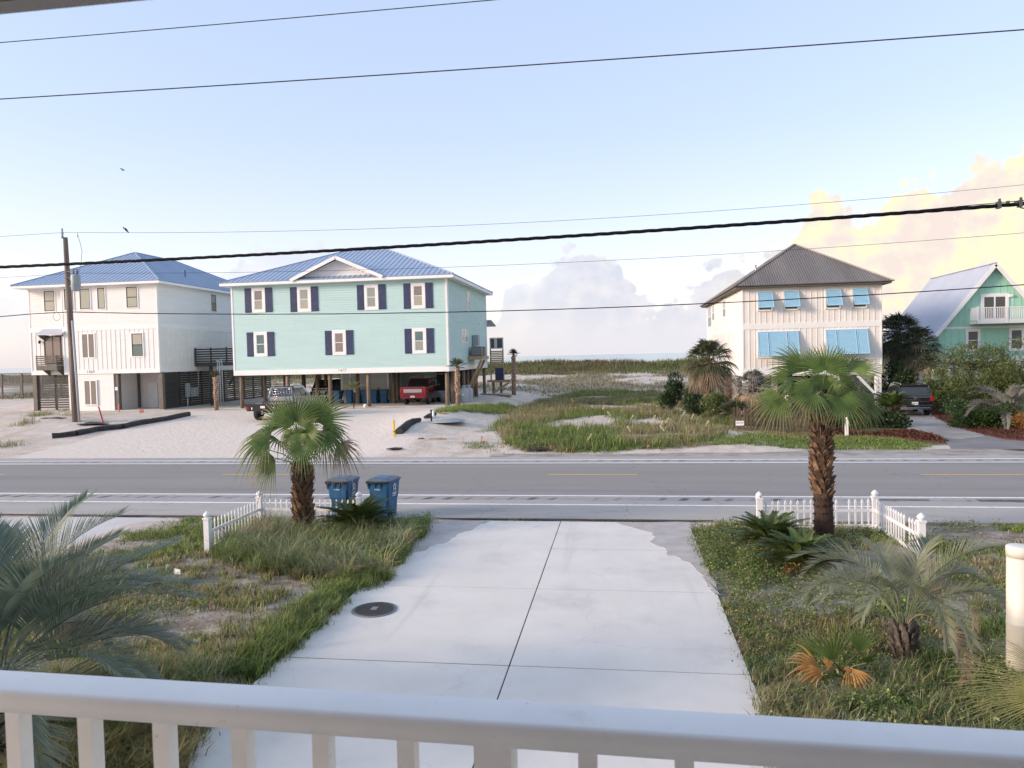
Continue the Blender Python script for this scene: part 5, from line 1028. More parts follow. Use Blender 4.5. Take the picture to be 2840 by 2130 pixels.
def suv(label, p, rz, text=True, paint=None):
    paint = paint or M_carblack; T = thing('suv', label, 'suv'); hw = 1.0
    prof = [(.12, .45), (.0, .60), (.0, .95), (.06, 1.22), (4.0, 1.20), (4.95, 1.12), (5.25, .95), (5.30, .6), (5.15, .42)]+arch(4.3, .47, 0)+[(3.2, .40), (1.9, .40)]+arch(1.1, .47, 0)+[(.5, .42)]
    part('body', shell(prof, hw, .20, .95), paint, T); sw = greenhouse(T, .04, .36, 3.1, 4.15, 1.19, 1.90, .93, .76, paint, M_carglass)
    for s in (-1, 1):
        sw(s, .06, .30); sw(s, .33, .58); sw(s, .61, .88); part('tail_light', MB().rbox(s*.91-.08, s*.91+.08, -.03, .16, .92, 1.22, .02), M_lens, T); part('mirror', MB().rbox(s*1.08-.10, s*1.08+.10, 3.5, 3.62, 1.20, 1.40, .03), paint, T); part('roof_rail', MB().tube([(s*.66, .5, 1.91), (s*.68, .6, 1.97), (s*.68, 2.9, 1.96), (s*.66, 3.0, 1.89)], .022, 6), M_chrome, T)
        for y in (1.1, 4.3): wheel(T, s*.87, y, .40, s)
    part('spoiler', MB().slab([(-.74, .16, 1.92), (.74, .16, 1.92), (.76, .42, 1.91), (-.76, .42, 1.91)], (0, 0, -.06)), paint, T); lg = part('liftgate', MB().rbox(-.80, .80, -.03, .02, .74, 1.16, .012), paint, T)
    part('chrome_line', MB().box(-.80, .80, -.042, -.031, 1.13, 1.155), M_chrome, lg); part('chrome_line', MB().box(-.80, .80, -.042, -.031, .90, .93), M_chrome, lg); part('number_plate', MB().box(-.17, .17, -.045, -.031, .72, .88), M_plate, lg)
    if text: part('plate_text', text_mb('9DM W6', .095, (-.15, -.047, .765), (1, 0, 0), (0, 0, 1), font_sx=.75), M_text, lg); part('badge', text_mb('EXPEDITION', .085, (-.36, -.033, 1.0), (1, 0, 0), (0, 0, 1), font_sx=1.3), M_chrome, lg); part('emblem', MB().lathe((0, -.032, 1.10), [(.0, 0), (.08, .0), (.08, -.012)], 16, 'Y'), M_chrome, lg)
    part('bumper', MB().rbox(-.97, .97, -.10, .15, .50, .70, .03), paint, T); part('skid_plate', MB().rbox(-.80, .80, -.115, -.06, .44, .56, .01), M_chrome, T); finish(T, p, rz)
p0 = atG(*sx(610, 1196), .036); suv('black SUV with a white number plate parked on the right-hand drive by the shuttered house', (p0.x-.98, p0.y-.9, .037), RAD(-9))
p0 = atY(*c2(930, 1230), 62.5); suv('dark SUV parked deep under the mint house behind the piles', (p0.x-.6, 60.5, .70), RAD(-3), False)
def buggy():
    T = thing('golf_cart', 'dark off-road buggy standing beside the red pickup under the mint house', 'golf cart')
    part('tub', MB().slab([(-.68, 0, .45), (-.68, .1, .95), (-.68, .9, .90), (-.68, 1.2, .55), (-.68, 1.9, .55), (-.68, 2.2, .95), (-.68, 2.9, .85), (-.68, 3.0, .45)], (1.36, 0, 0)), M_carblack, T); part('roof', MB().rbox(-.66, .66, .2, 2.2, 1.92, 1.99, .03), M_carblack, T)
    for s in (-1, 1):
        part('cage_bar', MB().tube([(s*.62, .15, .9), (s*.60, .3, 1.92)], .03, 8).tube([(s*.62, 2.4, .9), (s*.60, 2.1, 1.92)], .03, 8).tube([(s*.64, 1.1, .6), (s*.60, 1.2, 1.92)], .03, 8), M_dgrey, T)
        for y in (.5, 2.5): wheel(T, s*.66, y, .38, s, M_dgrey, .28)
    part('seat', MB().rbox(-.6, .6, 1.0, 1.5, .72, .90, .04).rbox(-.6, .6, .88, 1.02, .9, 1.35, .04), M_rubber, T); p = atY(*c2(1745, 1250), 57.5); finish(T, (p.x-.2, 56.6, .70), 0)
buggy()
# ---------------------------------------------------------------- propane tanks, pipes, pole of the gravel yard
for k, (cx, dy) in enumerate(((1893, 0), (1925, .9))):
    p = atG(*c2(cx, 1328-k*6), .62); T = thing('propane_tank', 'grey upright propane tank with white logo behind the small palm' if k == 0 else 'grey upright propane tank half hidden behind the logo tank', 'gas tank', (p.x, p.y+.4, .6)); c = (p.x, p.y+.4, .58)
    part('cylinder', MB().lathe(c, [(.30, 0), (.36, .06), (.38, .16), (.38, 1.0), (.35, 1.14), (.24, 1.24), (.16, 1.26)], 24), M_tank, T); part('valve_guard', MB().lathe((c[0], c[1], c[2]+1.24), [(.17, 0), (.17, .20), (.15, .22)], 18), M_tank, T)
    if k == 0: part('logo', MB().slab([(c[0]-.12, c[1]-.385, 1.28), (c[0]+.12, c[1]-.385, 1.28), (c[0]+.10, c[1]-.385, 1.35), (c[0]+.02, c[1]-.385, 1.42), (c[0]-.04, c[1]-.385, 1.37)], (0, .01, 0)), M_wtext, T)
for k, (cx, tp, bt) in enumerate(((1483, 978, 1284), (1496, 982, 1284), (1512, 968, 1282))):
    b = onG(*c1(cx, bt)); t = atY(*c1(cx, tp), b.y); solo('vent_pipe', MB().tube([(b.x, b.y, b.z-.2), (b.x, b.y, t.z)], .045, 8).tube([(b.x-.1, b.y, t.z), (b.x+.12, b.y, t.z)], .045, 8), M_pvc, 'tall grey pipe with a cross cap standing beside the small palm at the slatted screens', 'pipe', 'grey pipes beside the slatted screens', b)
# railroad ties along the gravel
def ties():
    pts = [(112, 947), (165, 941), (206, 932), (264, 926), (300, 918), (331, 913), (366, 907), (407, 898)]; W = [onG(*p) for p in pts]
    for i in range(len(W)-1):
        a, b = W[i], W[i+1]; d = (b-a).normalized(); T = MB(); c = (a+b)/2; L = (b-a).length-.05; q = d.to_track_quat('X', 'Z').to_matrix()
        vs = []
        for u in (-.5, -.2, .15, .5):
            for v, w in ((-.17, -.12), (.17, -.12), (.19, .20), (.10, .28), (-.10, .28), (-.19, .20)): vs.append(c+q @ Vector((u*L, v+random.uniform(-.02, .02), w+random.uniform(-.025, .025))))
        T.add(vs, [(k*6+j, k*6+(j+1) % 6, (k+1)*6+(j+1) % 6, (k+1)*6+j) for k in range(3) for j in range(6)]+[tuple(range(5, -1, -1)), tuple(range(18, 24))]); solo('railroad_tie', T, M_tie, 'dark timber tie in the border between sand heap and gravel', 'timber', 'dark timber ties along the gravel', c)
ties()
def sock():
    for k, pts in enumerate(([(862, 938), (872, 930), (882, 921), (893, 915), (908, 911)], [(918, 906), (928, 902), (940, 899)])):
        W = [onG(*p)+Vector((0, 0, .12)) for p in pts]; r = [.20, .21, .20, .17, .10] if k == 0 else [.07, .12, .10]
        T = thing('silt_sock', 'black fabric silt sock lying open-ended by the yellow stake' if k == 0 else 'short black fabric silt sock near the green-edged bank', 'silt sock', W[0]); part('tube', MB().tube(W, r, 12), M_sockfab, T); mb = MB()
        for i in range(len(W)-1):
            for t in np.linspace(0, 1, 5)[:-1]: c = W[i].lerp(W[i+1], t); rr = r[i]*(1-t)+r[i+1]*t; d = (W[i+1]-W[i]).normalized()*.012; mb.tube([c-d, c+d], rr+.008, 12)
        part('wrinkles', mb, M_sockfab, T, kind='stuff')
sock()
def stake(px, top, mt, label, w=.05, nm='survey_stake', lean=0, band=True):
    b = onG(*px); t = atY(*top, b.y); T = thing(nm, label, 'stake', b); part('stake', MB().beam(b-Vector((0, 0, .15)), t, w, w*.5), mt, T)
    if band and w > .06: part('band', MB().beam(b.lerp(t, .30), b.lerp(t, .33), w+.01, w*.6), M_rubber, T); part('lettering', text_mb('STA 7+10', .075, b.lerp(t, .95)+Vector((.02, -w*.3-.01, 0)), (0, 0, -1), (1, 0, 0)), M_text, T)
    return T
stake((852, 943), (850, 907), M_yellow, 'yellow lath survey stake at the open end of the black sock', .13)
stake(c1(703, 1396), c1(667, 1287), M_redpaint, 'leaning red stake in the sand near the utility pole', .09, band=False)
stake(c1(806, 1325), c1(804, 1270), M_orange, 'short pink-orange stake by the carport opening of the white house', .09, band=False)
def flag(px, mt, label, s=.10, h=.3, group=None):
    b = onG(*px); T = thing('marker_flag', label, 'flag', b, group); part('wire', MB().tube([b-Vector((0, 0, .05)), b+Vector((0, 0, h))], .006, 5), M_steel, T)
    a = random.uniform(-.4, .4); u = Vector((math.cos(a), math.sin(a), 0)); z = b+Vector((0, 0, h)); part('cloth', MB().slab([z, z+u*s+Vector((0, 0, -.02)), z+u*s*.9+Vector((0, .02, -s*.8)), z+Vector((0, 0, -s*.85))], (0, .004, 0)), mt, T)
for q in ((945, 1340),): flag(c1(*q), M_orange, 'pink marker flag in the sand before the white house', .3, .35)
def gflags(cf, qs, label, grp, s=.09, h=.22):
    for q in qs: flag(cf(*q), M_orange, label, s, h, grp)
gflags(lambda x, y: ((1300+x/3.16)/SC, (900+y/3.16)/SC), [(108, 1020), (280, 1110), (714, 1105), (1566, 1100), (530, 785)], 'tiny red-orange marker flag along the grassy lot edge', 'marker flags along the grassy lot')
gflags(lambda x, y: ((1040+x/6.144)/SC, (1030+y/6.144)/SC), [(1494, 1185), (1806, 1185)], 'tiny red marker flag in the rutted sand below the bank', 'marker flags in the rutted sand', .10, .16)
for q, lb in (((141, 1218), 'white square marker flag at the edge of the neighbour drive'), ((377, 1252), 'white square marker flag in the middle of the left lawn')): flag(q, M_paper, lb, .14, .22)
for q in ((492, 1118), (420, 1410), (320, 1240), (360, 1240)): flag(q, M_paper, 'tiny white marker flag poking out of the left lawn grass', .05, .2, 'tiny white flags in the left lawn')
for q in ((2066, 1145), (2110, 1140), (2178, 1160), (1850, 1290)): flag(q, M_paper, 'tiny white marker flag poking out of the right lawn weeds', .035, .16, 'tiny white flags in the right lawn')
# scrap lying on the sand
def scrap(cf, q, L, w, mt, label, nm='driftwood', cat='debris', rz=0.2):
    p = onG(*cf(*q)); c, s = math.cos(rz), math.sin(rz); T = MB(); pts = []
    for k in range(7): t = k/6-.5; pts.append(p+Vector((t*L*c, t*L*s, .02+.02*math.sin(k*2.1))))
    T.tube(pts, [w*.4, w*.8, w, w*.9, w, w*.7, w*.2], 6); solo(nm, T, mt, label, cat, None, p)
cz = lambda x, y: ((1040+x/6.144)/SC, (1030+y/6.144)/SC)
scrap(cz, (1060, 1160), .9, .06, M_newwood, 'reddish plank scrap lying in the rutted sand'); scrap(cz, (790, 1155), .35, .05, M_oldwood, 'small dark wood scrap near the reddish plank'); scrap(cz, (1120, 725), 1.1, .05, M_newwood, 'brown stick on the bank above the black socks')
scrap(c1, (365, 1385), 1.6, .06, M_oldwood, 'dark stick lying on the sand heap left of the pole'); p = onG(*c1(610, 1410)); solo('tarp', MB().slab([p+Vector((-1.2, .2, .03)), p+Vector((-.3, -.5, .05)), p+Vector((1.3, -.1, .08)), p+Vector((.9, .5, .03)), p+Vector((-.4, .6, .10))], (0, 0, .03)), M_sockfab, 'crumpled dark tarp on the sand at the foot of the pole', 'tarp', None, p)
p = onG(850, 972); solo('cloth_rag', MB().slab([p+Vector((-.35, 0, .02)), p+Vector((-.1, -.18, .05)), p+Vector((.3, -.1, .03)), p+Vector((.4, .12, .05)), p+Vector((0, .2, .06))], (0, 0, .04)), M_rubber, 'black rag lying in the sand at the road edge left of the grass', 'rag', None, p)
p = onG(1490, 1252) if False else onG(1298, 1000) if False else onG((1300+600/3.16)/SC, (900+1112/3.16)/SC); solo('cloth_rag', MB().slab([p+Vector((-.5, 0, .02)), p+Vector((0, -.2, .06)), p+Vector((.5, -.05, .04)), p+Vector((.4, .2, .08)), p+Vector((-.2, .22, .1))], (0, 0, .06)), M_rubber, 'crumpled black plastic scrap at the road edge below the meadow', 'rag', None, p)
p = onG(*cz(1210, 855)); solo('valve_cover', MB().lathe((p.x, p.y, p.z+.02), [(1.1, 0), (1.05, .05), (.2, .08)], 24), M_greybox, 'flat pale grey cover plate in the sand beside green weeds', 'cover plate', None, p)
p = onG(*cz(962, 865)); solo('riser_pipe', MB().tube([p-Vector((0, 0, .1)), p+Vector((0, 0, .62))], .045, 8).tube([p+Vector((0, 0, .60)), p+Vector((0, 0, .68))], .06, 8), M_rubber, 'black riser pipe by the pale grey cover plate', 'pipe', None, p)
p = onG(*cz(995, 800)); solo('riser_pipe', MB().tube([p-Vector((0, 0, .1)), p+Vector((0, 0, .38))], .065, 8).tube([p+Vector((0, 0, .36)), p+Vector((0, 0, .44))], .08, 8), M_white, 'short white cleanout pipe behind the black riser pipe', 'pipe', None, p)
p = atG(*c2(1143, 1355), .66); solo('white_ball', MB().lathe((p.x, p.y, .62), [(.01, 0), (.10, .04), (.15, .13), (.15, .2), (.10, .28), (.01, .32)], 14), M_white, 'small white globe on the gravel in front of the mint house piles', 'globe', None, p)
# timbers beside the mint deck
p, q = atG(1040, 852, .72), atG(1075, 856, .72); solo('timber', MB().beam(p, q+Vector((1.2, 0, 0)), .2, .2), M_newwood, 'long pale timber lying on the sand by the back stair deck', 'timber', None, p)
# white marker post and low wood fence across the road
p = onG(1829, 943); t = atY(1827, 905, p.y); T = thing('marker_post', 'slim white marker post standing on the verge before the wood fence', 'post', p); part('post', MB().box(p.x-.07, p.x+.07, p.y-.05, p.y+.05, p.z-.2, t.z), M_white, T); part('cap', MB().lathe((p.x, p.y, t.z), [(.08, 0), (.08, .03), (.01, .09)], 4), M_white, T)
def wood_fence(a, b, label, h=1.15):
    A, B = onG(*a), onG(*b); d = B-A; n = int(d.length/.165); T = thing('wood_fence', label, 'fence', A); me = MB().slab([(-.05, 0, -.1), (.05, 0, -.1), (.05, 0, h-.06), (0, 0, h), (-.05, 0, h-.06)], (0, .022, 0)).mesh('picket', M_oldwood); ang = math.atan2(d.y, d.x)
    for k in range(n+1):
        q = A+d*(k/n); q.z = float(gz(q.x, q.y))+random.uniform(-.06, .05); o = piece('picket', me, T, q); o.rotation_euler = (random.uniform(-.03, .03), random.uniform(-.04, .04), ang)
    for z in (.25, .70): part('rail', MB().beam(A+Vector((0, .06, z)), B+Vector((0, .06, z)), .04, .09), M_oldwood, T)
wood_fence((1586, 928), (1800, 934), 'low weathered wood picket fence in front of the grey palm')
wood_fence((2166, 922), (2260, 925), 'short weathered wood fence stub beside the clipped hedge and pindo palm', .85)
wood_fence((2014, 868), (2080, 872), 'dark wood fence behind the black SUV under the oleander', 1.1)
p = onG(1613, 938); zc = atY(1598, 914, p.y); T = thing('yard_sign', 'small white sign reading DATUM on a leaning stake before the wood fence', 'sign', p); part('stake', MB().beam(p-Vector((0, 0, .1)), zc+Vector((.05, 0, .05)), .03, .02), M_oldwood, T)
part('panel', MB().cbox((zc.x, p.y-.03, zc.z), .38, .015, .22), M_paper, T); part('lettering', text_mb('DATUM', .105, (zc.x-.165, p.y-.040, zc.z-.02), (1, 0, 0), (0, 0, 1), .002, font_sx=.85), mat('red_lettering', (.28, .06, .05), .6, .05), T)
# cream column at the right edge of the yard
p = atG(2203, 1470, .05); zt_ = atY(2200, 1190, p.y).z; T = thing('cream_column', 'thick cream plastic column standing at the right side of the yard', 'column', (p.x, p.y, 0)); c = (p.x, p.y, -.1); part('shaft', MB().lathe(c, [(.145, 0), (.145, zt_*.52), (.148, zt_*.525), (.145, zt_*.53), (.145, zt_+.03)], 28), M_creampvc, T); part('cap', MB().lathe((p.x, p.y, zt_-.07), [(.152, 0), (.152, .12), (.13, .135), (.05, .14)], 28), M_creampvc, T)
# dune boardwalk behind the white house
def boardwalk():
    Y = 76.0; x0, x1 = atY(-260, 830, Y).x, atY(96, 830, Y).x; zd = atY(40, 828, Y).z; zr = atY(40, 806, Y).z; T = thing('boardwalk', 'silvery wooden beach boardwalk with railing left of the white house', 'boardwalk', ((x0+x1)/2, Y, 0)); g = 0.3
    part('deck', MB().box(x0, x1, Y, Y+1.8, zd-.25, zd), M_greywood, T); me = MB().box(0, .06, 0, .03, zd+.001, zr-.08).mesh('baluster', M_greywood); u = x0+.05
    while u < x1: piece('baluster', me, T, (u, Y+.02, 0)); u += .16
    for yy in (Y-.03, Y+1.75): part('rail', MB().box(x0, x1, yy, yy+.12, zr-.08, zr), M_greywood, T)
    k = 0; u = x1-.4
    while u > x0: part('post', MB().box(u, u+.16, Y-.05, Y+.12, -.3, zr-.081), M_greywood, T); part('post', MB().box(u+1.0, u+1.15, Y+1.65, Y+1.8, -.3, zd-.251), M_greywood, T); u -= 2.6
    part('brace', MB().beam((x1-8, Y-.02, 1.2), (x1-5.6, Y-.02, zd-.3), .06, .16), M_greywood, T)
boardwalk()
# ---------------------------------------------------------------- palms
L_wash = leafmat('washingtonia_leaf', (.060, .115, .026), (.165, .26, .062), .38, .34, .16, (.46, .36, .20))
L_sabal = leafmat('sabal_leaf', (.055, .075, .035), (.115, .135, .06), .5, .25, .22, (.40, .29, .18))
L_silver = leafmat('silver_palm_leaf', (.15, .155, .13), (.27, .265, .22), .6, .25, .2, (.42, .36, .29))
L_dark = leafmat('dark_sabal_leaf', (.030, .045, .026), (.070, .085, .045), .5, .2, .2, (.2, .16, .1))
L_pindo = leafmat('pindo_leaf', (.15, .19, .11), (.32, .35, .23), .5, .3, .15, (.42, .36, .22))
L_blue = leafmat('blue_pindo_leaf', (.09, .15, .115), (.21, .285, .22), .5, .3, .12, (.40, .36, .24))
L_sago = leafmat('sago_leaf', (.026, .062, .018), (.105, .17, .04), .36, .12, .15, (.16, .09, .04), spec=.3)
L_dead = leafmat('dead_brown_leaf', (.32, .14, .035), (.55, .29, .085), .7, .2, .2, (.5, .4, .28))
L_tan = leafmat('dead_tan_leaf', (.30, .22, .14), (.48, .38, .27), .75, .2, .2)
L_spiky = leafmat('yellow_green_spiky_leaf', (.16, .19, .05), (.31, .33, .12), .45, .3, .12, (.46, .40, .22))
M_boot = mat('palm_leaf_base', (.085, .042, .022), .85, .4, 9.0, col2=(.27, .165, .095), rand=.4, bump=.4, bscale=40)
M_bootgrey = mat('grey_palm_boot', (.075, .062, .052), .9, .35, 9.0, col2=(.20, .17, .145), rand=.3)
M_fibre = mat('palm_trunk_fibre', (.05, .03, .02), .95, .4, 14.0, stretch=(1, 1, .3), bump=.8, bscale=60)
M_bark = mat('palm_bark', (.26, .17, .115), .9, .25, 6.0, stretch=(1, 1, 3), bump=.5, bscale=14)
M_bark2 = mat('pale_palm_boot', (.40, .26, .17), .9, .3, 8.0, col2=(.55, .42, .32), rand=.2)  # paler brown leaf bases of the small palms across the road
M_stem = mat('shrub_stem', (.10, .075, .05), .9, .2, 6.0)
def ortho(n, a): n = Vector(n); n = n-a*n.dot(a); return n.normalized() if n.length > 1e-4 else a.orthogonal().normalized()
def fan(hub, tip, face, span, nseg, droop, parent, mt, crown=None, fold=.55, split=.46, dry=.35, tipdry=.6, pr=.012, name='frond', cup=.10):
    """one pleated fan leaf: petiole from the crown, fused pleats, free drooping tips"""
    hub, tip = Vector(hub), Vector(tip); ax = tip-hub; R = ax.length; ax.normalize(); nr = ortho(face, ax); sd = nr.cross(ax); V, Fc, D = [], [], []; T = (.05, .28, split, .66, .83, 1.0); da = span/nseg/2
    base = random.random()
    for i in range(nseg):
        a = -span/2+span*(i+.5)/nseg; d = ax*math.cos(a)+sd*math.sin(a); lat = sd*math.cos(a)-ax*math.sin(a); Li = R*(.70+.30*math.cos(a*.8))*random.uniform(.93, 1.05); dr = droop*random.uniform(.5, 1.7); tw = random.uniform(-.25, .25); n0 = len(V); wm = math.tan(da)*split*Li
        for t in T:
            w = math.tan(da)*t*Li if t <= split else wm*(1-(t-split)/(1-split))**.75+.0015
            p = hub+d*Li*t+nr*(cup*R*t*(1-t)*2); s = max(0, t-.35); p = p+Vector((0, 0, -dr*Li*s*s*1.6)); p = p+lat*(tw*.12*Li*s*s)
            V += [p-lat*w-nr*fold*w, p+nr*fold*w, p+lat*w-nr*fold*w]; k = max(0, t-split)/(1-split); D += [min(1, dry*.12+tipdry*k**2*(.4+base))]*3
        for j in range(len(T)-1):
            b = n0+j*3; Fc += [(b, b+1, b+4, b+3), (b+1, b+2, b+5, b+4)]
    if crown is not None:
        c = Vector(crown); m = (c+hub)/2+Vector((0, 0, .06*(hub-c).length)); pts = [c, m, hub, hub+ax*R*.25]; rr = [pr*1.5, pr, pr*.8, pr*.3]; mb = MB().tube(pts, rr, 5); n0 = len(V); V += [Vector(v) for v in mb.v]; D += [.25]*len(mb.v)
        Fc += [tuple(i+n0 for i in f) for f in mb.f if len(f) == 4]
    return raw(name, [tuple(v) for v in V], Fc, mt, parent, origin_of(parent), attr={'dry': D})
def feather(base, az, el, L, curl, n, ll, lw, parent, mt, vang=35, s0=.22, rr=.012, name='frond', dry=.0, alpha=(68, 28), leafdroop=.25, side_curl=0.0):
    """one feather leaf: arching midrib with two ranks of narrow leaflets"""
    base = Vector(base); N = 14; pts = [base]; tang = []
    for i in range(N):
        s = (i+.5)/N; e = el-curl*s**1.25; a = az+side_curl*s; t = Vector((math.cos(a)*math.cos(e), math.sin(a)*math.cos(e), math.sin(e))); tang.append(t); pts.append(pts[-1]+t*(L/N))
    mb = MB().tube(pts, [rr*(1-.85*i/N) for i in range(N+1)], 5); V = [Vector(v) for v in mb.v]; Fc = [f for f in mb.f if len(f) == 4]; D = [dry*.5]*len(V)
    for i in range(n):
        s = s0+(1-s0)*(i+.5)/n; k = min(N-1, int(s*N)); f = s*N-k; p = pts[k].lerp(pts[k+1], f); t = tang[k]; sd0 = t.cross(Vector((0, 0, 1)))
        sd0 = sd0.normalized() if sd0.length > .05 else Vector((1, 0, 0)); up = sd0.cross(t).normalized(); al = RAD(alpha[0]+(alpha[1]-alpha[0])*s); q = (s-s0)/(1-s0); l = ll*(.55+.45*math.sin(math.pi*min(1, q*1.15+.12)))*random.uniform(.88, 1.08)*(1-.25*q)
        for sg in (-1, 1):
            v = RAD(vang+random.uniform(-8, 8)); d = (t*math.cos(al)+(sd0*sg*math.cos(v)+up*math.sin(v))*math.sin(al)).normalized(); wv = d.cross(up).normalized()*lw*.5; m = p+d*l*.5-Vector((0, 0, leafdroop*l*.10)); e = p+d*l-Vector((0, 0, leafdroop*l*.45)); n0 = len(V)
            V += [p-wv*.6, p+wv*.6, m+wv, m-wv, e+wv*.12, e-wv*.12]; Fc += [(n0, n0+1, n0+2, n0+3), (n0+3, n0+2, n0+4, n0+5)]; dd = dry+random.random()*.12; D += [dd, dd, dd, dd, min(1, dd+.25), min(1, dd+.25)]
    return raw(name, [tuple(v) for v in V], Fc, mt, parent, origin_of(parent), attr={'dry': D})
def boots(trunk, path, r0, r1, t0, t1, rows, per, size, mt, parent, up=.9, out=.55, nm='leaf_base'):
    """old leaf bases in a spiral up the trunk, each a piece"""
    mb = MB(); w, h = size; mb.add([(-w/2, 0, 0), (w/2, 0, 0), (w*.42, -out*h*.6, h*.6), (-w*.42, -out*h*.6, h*.6), (-w*.22, -out*h, h), (w*.22, -out*h, h), (-w*.4, .03, h*.35), (w*.4, .03, h*.35), (-w*.2, -out*h+.03, h*.98), (w*.2, -out*h+.03, h*.98)],
        [(0, 1, 2, 3), (3, 2, 5, 4), (0, 3, 6), (1, 7, 2), (6, 3, 4, 8), (7, 9, 5, 2), (6, 8, 9, 7), (4, 5, 9, 8), (0, 6, 7, 1)]); me = mb.mesh(nm, mt); P = [Vector(p) for p in path]; n = rows*per
    for i in range(n):
        t = t0+(t1-t0)*(i+.5)/n; k = min(len(P)-2, int(t*(len(P)-1))); f = t*(len(P)-1)-k; c = P[k].lerp(P[k+1], f); a = i*2*math.pi/per*1.0+ (i//per)*.55+random.uniform(-.12, .12); r = r0+(r1-r0)*t
        o = piece(nm, me, parent, c+Vector((math.sin(a)*r, -math.cos(a)*r, 0))); o.rotation_euler = (random.uniform(-.18, .12), random.uniform(-.15, .15), a); s = random.uniform(.8, 1.2); o.scale = (s, s, s*random.uniform(.85, 1.15))
def c7(x, y): return ((540+x/2.963)/SC, (1000+y/2.963)/SC)
def c5(x, y): return ((1950+x/2.37)/SC, (880+y/2.37)/SC)
def big_palm(cf, base_px, crown_px, specs, label, Y, rtr, seg=26, core=(.20, .17)):
    b = atY(*cf(*base_px), Y); b = Vector((b.x, Y, float(gz(b.x, Y)))); c = atY(*cf(*crown_px), Y); c = Vector((c.x, Y, c.z)); T = thing('fan_palm', label, 'palm', b); path = [b-Vector((0, 0, .2)), b.lerp(c, .25)+Vector((.01, 0, 0)), b.lerp(c, .5)+Vector((-.015, 0, 0)), b.lerp(c, .75), c+Vector((0, 0, .12))]
    tr = part('trunk', MB().tube(path, [core[0]*1.12, core[0], core[1]*1.05, core[1]*1.05, core[1]*.7], 18), M_fibre, T); boots(tr, path, core[0]*.96, core[1]*1.0, rtr, .95, 15, 9, (.13, .16), M_boot, tr, out=.62); boots(tr, path, core[0]*.99, core[0]*.99, .06, rtr, 5, 16, (.05, .07), M_fibre, tr, out=.5, nm='fibre_tuft')
    up = c+Vector((0, 0, .05))
    for hx, hy, hd, tx, ty, td, span, face, droop, dry in specs:
        h = atY(*cf(hx, hy), Y+hd); t = atY(*cf(tx, ty), Y+td); m = L_wash if dry < .8 else L_tan
        fan(h, t, face, RAD(min(250, span*1.4)), int(seg*(.6+span/300)), droop+.12, T, m, up+Vector((random.uniform(-.05, .05), random.uniform(-.05, .05), random.uniform(-.05, .08))), dry=dry, tipdry=.35+dry*.6)
    mb = MB()                                          # dry threads and old stalks hanging under the crown
    for i in range(70):
        a = random.uniform(0, 6.283); r = random.uniform(.12, .24); p = c+Vector((math.cos(a)*r, math.sin(a)*r, random.uniform(-.15, .15))); e = p+Vector((math.cos(a)*.06, math.sin(a)*.06, -random.uniform(.12, .34))); mb.tube([p, (p+e)/2+Vector((0, 0, .02)), e], [.008, .006, .002], 4)
    part('dry_fibres', mb, L_tan, T, kind='stuff'); return T
LP = [(830, 520, -.25, 805, 225, -.20, 165, (0, -1, .35), .05, .1), (1000, 500, -.05, 1235, 268, .0, 100, (.25, -.9, .4), .05, .2), (620, 640, -.12, 300, 690, -.25, 140, (-.2, -.75, .75), .55, .3), (665, 805, -.25, 425, 985, -.40, 105, (-.35, -.85, .45), .25, .65),
      (885, 690, -.45, 880, 905, -.70, 180, (0, -.85, .6), .25, .15), (1040, 570, -.05, 1290, 660, -.05, 140, (.2, -.6, .8), .9, .35), (1170, 690, .10, 1365, 830, .10, 95, (.3, -.7, .6), .8, .9), (560, 720, .15, 430, 765, .2, 120, (-.3, -.8, .5), .4, .3),
      (740, 540, .30, 600, 300, .45, 110, (-.2, -.9, .3), .08, .2), (940, 500, .40, 1040, 240, .55, 110, (.2, -.9, .2), .08, .2), (980, 640, .35, 1200, 720, .6, 130, (.3, .5, .8), .7, .4), (700, 660, .40, 520, 640, .7, 130, (-.2, .5, .8), .5, .4),
      (930, 600, -.35, 1050, 480, -.5, 120, (.3, -.9, .5), .2, .2), (790, 610, -.1, 690, 640, -.2, 150, (-.2, -.7, .7), .8, .45), (870, 600, -.32, 850, 740, -.5, 130, (0, -.9, .5), .5, .5), (800, 570, .05, 750, 700, .0, 120, (-.1, -.9, .4), .6, .5), (930, 560, .05, 960, 710, .05, 120, (.1, -.9, .4), .6, .4), (860, 640, .3, 840, 470, .4, 150, (0, -1, .2), .1, .2), (1080, 620, -.2, 1220, 760, -.3, 120, (.3, -.7, .6), .7, .5)]
big_palm(c7, (895, 1440), (885, 890), LP, 'short fan palm with drooping fronds inside the fence corner beside the bins', 16.4, .18)
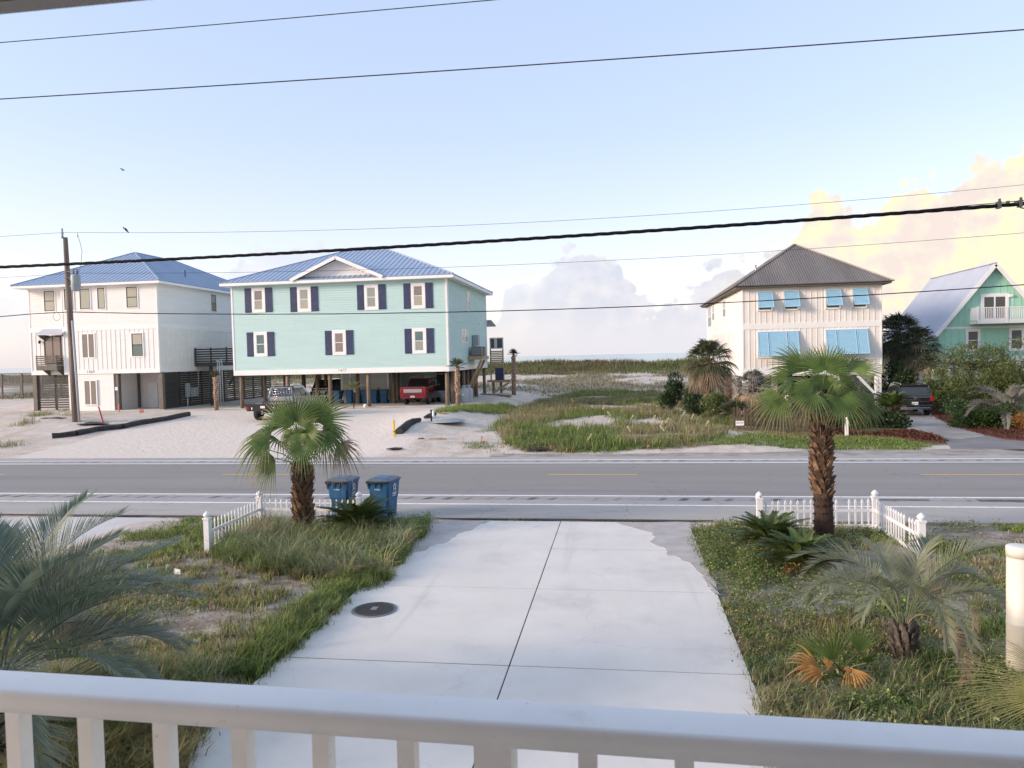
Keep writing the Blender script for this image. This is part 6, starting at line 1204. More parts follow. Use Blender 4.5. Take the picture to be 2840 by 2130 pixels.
RP = [(800, 360, -.20, 815, 140, -.15, 150, (0, -1, .3), .03, .05), (660, 340, -.05, 425, 240, .0, 75, (-.2, -.9, .5), .06, .15), (610, 400, -.15, 385, 405, -.2, 85, (-.1, -.6, .85), .2, .35), (530, 520, -.20, 330, 655, -.35, 110, (-.3, -.85, .5), .25, .35),
      (730, 490, -.45, 500, 575, -.65, 150, (-.15, -.85, .6), .25, .1), (905, 525, -.45, 985, 720, -.65, 150, (.1, -.9, .5), .2, .2), (1010, 520, -.1, 1200, 610, -.15, 95, (.3, -.7, .7), .35, .3), (950, 350, -.1, 1200, 290, -.1, 85, (.1, -.55, .85), .08, .45),
      (700, 350, .30, 590, 190, .45, 100, (-.2, -.9, .3), .05, .1), (900, 360, .35, 960, 190, .5, 100, (.2, -.9, .2), .05, .1), (900, 430, .25, 1080, 420, .35, 120, (.3, -.8, .5), .5, .35), (660, 470, .30, 420, 470, .5, 120, (-.3, .5, .8), .4, .3), (860, 480, .45, 1080, 560, .7, 120, (.3, .5, .8), .5, .3),
      (620, 530, .05, 560, 640, -.05, 110, (-.2, -.85, .4), .7, .85), (1040, 560, .10, 1120, 680, .1, 100, (.2, -.85, .4), .7, .75), (680, 540, -.25, 660, 650, -.35, 130, (-.1, -.9, .4), .6, .8), (760, 430, -.30, 680, 360, -.4, 140, (-.1, -.95, .3), .25, .2), (850, 440, -.30, 930, 390, -.4, 140, (.1, -.95, .3), .3, .2), (800, 470, .2, 800, 330, .3, 170, (0, -1, .2), .15, .2), (790, 500, -.35, 800, 610, -.5, 120, (0, -.9, .5), .4, .4)]
big_palm(c5, (795, 1480), (772, 650), RP, 'tall fan palm with rough brown trunk inside the right-hand fence corner', 16.7, .34, core=(.19, .185))
def sago(p, R, n, label, seed, parent=None, lift=0.0):
    random.seed(seed); p = Vector(p); T = parent or thing('sago_palm', label, 'sago palm', p); c = p+Vector((0, 0, .12+lift))
    part('crown_base', MB().lathe(p+Vector((0, 0, lift)), [(.10, -.1), (.13, .02), (.12, .08), (.07, .15), (.02, .2)], 12), M_fibre, T)
    for i in range(n):
        q = i/n; az = i*2.39996+random.uniform(-.2, .2); el = RAD(78-70*q+random.uniform(-6, 6)); feather(c+Vector((math.cos(az)*.05, math.sin(az)*.05, 0)), az, el, R*random.uniform(.9, 1.1)*(.8+.25*math.sin(math.pi*q)), RAD(38+35*(1-q)*.6), 40, R*.22, R*.028, T, L_sago if q < .93 else L_dead, vang=28, s0=.10, rr=.009, leafdroop=.1, alpha=(72, 40))
    return T
p = onG(772, 1152); sago(p, 1.0, 64, 'dark sago palm by the blue bins at the left corner of the driveway', 11)
p = onG(1664, 1183); sago(p, .84, 56, 'dark sago palm standing against the right-hand picket fence', 12)
p = onG(1733, 1232); sago(p, .86, 56, 'dark sago palm at the foot of the tall palm, in front of another sago', 13)
random.seed(21)
def pindo(p, htr, rtr, n, L, label, mt, ll=.42, lw=.016, curl=(70, 125), els=(82, 15), nleaf=46, azr=None, boot=True, dead=2, name='pindo_palm', leafdroop=.25, lean=(0, 0), s0=.30):
    p = Vector(p); T = thing(name, label, 'palm', p); c = p+Vector((lean[0], lean[1], htr)); path = [p-Vector((0, 0, .15)), p.lerp(c, .5), c]; tr = part('trunk', MB().tube(path, [rtr*1.1, rtr, rtr*.65], 12), M_fibre, T)
    if boot: boots(tr, path, rtr*1.0, rtr*.75, .12, .98, 8, 10, (.065, .12), M_bootgrey, tr, out=.42)
    for i in range(n):
        q = (i+.5)/n; az = i*2.39996+random.uniform(-.25, .25) if azr is None else azr[0]+(azr[1]-azr[0])*random.random(); el = RAD(els[0]+(els[1]-els[0])*q+random.uniform(-6, 6)); d = i >= n-dead
        feather(c+Vector((math.cos(az)*rtr*.4, math.sin(az)*rtr*.4, 0)), az, el, L*random.uniform(.85, 1.08), RAD(random.uniform(*curl)), nleaf, ll*random.uniform(.9, 1.1), lw, T, L_tan if d else mt, vang=38, s0=s0, rr=.010, dry=random.random()*.12, leafdroop=leafdroop, side_curl=random.uniform(-.35, .35))
    return T
pindo(onG(1954, 1418), .42, .17, 17, 1.75, 'grey-green pindo palm with stubby trunk on the right lawn', L_pindo, nleaf=44, lw=.015, ll=.46, els=(88, 56), curl=(85, 165), s0=.36)
pindo((-6.55, 6.75, 0), .95, .20, 46, 2.1, 'blue-green pindo palm filling the corner below the balcony rail', L_blue, nleaf=74, ll=.60, lw=.016, curl=(45, 105), els=(84, 10))
pindo(onG(2170, 925)+Vector((.2, 0, 0)), .75, .22, 24, 2.5, 'silvery arching pindo palm beside the clipped hedge across the road', L_silver, nleaf=34, ll=.60, lw=.05, dead=3, curl=(80, 135))
# palmetto with rust-brown dead leaves, and the spiky plant at the right edge
def c6(x, y): return ((1940+x/2.127)/SC, (1350+y/2.127)/SC)
def palmetto():
    b = onG(*c6(840, 1130)); Y = b.y; T = thing('saw_palmetto', 'low palmetto with green fans above rust-brown dead leaves on the right lawn', 'palmetto', b); c = b+Vector((0, 0, .08))
    for hx, hy, hd, tx, ty, td, sp, face, dr in ((790, 1030, -.1, 730, 775, -.1, 85, (.0, -1, .2), .02), (935, 980, .0, 985, 780, .05, 80, (.1, -1, .2), .02), (690, 1000, .1, 560, 850, .2, 70, (-.3, -.9, .4), .08), (985, 1040, -.15, 1010, 960, -.2, 110, (.3, -.9, .4), .3)):
        fan(atY(*c6(hx, hy), Y+hd), atY(*c6(tx, ty), Y+td), face, RAD(sp*1.15), 10, dr, T, L_wash, c, split=.40, tipdry=.2, fold=.35)
    for hx, hy, hd, tx, ty, td, sp in ((720, 1090, -.2, 500, 930, -.2, 45), (740, 1090, -.25, 560, 1120, -.4, 60), (900, 1070, -.25, 1040, 1230, -.5, 60), (760, 1080, -.2, 760, 980, -.1, 50), (880, 1060, -.2, 900, 1240, -.45, 45), (1000, 1090, -.1, 1030, 1130, -.1, 100)):
        fan(atY(*c6(hx, hy), Y+hd), atY(*c6(tx, ty), Y+td), (0, -.7, .7), RAD(sp*1.3), 6, .45, T, L_dead if hx < 990 else L_tan, c, split=.42, dry=.2, tipdry=.4)
palmetto()
def spiky():
    b = atG(2300, 1560, 0); b = Vector((b.x, b.y, float(gz(b.x, b.y)))); T = thing('yucca_palm', 'yellow-green spiky fan leaves poking in beside the cream column', 'yucca', b); Y = b.y; c = b+Vector((0, 0, .25))
    part('stem', MB().tube([b-Vector((0, 0, .1)), c], [.09, .07], 10), M_fibre, T)
    for hx, hy, tx, ty, sp, hd in ((2090, 1180, 1500, 1175, 50, -.1), (2110, 1130, 1700, 960, 60, .1), (2100, 1230, 1520, 1290, 42, -.3), (2150, 1120, 1980, 880, 70, .2), (2140, 1250, 1750, 1420, 60, -.35), (2200, 1100, 2250, 850, 80, .3), (2250, 1180, 2550, 1050, 80, .0)):
        fan(atY(*c6(hx, hy), Y+hd), atY(*c6(tx, ty), Y+hd*1.5), (0, -.55, .85), RAD(sp), 17, .08, T, L_spiky, c, split=.22, tipdry=.4, fold=.3)
spiky()
# ---------------------------------------------------------------- palms across the road
def far_palm(b, c, rt, R, n, label, mt, seg=13, els=(85, -55), bootm=None, name='sabal_palm', dead=.25, seed=5, petiole=.45, droop=.45, bark=None, per=8, rows=8, bsize=(.14, .22)):
    random.seed(seed); b, c = Vector(b), Vector(c); T = thing(name, label, 'palm', b); path = [b-Vector((0, 0, .3)), b.lerp(c, .35), b.lerp(c, .7), c]; tr = part('trunk', MB().tube(path, [rt*1.1, rt, rt*.95, rt*.7], 12), bark or M_bark, T)
    if bootm: boots(tr, path, rt*.98, rt*.85, .28, .96, rows, per, bsize, bootm, tr, out=.40)
    for i in range(n):
        q = (i+.5)/n; az = i*2.39996+random.uniform(-.3, .3); el = RAD(els[0]+(els[1]-els[0])*q+random.uniform(-8, 8)); d = Vector((math.cos(az)*math.cos(el), math.sin(az)*math.cos(el), math.sin(el))); h = c+d*R*petiole; L = R*random.uniform(.5, .68); t = h+d*L+Vector((0, 0, -.18*L*q))
        fan(h, t, (-d.x*.5, -d.y*.5, 1.0), RAD(random.uniform(105, 150)), seg, droop*random.uniform(.6, 1.4), T, L_tan if q > 1-dead else mt, c, split=.42, pr=.02, dry=.2, tipdry=.4)
    return T
def seat(px, Y): p = atY(*px, Y); return Vector((p.x, Y, p.z))
b = onG(*c1(1465, 1312)); far_palm(b, seat(c1(1458, 1090), b.y), .15, .75, 9, 'small palm with bound-up fronds beside the grey pipes', L_sabal, 8, (88, 30), M_bark2, dead=0, seed=3, petiole=.3, droop=.1)
b = onG(*c2(1853, 1345)); far_palm(b, seat(c2(1846, 1050), b.y), .15, .95, 11, 'small palm with bound-up fronds in front of the propane tanks', L_sabal, 8, (88, 5), M_bark2, dead=0, seed=4, petiole=.3, droop=.15)
b = onG(1110, 853); far_palm(b, seat((1109, 768), b.y), .19, .85, 12, 'lone small palm on the sand right of the mint house', L_dark, 8, (85, 0), M_bark2, dead=.1, seed=6, petiole=.3, droop=.15)
b = onG(1526, 893); far_palm(b, seat((1531, 782), b.y), .24, 1.9, 62, 'bushy sabal palm with rusty hanging skirt left of the shuttered house', L_sabal, 14, (88, -62), M_bootgrey, dead=.22, seed=7, droop=.7)
b = onG(1640, 915); far_palm(b, seat((1626, 838), b.y), .22, 1.35, 44, 'silvery fan palm with grey dead skirt behind the low wood fence', L_silver, 13, (88, -70), M_bootgrey, dead=.38, seed=8, droop=.8)
b = onG(1722, 918); far_palm(b, seat((1740, 868), b.y), .20, .9, 26, 'grey ragged palm behind the low wood fence, hidden by the tall palm', L_silver, 12, (80, -75), M_bootgrey, dead=.6, seed=9, droop=.9)
b = Vector((atY(1930, 850, 60).x, 60, 0)); far_palm(b, seat((1938, 726), 60), .26, 2.2, 56, 'dark tall sabal palm close to the corner of the shuttered house', L_dark, 14, (88, -60), M_bootgrey, dead=.08, seed=10, droop=.6)
b = Vector((atY(1968, 845, 58.5).x, 58.5, 0)); far_palm(b, seat((1980, 748), 58.5), .28, 1.9, 50, 'dark tall sabal palm with leaning trunk before the seafoam house', L_dark, 14, (88, -60), M_bootgrey, dead=.08, seed=11, droop=.6)
b = Vector((atY(2003, 845, 56).x, 56, 0)); far_palm(b, seat((2008, 792), 56), .16, 1.15, 22, 'low dark palm at the corner of the seafoam house', L_dark, 12, (80, -30), None, dead=.1, seed=12, droop=.4)
b = onG(1590, 918); far_palm(b, b+Vector((0, 0, .35)), .15, 1.25, 20, 'low green palmetto clump by the end of the wood fence', L_sabal, 12, (85, 5), None, dead=.05, seed=13, droop=.2, name='palmetto')
b = onG(1490, 880); far_palm(b, b+Vector((0, 0, .4)), .15, 1.3, 18, 'low palmetto clump under the bushy sabal palm', L_sabal, 12, (85, 5), None, dead=.1, seed=14, droop=.2, name='palmetto')
random.seed(31)
b = onG(*c2(1055, 1362)); pindo(b, 1.35, .035, 11, 1.0, 'thin young areca palm on the gravel before the mint house', L_wash, ll=.32, lw=.03, curl=(50, 110), els=(85, 30), nleaf=16, boot=False, dead=3, name='young_palm')
# ---------------------------------------------------------------- shrubs
G1 = leafmat('oleander_leaf', (.075, .105, .035), (.19, .23, .085), .5, .3, .0); G2 = leafmat('hedge_leaf', (.025, .060, .016), (.075, .13, .030), .4, .2, .0); G3 = leafmat('dark_bush_leaf', (.022, .045, .018), (.06, .095, .035), .5, .2, .0); G4 = leafmat('lime_bush_leaf', (.09, .13, .04), (.19, .23, .08), .5, .3, .0); G5 = leafmat('dry_brown_twigs', (.16, .09, .06), (.30, .19, .13), .8, .2, .0)
def shrub(c, rad, n, ls, mt, label, lobes=9, seed=1, name='shrub', aspect=2.2, flat=0.0, upright=.3, core=True):
    r = np.random.default_rng(seed); c = np.array(c, float); rad = np.array(rad, float); T = thing(name, label, name.split('_')[-1], (c[0], c[1], float(gz(c[0], c[1])))); P = []
    lc = r.normal(size=(lobes, 3)); lc /= np.linalg.norm(lc, axis=1)[:, None]; lc *= r.uniform(.35, .75, (lobes, 1)); lc[::2, 2] = r.uniform(-.95, -.3, len(lc[::2])); lr = r.uniform(.32, .52, lobes); k = r.integers(0, lobes, n); d = r.normal(size=(n, 3)); d /= np.linalg.norm(d, axis=1)[:, None]; rr = r.uniform(.35, 1, n)**.45
    p = lc[k]+d*(lr[k]*rr)[:, None]; p += r.normal(scale=.05, size=(n, 3)); p = c+p*rad; p[:, 2] = np.maximum(p[:, 2], gz(p[:, 0], p[:, 1])+.03)
    u = d*.6+r.normal(size=(n, 3))*.6+np.array([0, 0, upright]); u /= np.linalg.norm(u, axis=1)[:, None]; w = np.cross(u, r.normal(size=(n, 3))); w /= np.linalg.norm(w, axis=1)[:, None]; L = ls*r.uniform(.6, 1.25, n)[:, None]; W = L/aspect/2
    V = np.stack([p, p+u*L*.5+w*W, p+u*L, p+u*L*.5-w*W], 1).reshape(-1, 3); Fc = np.arange(n*4).reshape(-1, 4); raw('foliage', V, Fc, mt, T, origin_of(T)); mb = MB(); b = Vector((c[0], c[1], float(gz(c[0], c[1]))))
    for i in range(7):
        e = Vector(c+lc[i % lobes]*rad*.8); mb.tube([b+Vector((r.uniform(-.1, .1)*rad[0], r.uniform(-.1, .1)*rad[1], -.1)), (b+e)/2+Vector(r.normal(scale=.08, size=3)), e], [.03+.012*rad[2], .02+.006*rad[2], .008], 6)
    part('stem', mb, M_stem, T); return T
def sh(px, Y, hpx, wpx, n, ls, mt, label, **k):
    """shrub whose foot is at ground depth Y, its silhouette given by the photo: px centre, half width wpx and half height hpx in view pixels"""
    s = Y*1.03/F_PX*SC; c = atY(*px, Y); shrub((c.x, Y, c.z), (wpx*s*1.18, max(wpx*s*.9, .5), hpx*s*1.25), n, ls, mt, label, **k)
sh((2118, 812), 51, 60, 62, 15000, .24, G1, 'tall bushy oleander shrub in front of the seafoam house', seed=1, lobes=16, aspect=4.5)
sh((2190, 790), 50, 46, 50, 6000, .24, G1, 'oleander shrub rising behind the silvery pindo palm', seed=2, lobes=10, aspect=4.5)
sh((2022, 836), 54, 30, 38, 5000, .22, G4, 'yellow-green shrub behind the black SUV', seed=3, lobes=10, aspect=3)
sh((1930, 826), 57, 34, 36, 5000, .22, G3, 'dark shrub between the shuttered house and the SUV', seed=4, lobes=9)
sh((2112, 893), 41, 27, 48, 9000, .11, G2, 'clipped glossy hedge bordering the red mulch bed', seed=5, lobes=14, aspect=1.8, name='hedge')
sh((2178, 900), 40, 20, 34, 4000, .11, G2, 'lower clump of hedge leaves under the silvery pindo palm', seed=6, lobes=9, aspect=1.8, name='hedge')
sh((1918, 905), 42, 30, 44, 8000, .14, G3, 'dark ivy-like mound under the sago crown beside the drive', seed=7, lobes=12, aspect=1.6)
sago(onG(1925, 935)+Vector((0, 0, .0)), 1.2, 46, 'large light green sago crown on top of the ivy mound', 15, lift=1.15)
sh((1452, 838), 50, 28, 26, 4500, .17, G3, 'dark conical juniper-like bush left of the bushy sabal palm', seed=8, lobes=7, aspect=3, name='bush')
sh((1545, 880), 44, 26, 40, 5000, .19, G4, 'light green bush at the foot of the bushy sabal palm', seed=9, lobes=9, aspect=3.5, name='bush')
sh((1588, 838), 47, 36, 24, 2600, .22, G5, 'bare reddish twiggy bush between the two palms by the shuttered house', seed=10, lobes=8, aspect=9, name='bush')
sh((1502, 862), 47, 22, 26, 3000, .18, G3, 'small dark bush below the rusty palm skirt', seed=11, lobes=7, aspect=3, name='bush')
sh((1840, 905), 41, 20, 34, 3500, .16, G3, 'dark leafy bush behind the white marker post', seed=12, lobes=7, aspect=2, name='bush')
sh((2045, 866), 53, 20, 26, 2500, .15, G3, 'dark undergrowth at the wood fence behind the SUV', seed=13, lobes=7, aspect=3, name='bush')
sh((2215, 905), 39, 14, 18, 1800, .14, L_dead, 'rusty brown fern clump at the wood fence stub', seed=14, lobes=6, aspect=4, name='bush')
# ---------------------------------------------------------------- grass and weeds (uncountable)
def grass_mat(name, rough=.6):
    m = bpy.data.materials.new(name); m.use_nodes = True; N, L = m.node_tree.nodes, m.node_tree.links; b = N['Principled BSDF']; a = N.new('ShaderNodeAttribute'); a.attribute_name = 'tint'; L.new(a.outputs['Color'], b.inputs['Base Color']); b.inputs['Roughness'].default_value = rough; b.inputs['Specular IOR Level'].default_value = .25
    t = N.new('ShaderNodeBsdfTranslucent'); L.new(a.outputs['Color'], t.inputs[0]); ms = N.new('ShaderNodeMixShader'); ms.inputs[0].default_value = .3; L.new(b.outputs[0], ms.inputs[1]); L.new(t.outputs[0], ms.inputs[2]); L.new(ms.outputs[0], N['Material Output'].inputs[0]); return m
M_grass = grass_mat('grass_blades')
PAL = {'green': (0.142, 0.206, 0.051), 'lime': (0.27, 0.334, 0.088), 'olive': (0.234, 0.241, 0.099), 'sage': (0.284, 0.312, 0.185), 'tan': (0.391, 0.31, 0.172), 'straw': (0.506, 0.402, 0.218), 'brown': (0.227, 0.149, 0.092), 'deep': (0.078, 0.142, 0.04)}
def sample(poly, n, r):
    P = np.array(poly); lo, hi = P.min(0), P.max(0); out = np.zeros((0, 2))
    while len(out) < n: q = r.uniform(lo, hi, (n*2, 2)); out = np.r_[out, q[in_poly(q[:, 0], q[:, 1], poly)]]
    return out[:n]
def clumps(centres, nb, spread, r): k = np.repeat(np.arange(len(centres)), nb); return centres[k]+r.normal(scale=spread, size=(len(k), 2)), k
def blades(name, xy, h, w, bend, cols, r, zoff=0.0):
    """xy (n,2); h, w, bend arrays; cols (n,3) -> one mesh of tapering bent blades"""
    n = len(xy); z = gz(xy[:, 0], xy[:, 1])+zoff-.01; a = r.uniform(0, 2*np.pi, n); d = np.c_[np.cos(a), np.sin(a), np.zeros(n)]; s = np.c_[-np.sin(a), np.cos(a), np.zeros(n)]; b = np.c_[xy, z]; h = h[:, None]; w = w[:, None]*.5; bend = bend[:, None]; up = np.array([0, 0, 1.0])
    m = b+up*h*.55+d*h*bend*.30; t = b+up*h*(1-.25*bend**2)+d*h*bend; V = np.stack([b-s*w, b+s*w, m-s*w*.75, m+s*w*.75, t], 1).reshape(-1, 3); k = np.arange(n)[:, None]*5; Fc = np.concatenate([k+np.array([0, 1, 3]), k+np.array([0, 3, 2]), k+np.array([2, 3, 4])], 0)
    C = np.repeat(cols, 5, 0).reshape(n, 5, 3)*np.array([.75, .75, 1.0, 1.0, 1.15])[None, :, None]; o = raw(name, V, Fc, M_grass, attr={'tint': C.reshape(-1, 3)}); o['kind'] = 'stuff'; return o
def tint(keys, wts, n, r, jit=.38): c = np.array([PAL[k] for k in keys])[r.choice(len(keys), n, p=np.array(wts)/sum(wts))]; return c*r.uniform(1-jit, 1+jit, (n, 1))*r.uniform(.93, 1.07, (n, 3))
def leaves(name, xy, hgt, size, cols, r):
    """broad little weed leaves at various heights"""
    n = len(xy); p = np.c_[xy, gz(xy[:, 0], xy[:, 1])+hgt]; u = r.normal(size=(n, 3)); u[:, 2] = np.abs(u[:, 2])*.5; u /= np.linalg.norm(u, axis=1)[:, None]; w = np.cross(u, r.normal(size=(n, 3))*[.4, .4, 1]); w /= np.linalg.norm(w, axis=1)[:, None]; L = size[:, None]; W = L*.32
    V = np.stack([p, p+u*L*.5+w*W, p+u*L, p+u*L*.5-w*W], 1).reshape(-1, 3); o = raw(name, V, np.arange(n*4).reshape(-1, 4), M_grass, attr={'tint': np.repeat(cols, 4, 0)}); o['kind'] = 'stuff'; return o
def patchy(xy, s, seed, lo, hi, r): f = fbm(xy[:, 0], xy[:, 1], s, seed); return xy[r.random(len(xy)) < sst(lo, hi, f)]
def away(xy, c, rad): return xy[np.hypot(xy[:, 0]-c[0], xy[:, 1]-c[1]) > rad]
r = np.random.default_rng(99)
def zone_tint(xy, r, base, wb, dry, wd, seed, s=.5):
    f = fbm(xy[:, 0], xy[:, 1], s, seed); pick = r.random(len(xy)) < sst(.42, .62, f); A = tint(base, wb, len(xy), r); B = tint(dry, wd, len(xy), r); return np.where(pick[:, None], B, A)
# left lawn: short turf, drier in patches
c = patchy(sample(LAWN_L, 11500, r), .9, 51, .36, .54, r); xy, k = clumps(c, 9, .055, r); n = len(xy); h = r.uniform(.05, .17, n)*(.6+.9*fbm(xy[:, 0], xy[:, 1], .7, 5))
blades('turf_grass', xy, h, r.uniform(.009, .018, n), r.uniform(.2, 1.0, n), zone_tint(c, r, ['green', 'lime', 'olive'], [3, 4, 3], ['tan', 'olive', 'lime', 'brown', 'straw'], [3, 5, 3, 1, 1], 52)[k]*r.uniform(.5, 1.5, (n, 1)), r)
c = patchy(sample(LAWN_L, 3000, r), .8, 61, .50, .62, r); xy, k = clumps(c, 16, .07, r); n = len(xy); leaves('lawn_weeds', xy, r.uniform(.01, .10, n), r.uniform(.02, .045, n), tint(['green', 'lime', 'deep'], [3, 2, 2], n, r), r)
# wiry bunch grass round the left fence, palm and sago
BUNCH = px_poly([(480, 1185), (560, 1150), (640, 1150), (720, 1160), (860, 1150), (905, 1160), (870, 1195), (840, 1240), (800, 1262), (700, 1265), (600, 1255), (520, 1235), (470, 1215)])
c = sample(BUNCH, 520, r); xy, k = clumps(c, 40, .06, r); n = len(xy); hh = r.uniform(.22, .70, len(c))[k]
ct = zone_tint(c, r, ['sage', 'olive', 'green'], [4, 3, 2], ['straw', 'sage', 'lime'], [2, 3, 2], 63, 1.2)
blades('bunch_grass', xy, hh*r.uniform(.6, 1.1, n), r.uniform(.007, .015, n), r.uniform(.4, 1.3, n), ct[k]*r.uniform(.5, 1.5, (n, 1)), r)
EDGE = px_poly([(925, 1128), (930, 1140), (905, 1172), (870, 1205), (855, 1245), (810, 1275), (775, 1292), (720, 1330), (650, 1398), (600, 1440), (560, 1470), (470, 1470), (560, 1400), (640, 1330), (730, 1270), (820, 1200), (870, 1150)])
c = patchy(sample(EDGE, 900, r), 1.1, 71, .3, .5, r); xy, k = clumps(c, 34, .07, r); n = len(xy); hh = r.uniform(.14, .36, len(c))[k]
blades('edge_grass', xy, hh*r.uniform(.6, 1.1, n), r.uniform(.009, .016, n), r.uniform(.25, 1.0, n), zone_tint(xy, r, ['green', 'deep', 'lime', 'olive'], [3, 2, 2, 2], ['sage', 'tan', 'green'], [3, 2, 3], 73), r)
c = sample(px_poly([(930, 1127), (925, 1145), (880, 1195), (855, 1225), (800, 1220), (850, 1150)]), 220, r); xy, k = clumps(c, 40, .08, r); n = len(xy); leaves('driveway_edge_weeds', xy, r.uniform(.02, .30, n), r.uniform(.025, .05, n), tint(['green', 'deep', 'lime'], [3, 2, 3], n, r), r)
NEARL = px_poly([(40, 1659), (40, 1500), (300, 1470), (470, 1470), (430, 1580), (385, 1690), (40, 1760)])
c = sample(NEARL, 520, r); xy, k = clumps(c, 46, .07, r); n = len(xy); hh = r.uniform(.2, .5, len(c))[k]; blades('long_grass', xy, hh*r.uniform(.6, 1.1, n), r.uniform(.008, .015, n), r.uniform(.3, 1.1, n), zone_tint(xy, r, ['green', 'sage', 'olive'], [3, 3, 2], ['tan', 'olive'], [2, 3], 77), r)
# right lawn: leafy weeds, sandy gaps, long grass towards the house
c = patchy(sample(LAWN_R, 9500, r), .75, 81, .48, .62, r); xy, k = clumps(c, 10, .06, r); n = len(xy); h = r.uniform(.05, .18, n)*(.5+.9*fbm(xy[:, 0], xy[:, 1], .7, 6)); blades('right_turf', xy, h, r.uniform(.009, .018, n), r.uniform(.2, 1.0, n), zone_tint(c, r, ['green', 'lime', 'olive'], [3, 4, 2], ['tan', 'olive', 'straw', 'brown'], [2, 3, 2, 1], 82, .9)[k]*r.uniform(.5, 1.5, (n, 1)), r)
c = patchy(sample(LAWN_R, 6500, r), .6, 91, .48, .62, r); xy, k = clumps(c, 18, .07, r); n = len(xy); cs = r.uniform(.45, 1.5, len(c)); leaves('right_weeds', xy, r.uniform(.01, .15, n)*cs[k], r.uniform(.020, .040, n)*cs[k], (tint(['green', 'lime', 'deep', 'olive', 'sage'], [4, 2, 3, 4, 2], len(c), r, .3)[k])*r.uniform(.7, 1.45, (n, 1)), r)
xy = sample(LAWN_R, 4500, r); n = len(xy); leaves('dry_litter', xy, r.uniform(.0, .02, n), r.uniform(.02, .06, n), tint(['tan', 'brown', 'straw'], [3, 4, 1], n, r, .4), r)
xy = sample(LAWN_L, 9000, r); n = len(xy); leaves('dry_litter', xy, r.uniform(.0, .02, n), r.uniform(.02, .06, n), tint(['tan', 'brown', 'straw'], [3, 3, 2], n, r, .4), r)
BUSHR = px_poly([(1500, 1150), (1560, 1150), (1640, 1200), (1690, 1290), (1700, 1400), (1650, 1480), (1600, 1400), (1560, 1290), (1515, 1215)])
c = patchy(sample(BUSHR, 480, r), .9, 93, .34, .5, r); xy, k = clumps(c, 46, .085, r); n = len(xy); leaves('weed_bushes', xy, r.uniform(.02, 1, n)*r.uniform(.08, .34, len(c))[k], r.uniform(.016, .05, n), tint(['green', 'lime', 'deep', 'olive'], [4, 2, 3, 3], len(c), r, .3)[k]*r.uniform(.55, 1.2, (n, 1)), r)
NEARR = px_poly([(1640, 1480), (1720, 1440), (1850, 1470), (2100, 1420), (2260, 1480), (2300, 1800), (1690, 1800)])
c = away(sample(NEARR, 520, r), tuple(onG(*c6(840, 1130)))[:2], .55); xy, k = clumps(c, 40, .07, r); n = len(xy); hh = r.uniform(.10, .30, len(c))[k]; blades('right_long_grass', xy, hh*r.uniform(.6, 1.1, n), r.uniform(.008, .015, n), r.uniform(.3, 1.1, n), zone_tint(xy, r, ['green', 'sage', 'olive', 'deep'], [3, 2, 2, 2], ['tan', 'olive', 'sage'], [2, 3, 2], 97), r)
# fringe along the near edge of the road
xy = np.c_[r.uniform(-11, 14, 5200), 18.52+r.normal(scale=.06, size=5200)]; xy = patchy(xy, 1.3, 101, .42, .56, r); xy = xy[~((xy[:, 0] > -4.2) & (xy[:, 0] < 1.2) & (r.random(len(xy)) < .6))]; n = len(xy); blades('road_edge_grass', xy, r.uniform(.03, .12, n), r.uniform(.009, .018, n), r.uniform(.3, 1, n), tint(['olive', 'green', 'tan', 'brown'], [3, 2, 2, 1], n, r), r)
# joint weeds in the driveway
jx = np.r_[np.c_[np.full(500, -1.555), r.uniform(6, 18, 500)], np.c_[r.uniform(-1.4, 1.5, 260), np.full(260, 9.68)]]; jx = patchy(jx, 1.6, 103, .5, .6, r); n = len(jx); blades('joint_weeds', jx, r.uniform(.04, .075, n), r.uniform(.004, .008, n), r.uniform(.4, 1, n), tint(['olive', 'brown', 'green'], [2, 2, 1], n, r), r)
# meadow lot across the road
c = sample(MEADOW, 5200, r); f = fbm(c[:, 0], c[:, 1], .28, 31); c = c[r.random(len(c)) < sst(.36, .50, f)]; xy, k = clumps(c, 16, .20, r); n = len(xy); hh = (r.uniform(.18, .62, len(c))*(.6+.7*fbm(c[:, 0], c[:, 1], .3, 33)))[k]
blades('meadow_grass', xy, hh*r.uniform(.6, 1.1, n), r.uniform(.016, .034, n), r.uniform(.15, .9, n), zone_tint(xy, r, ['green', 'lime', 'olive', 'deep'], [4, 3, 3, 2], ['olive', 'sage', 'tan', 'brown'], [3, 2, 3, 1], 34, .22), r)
VERGE = px_poly([(1130, 980), (1300, 981), (1560, 970), (1780, 974), (1980, 972), (2010, 964), (1880, 938), (1580, 932), (1300, 962), (1130, 968)])
c = sample(VERGE, 3800, r)
for kp in KEEP_OFF: c = c[~in_poly(c[:, 0], c[:, 1], kp)]
c = c[:]; c = patchy(c, .35, 35, .30, .48, r); xy, k = clumps(c, 14, .14, r); n = len(xy); blades('verge_grass', xy, r.uniform(.04, .17, n), r.uniform(.014, .026, n), r.uniform(.2, .9, n), zone_tint(xy, r, ['green', 'lime', 'deep'], [4, 4, 2], ['olive', 'tan', 'brown'], [3, 3, 1], 36, .3), r)
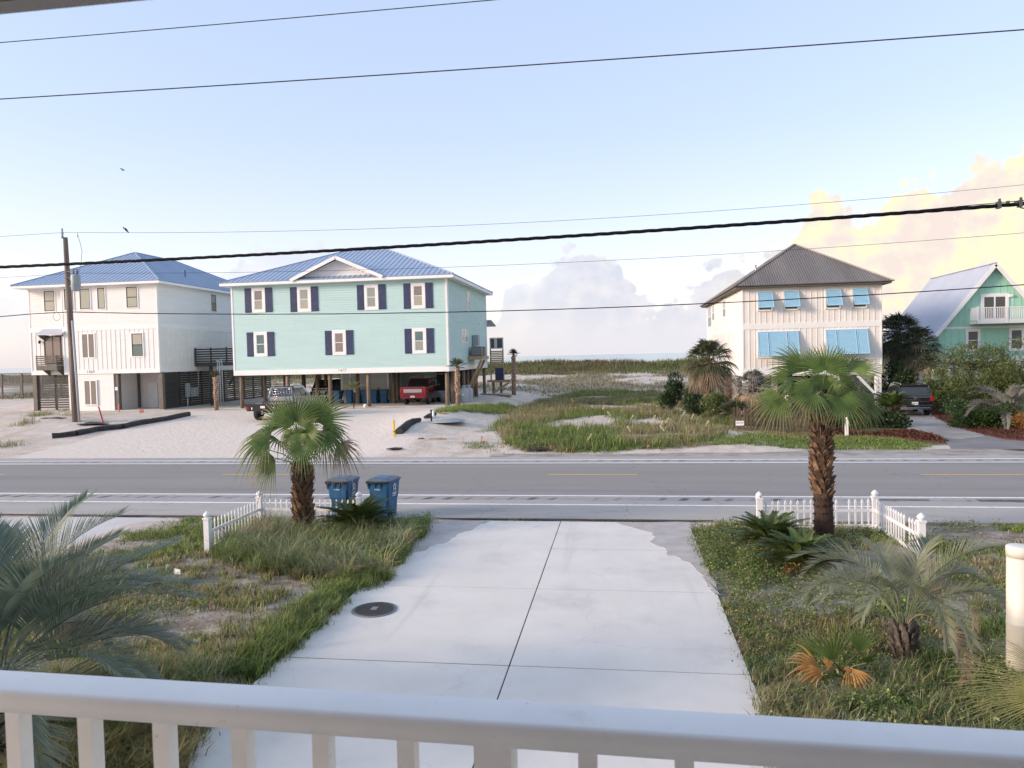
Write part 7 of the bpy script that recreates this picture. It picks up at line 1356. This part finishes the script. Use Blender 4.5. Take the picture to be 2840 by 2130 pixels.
# ground-cover at the right house, weed fringes on the sand bank
LOTR = [(7, 41), (16, 41), (24, 42), (34, 46), (34, 62), (20, 64), (7, 56), (5, 44)]
c = sample(LOTR, 2600, r)
for kp in KEEP_OFF: c = c[~in_poly(c[:, 0], c[:, 1], kp)]
c = c[~((c[:, 0] > 15) & (c[:, 0] < 20.5) & (c[:, 1] > 44) & (c[:, 1] < 54))]; xy, k = clumps(c, 12, .2, r); n = len(xy); blades('lot_grass', xy, r.uniform(.08, .35, n), r.uniform(.016, .03, n), r.uniform(.2, .9, n), tint(['green', 'deep', 'olive'], [3, 3, 2], n, r), r)
BANK = px_poly([(938, 912), (960, 905), (1010, 892), (1090, 878), (1120, 880), (1100, 895), (1010, 905), (950, 916)], .3) ; c = sample(BANK, 420, r); xy, k = clumps(c, 22, .15, r); n = len(xy); blades('bank_grass', xy, r.uniform(.05, .35, n), r.uniform(.014, .026, n), r.uniform(.3, 1, n), tint(['lime', 'green', 'olive'], [4, 3, 1], n, r), r)
c = sample(px_poly([(1000, 955), (1065, 935), (1110, 900), (1150, 880), (1100, 985), (1010, 975)]), 420, r); c = patchy(c, .5, 37, .48, .6, r); xy, k = clumps(c, 20, .2, r); n = len(xy); blades('sand_weeds', xy, r.uniform(.04, .16, n), r.uniform(.014, .026, n), r.uniform(.4, 1, n), tint(['green', 'olive', 'lime'], [3, 2, 2], n, r), r)
c = np.r_[np.array([tuple(onG(*c1(*q)))[:2] for q in ((230, 1355), (260, 1350), (290, 1345), (320, 1340), (150, 1410), (180, 1400), (40, 1560), (60, 1555), (470, 1350), (440, 1320))])]; xy, k = clumps(c, 90, .35, r); n = len(xy); blades('sand_heap_grass', xy, r.uniform(.1, .5, n), r.uniform(.014, .03, n), r.uniform(.2, .9, n), tint(['olive', 'sage', 'tan'], [3, 3, 2], n, r), r)
for kp in KEEP_OFF[3:5]:
    xy = sample(kp, 5200, r)+r.normal(scale=.12, size=(5200, 2)); n = len(xy); leaves('mulch_chips', xy, r.uniform(.05, .11, n), r.uniform(.05, .14, n), np.array([.115, .042, .027])*r.uniform(.4, 1.6, (n, 1))*r.uniform(.85, 1.15, (n, 3)), r)
# dunes: scattered tufts, then the dense ridge
c = np.c_[r.uniform(-75, 45, 12000), r.uniform(73, 108, 12000)]; f = fbm(c[:, 0], c[:, 1], .16, 41); c = c[r.random(len(c)) < sst(.38, .56, f)]; xy, k = clumps(c, 5, .3, r); n = len(xy); blades('dune_grass', xy, r.uniform(.12, .45, n), r.uniform(.04, .075, n), r.uniform(.3, 1, n), tint(['olive', 'sage', 'brown', 'tan'], [3, 3, 3, 2], n, r), r)
c = np.c_[r.uniform(-95, 75, 16000), r.uniform(103, 130, 16000)]; xy, k = clumps(c, 4, .35, r); n = len(xy); blades('dune_ridge_grass', xy, r.uniform(.25, .9, n)*(.25+1.4*fbm(xy[:, 0], xy[:, 1], .22, 43)), r.uniform(.05, .09, n), r.uniform(.15, .8, n), zone_tint(xy, r, ['olive', 'green', 'deep'], [4, 3, 3], ['brown', 'olive', 'deep'], [4, 3, 2], 44, .12)*.85, r)
# sea oats: countable plumes
random.seed(77)
def sea_oats():
    cf = lambda x, y: ((1300+x/3.16)/SC, (900+y/3.16)/SC); qs = [(900, 650, 700), (1190, 715, 790), (1220, 770, 840), (1240, 825, 890), (1440, 800, 880), (1635, 800, 890), (1700, 850, 920), (1750, 825, 920), (1680, 890, 960), (1393, 900, 970), (1890, 770, 870), (1972, 790, 880), (2100, 850, 960), (975, 880, 960), (1075, 965, 1040)]
    lb = 'pale sea oat plume nodding above the meadow grass'
    for i, (x, y, yb) in enumerate(qs):
        b = onG(*cf(x-random.uniform(-12, 12), yb+25)); t = atY(*cf(x, y), b.y); T = thing('sea_oat', lb, 'sea oat', b, 'sea oat plumes in the meadow'); s = random.choice((-1, 1)); part('stalk', MB().tube([b, b.lerp(t, .6)+Vector((.02, 0, .03)), t], .008, 5), L_tan, T); mb = MB()
        for k in range(16): u = k/15; c = t+Vector((s*.13*u*u+random.uniform(-.02, .02), random.uniform(-.03, .03), .02-.22*u*u)); mb.cbox(c, .028, .02, .06, Matrix.Rotation(random.uniform(-.7, .7), 3, 'Y'))
        part('plume', mb, mat('sea_oat_plume', (.60, .52, .34), .8, .15), T)
sea_oats()
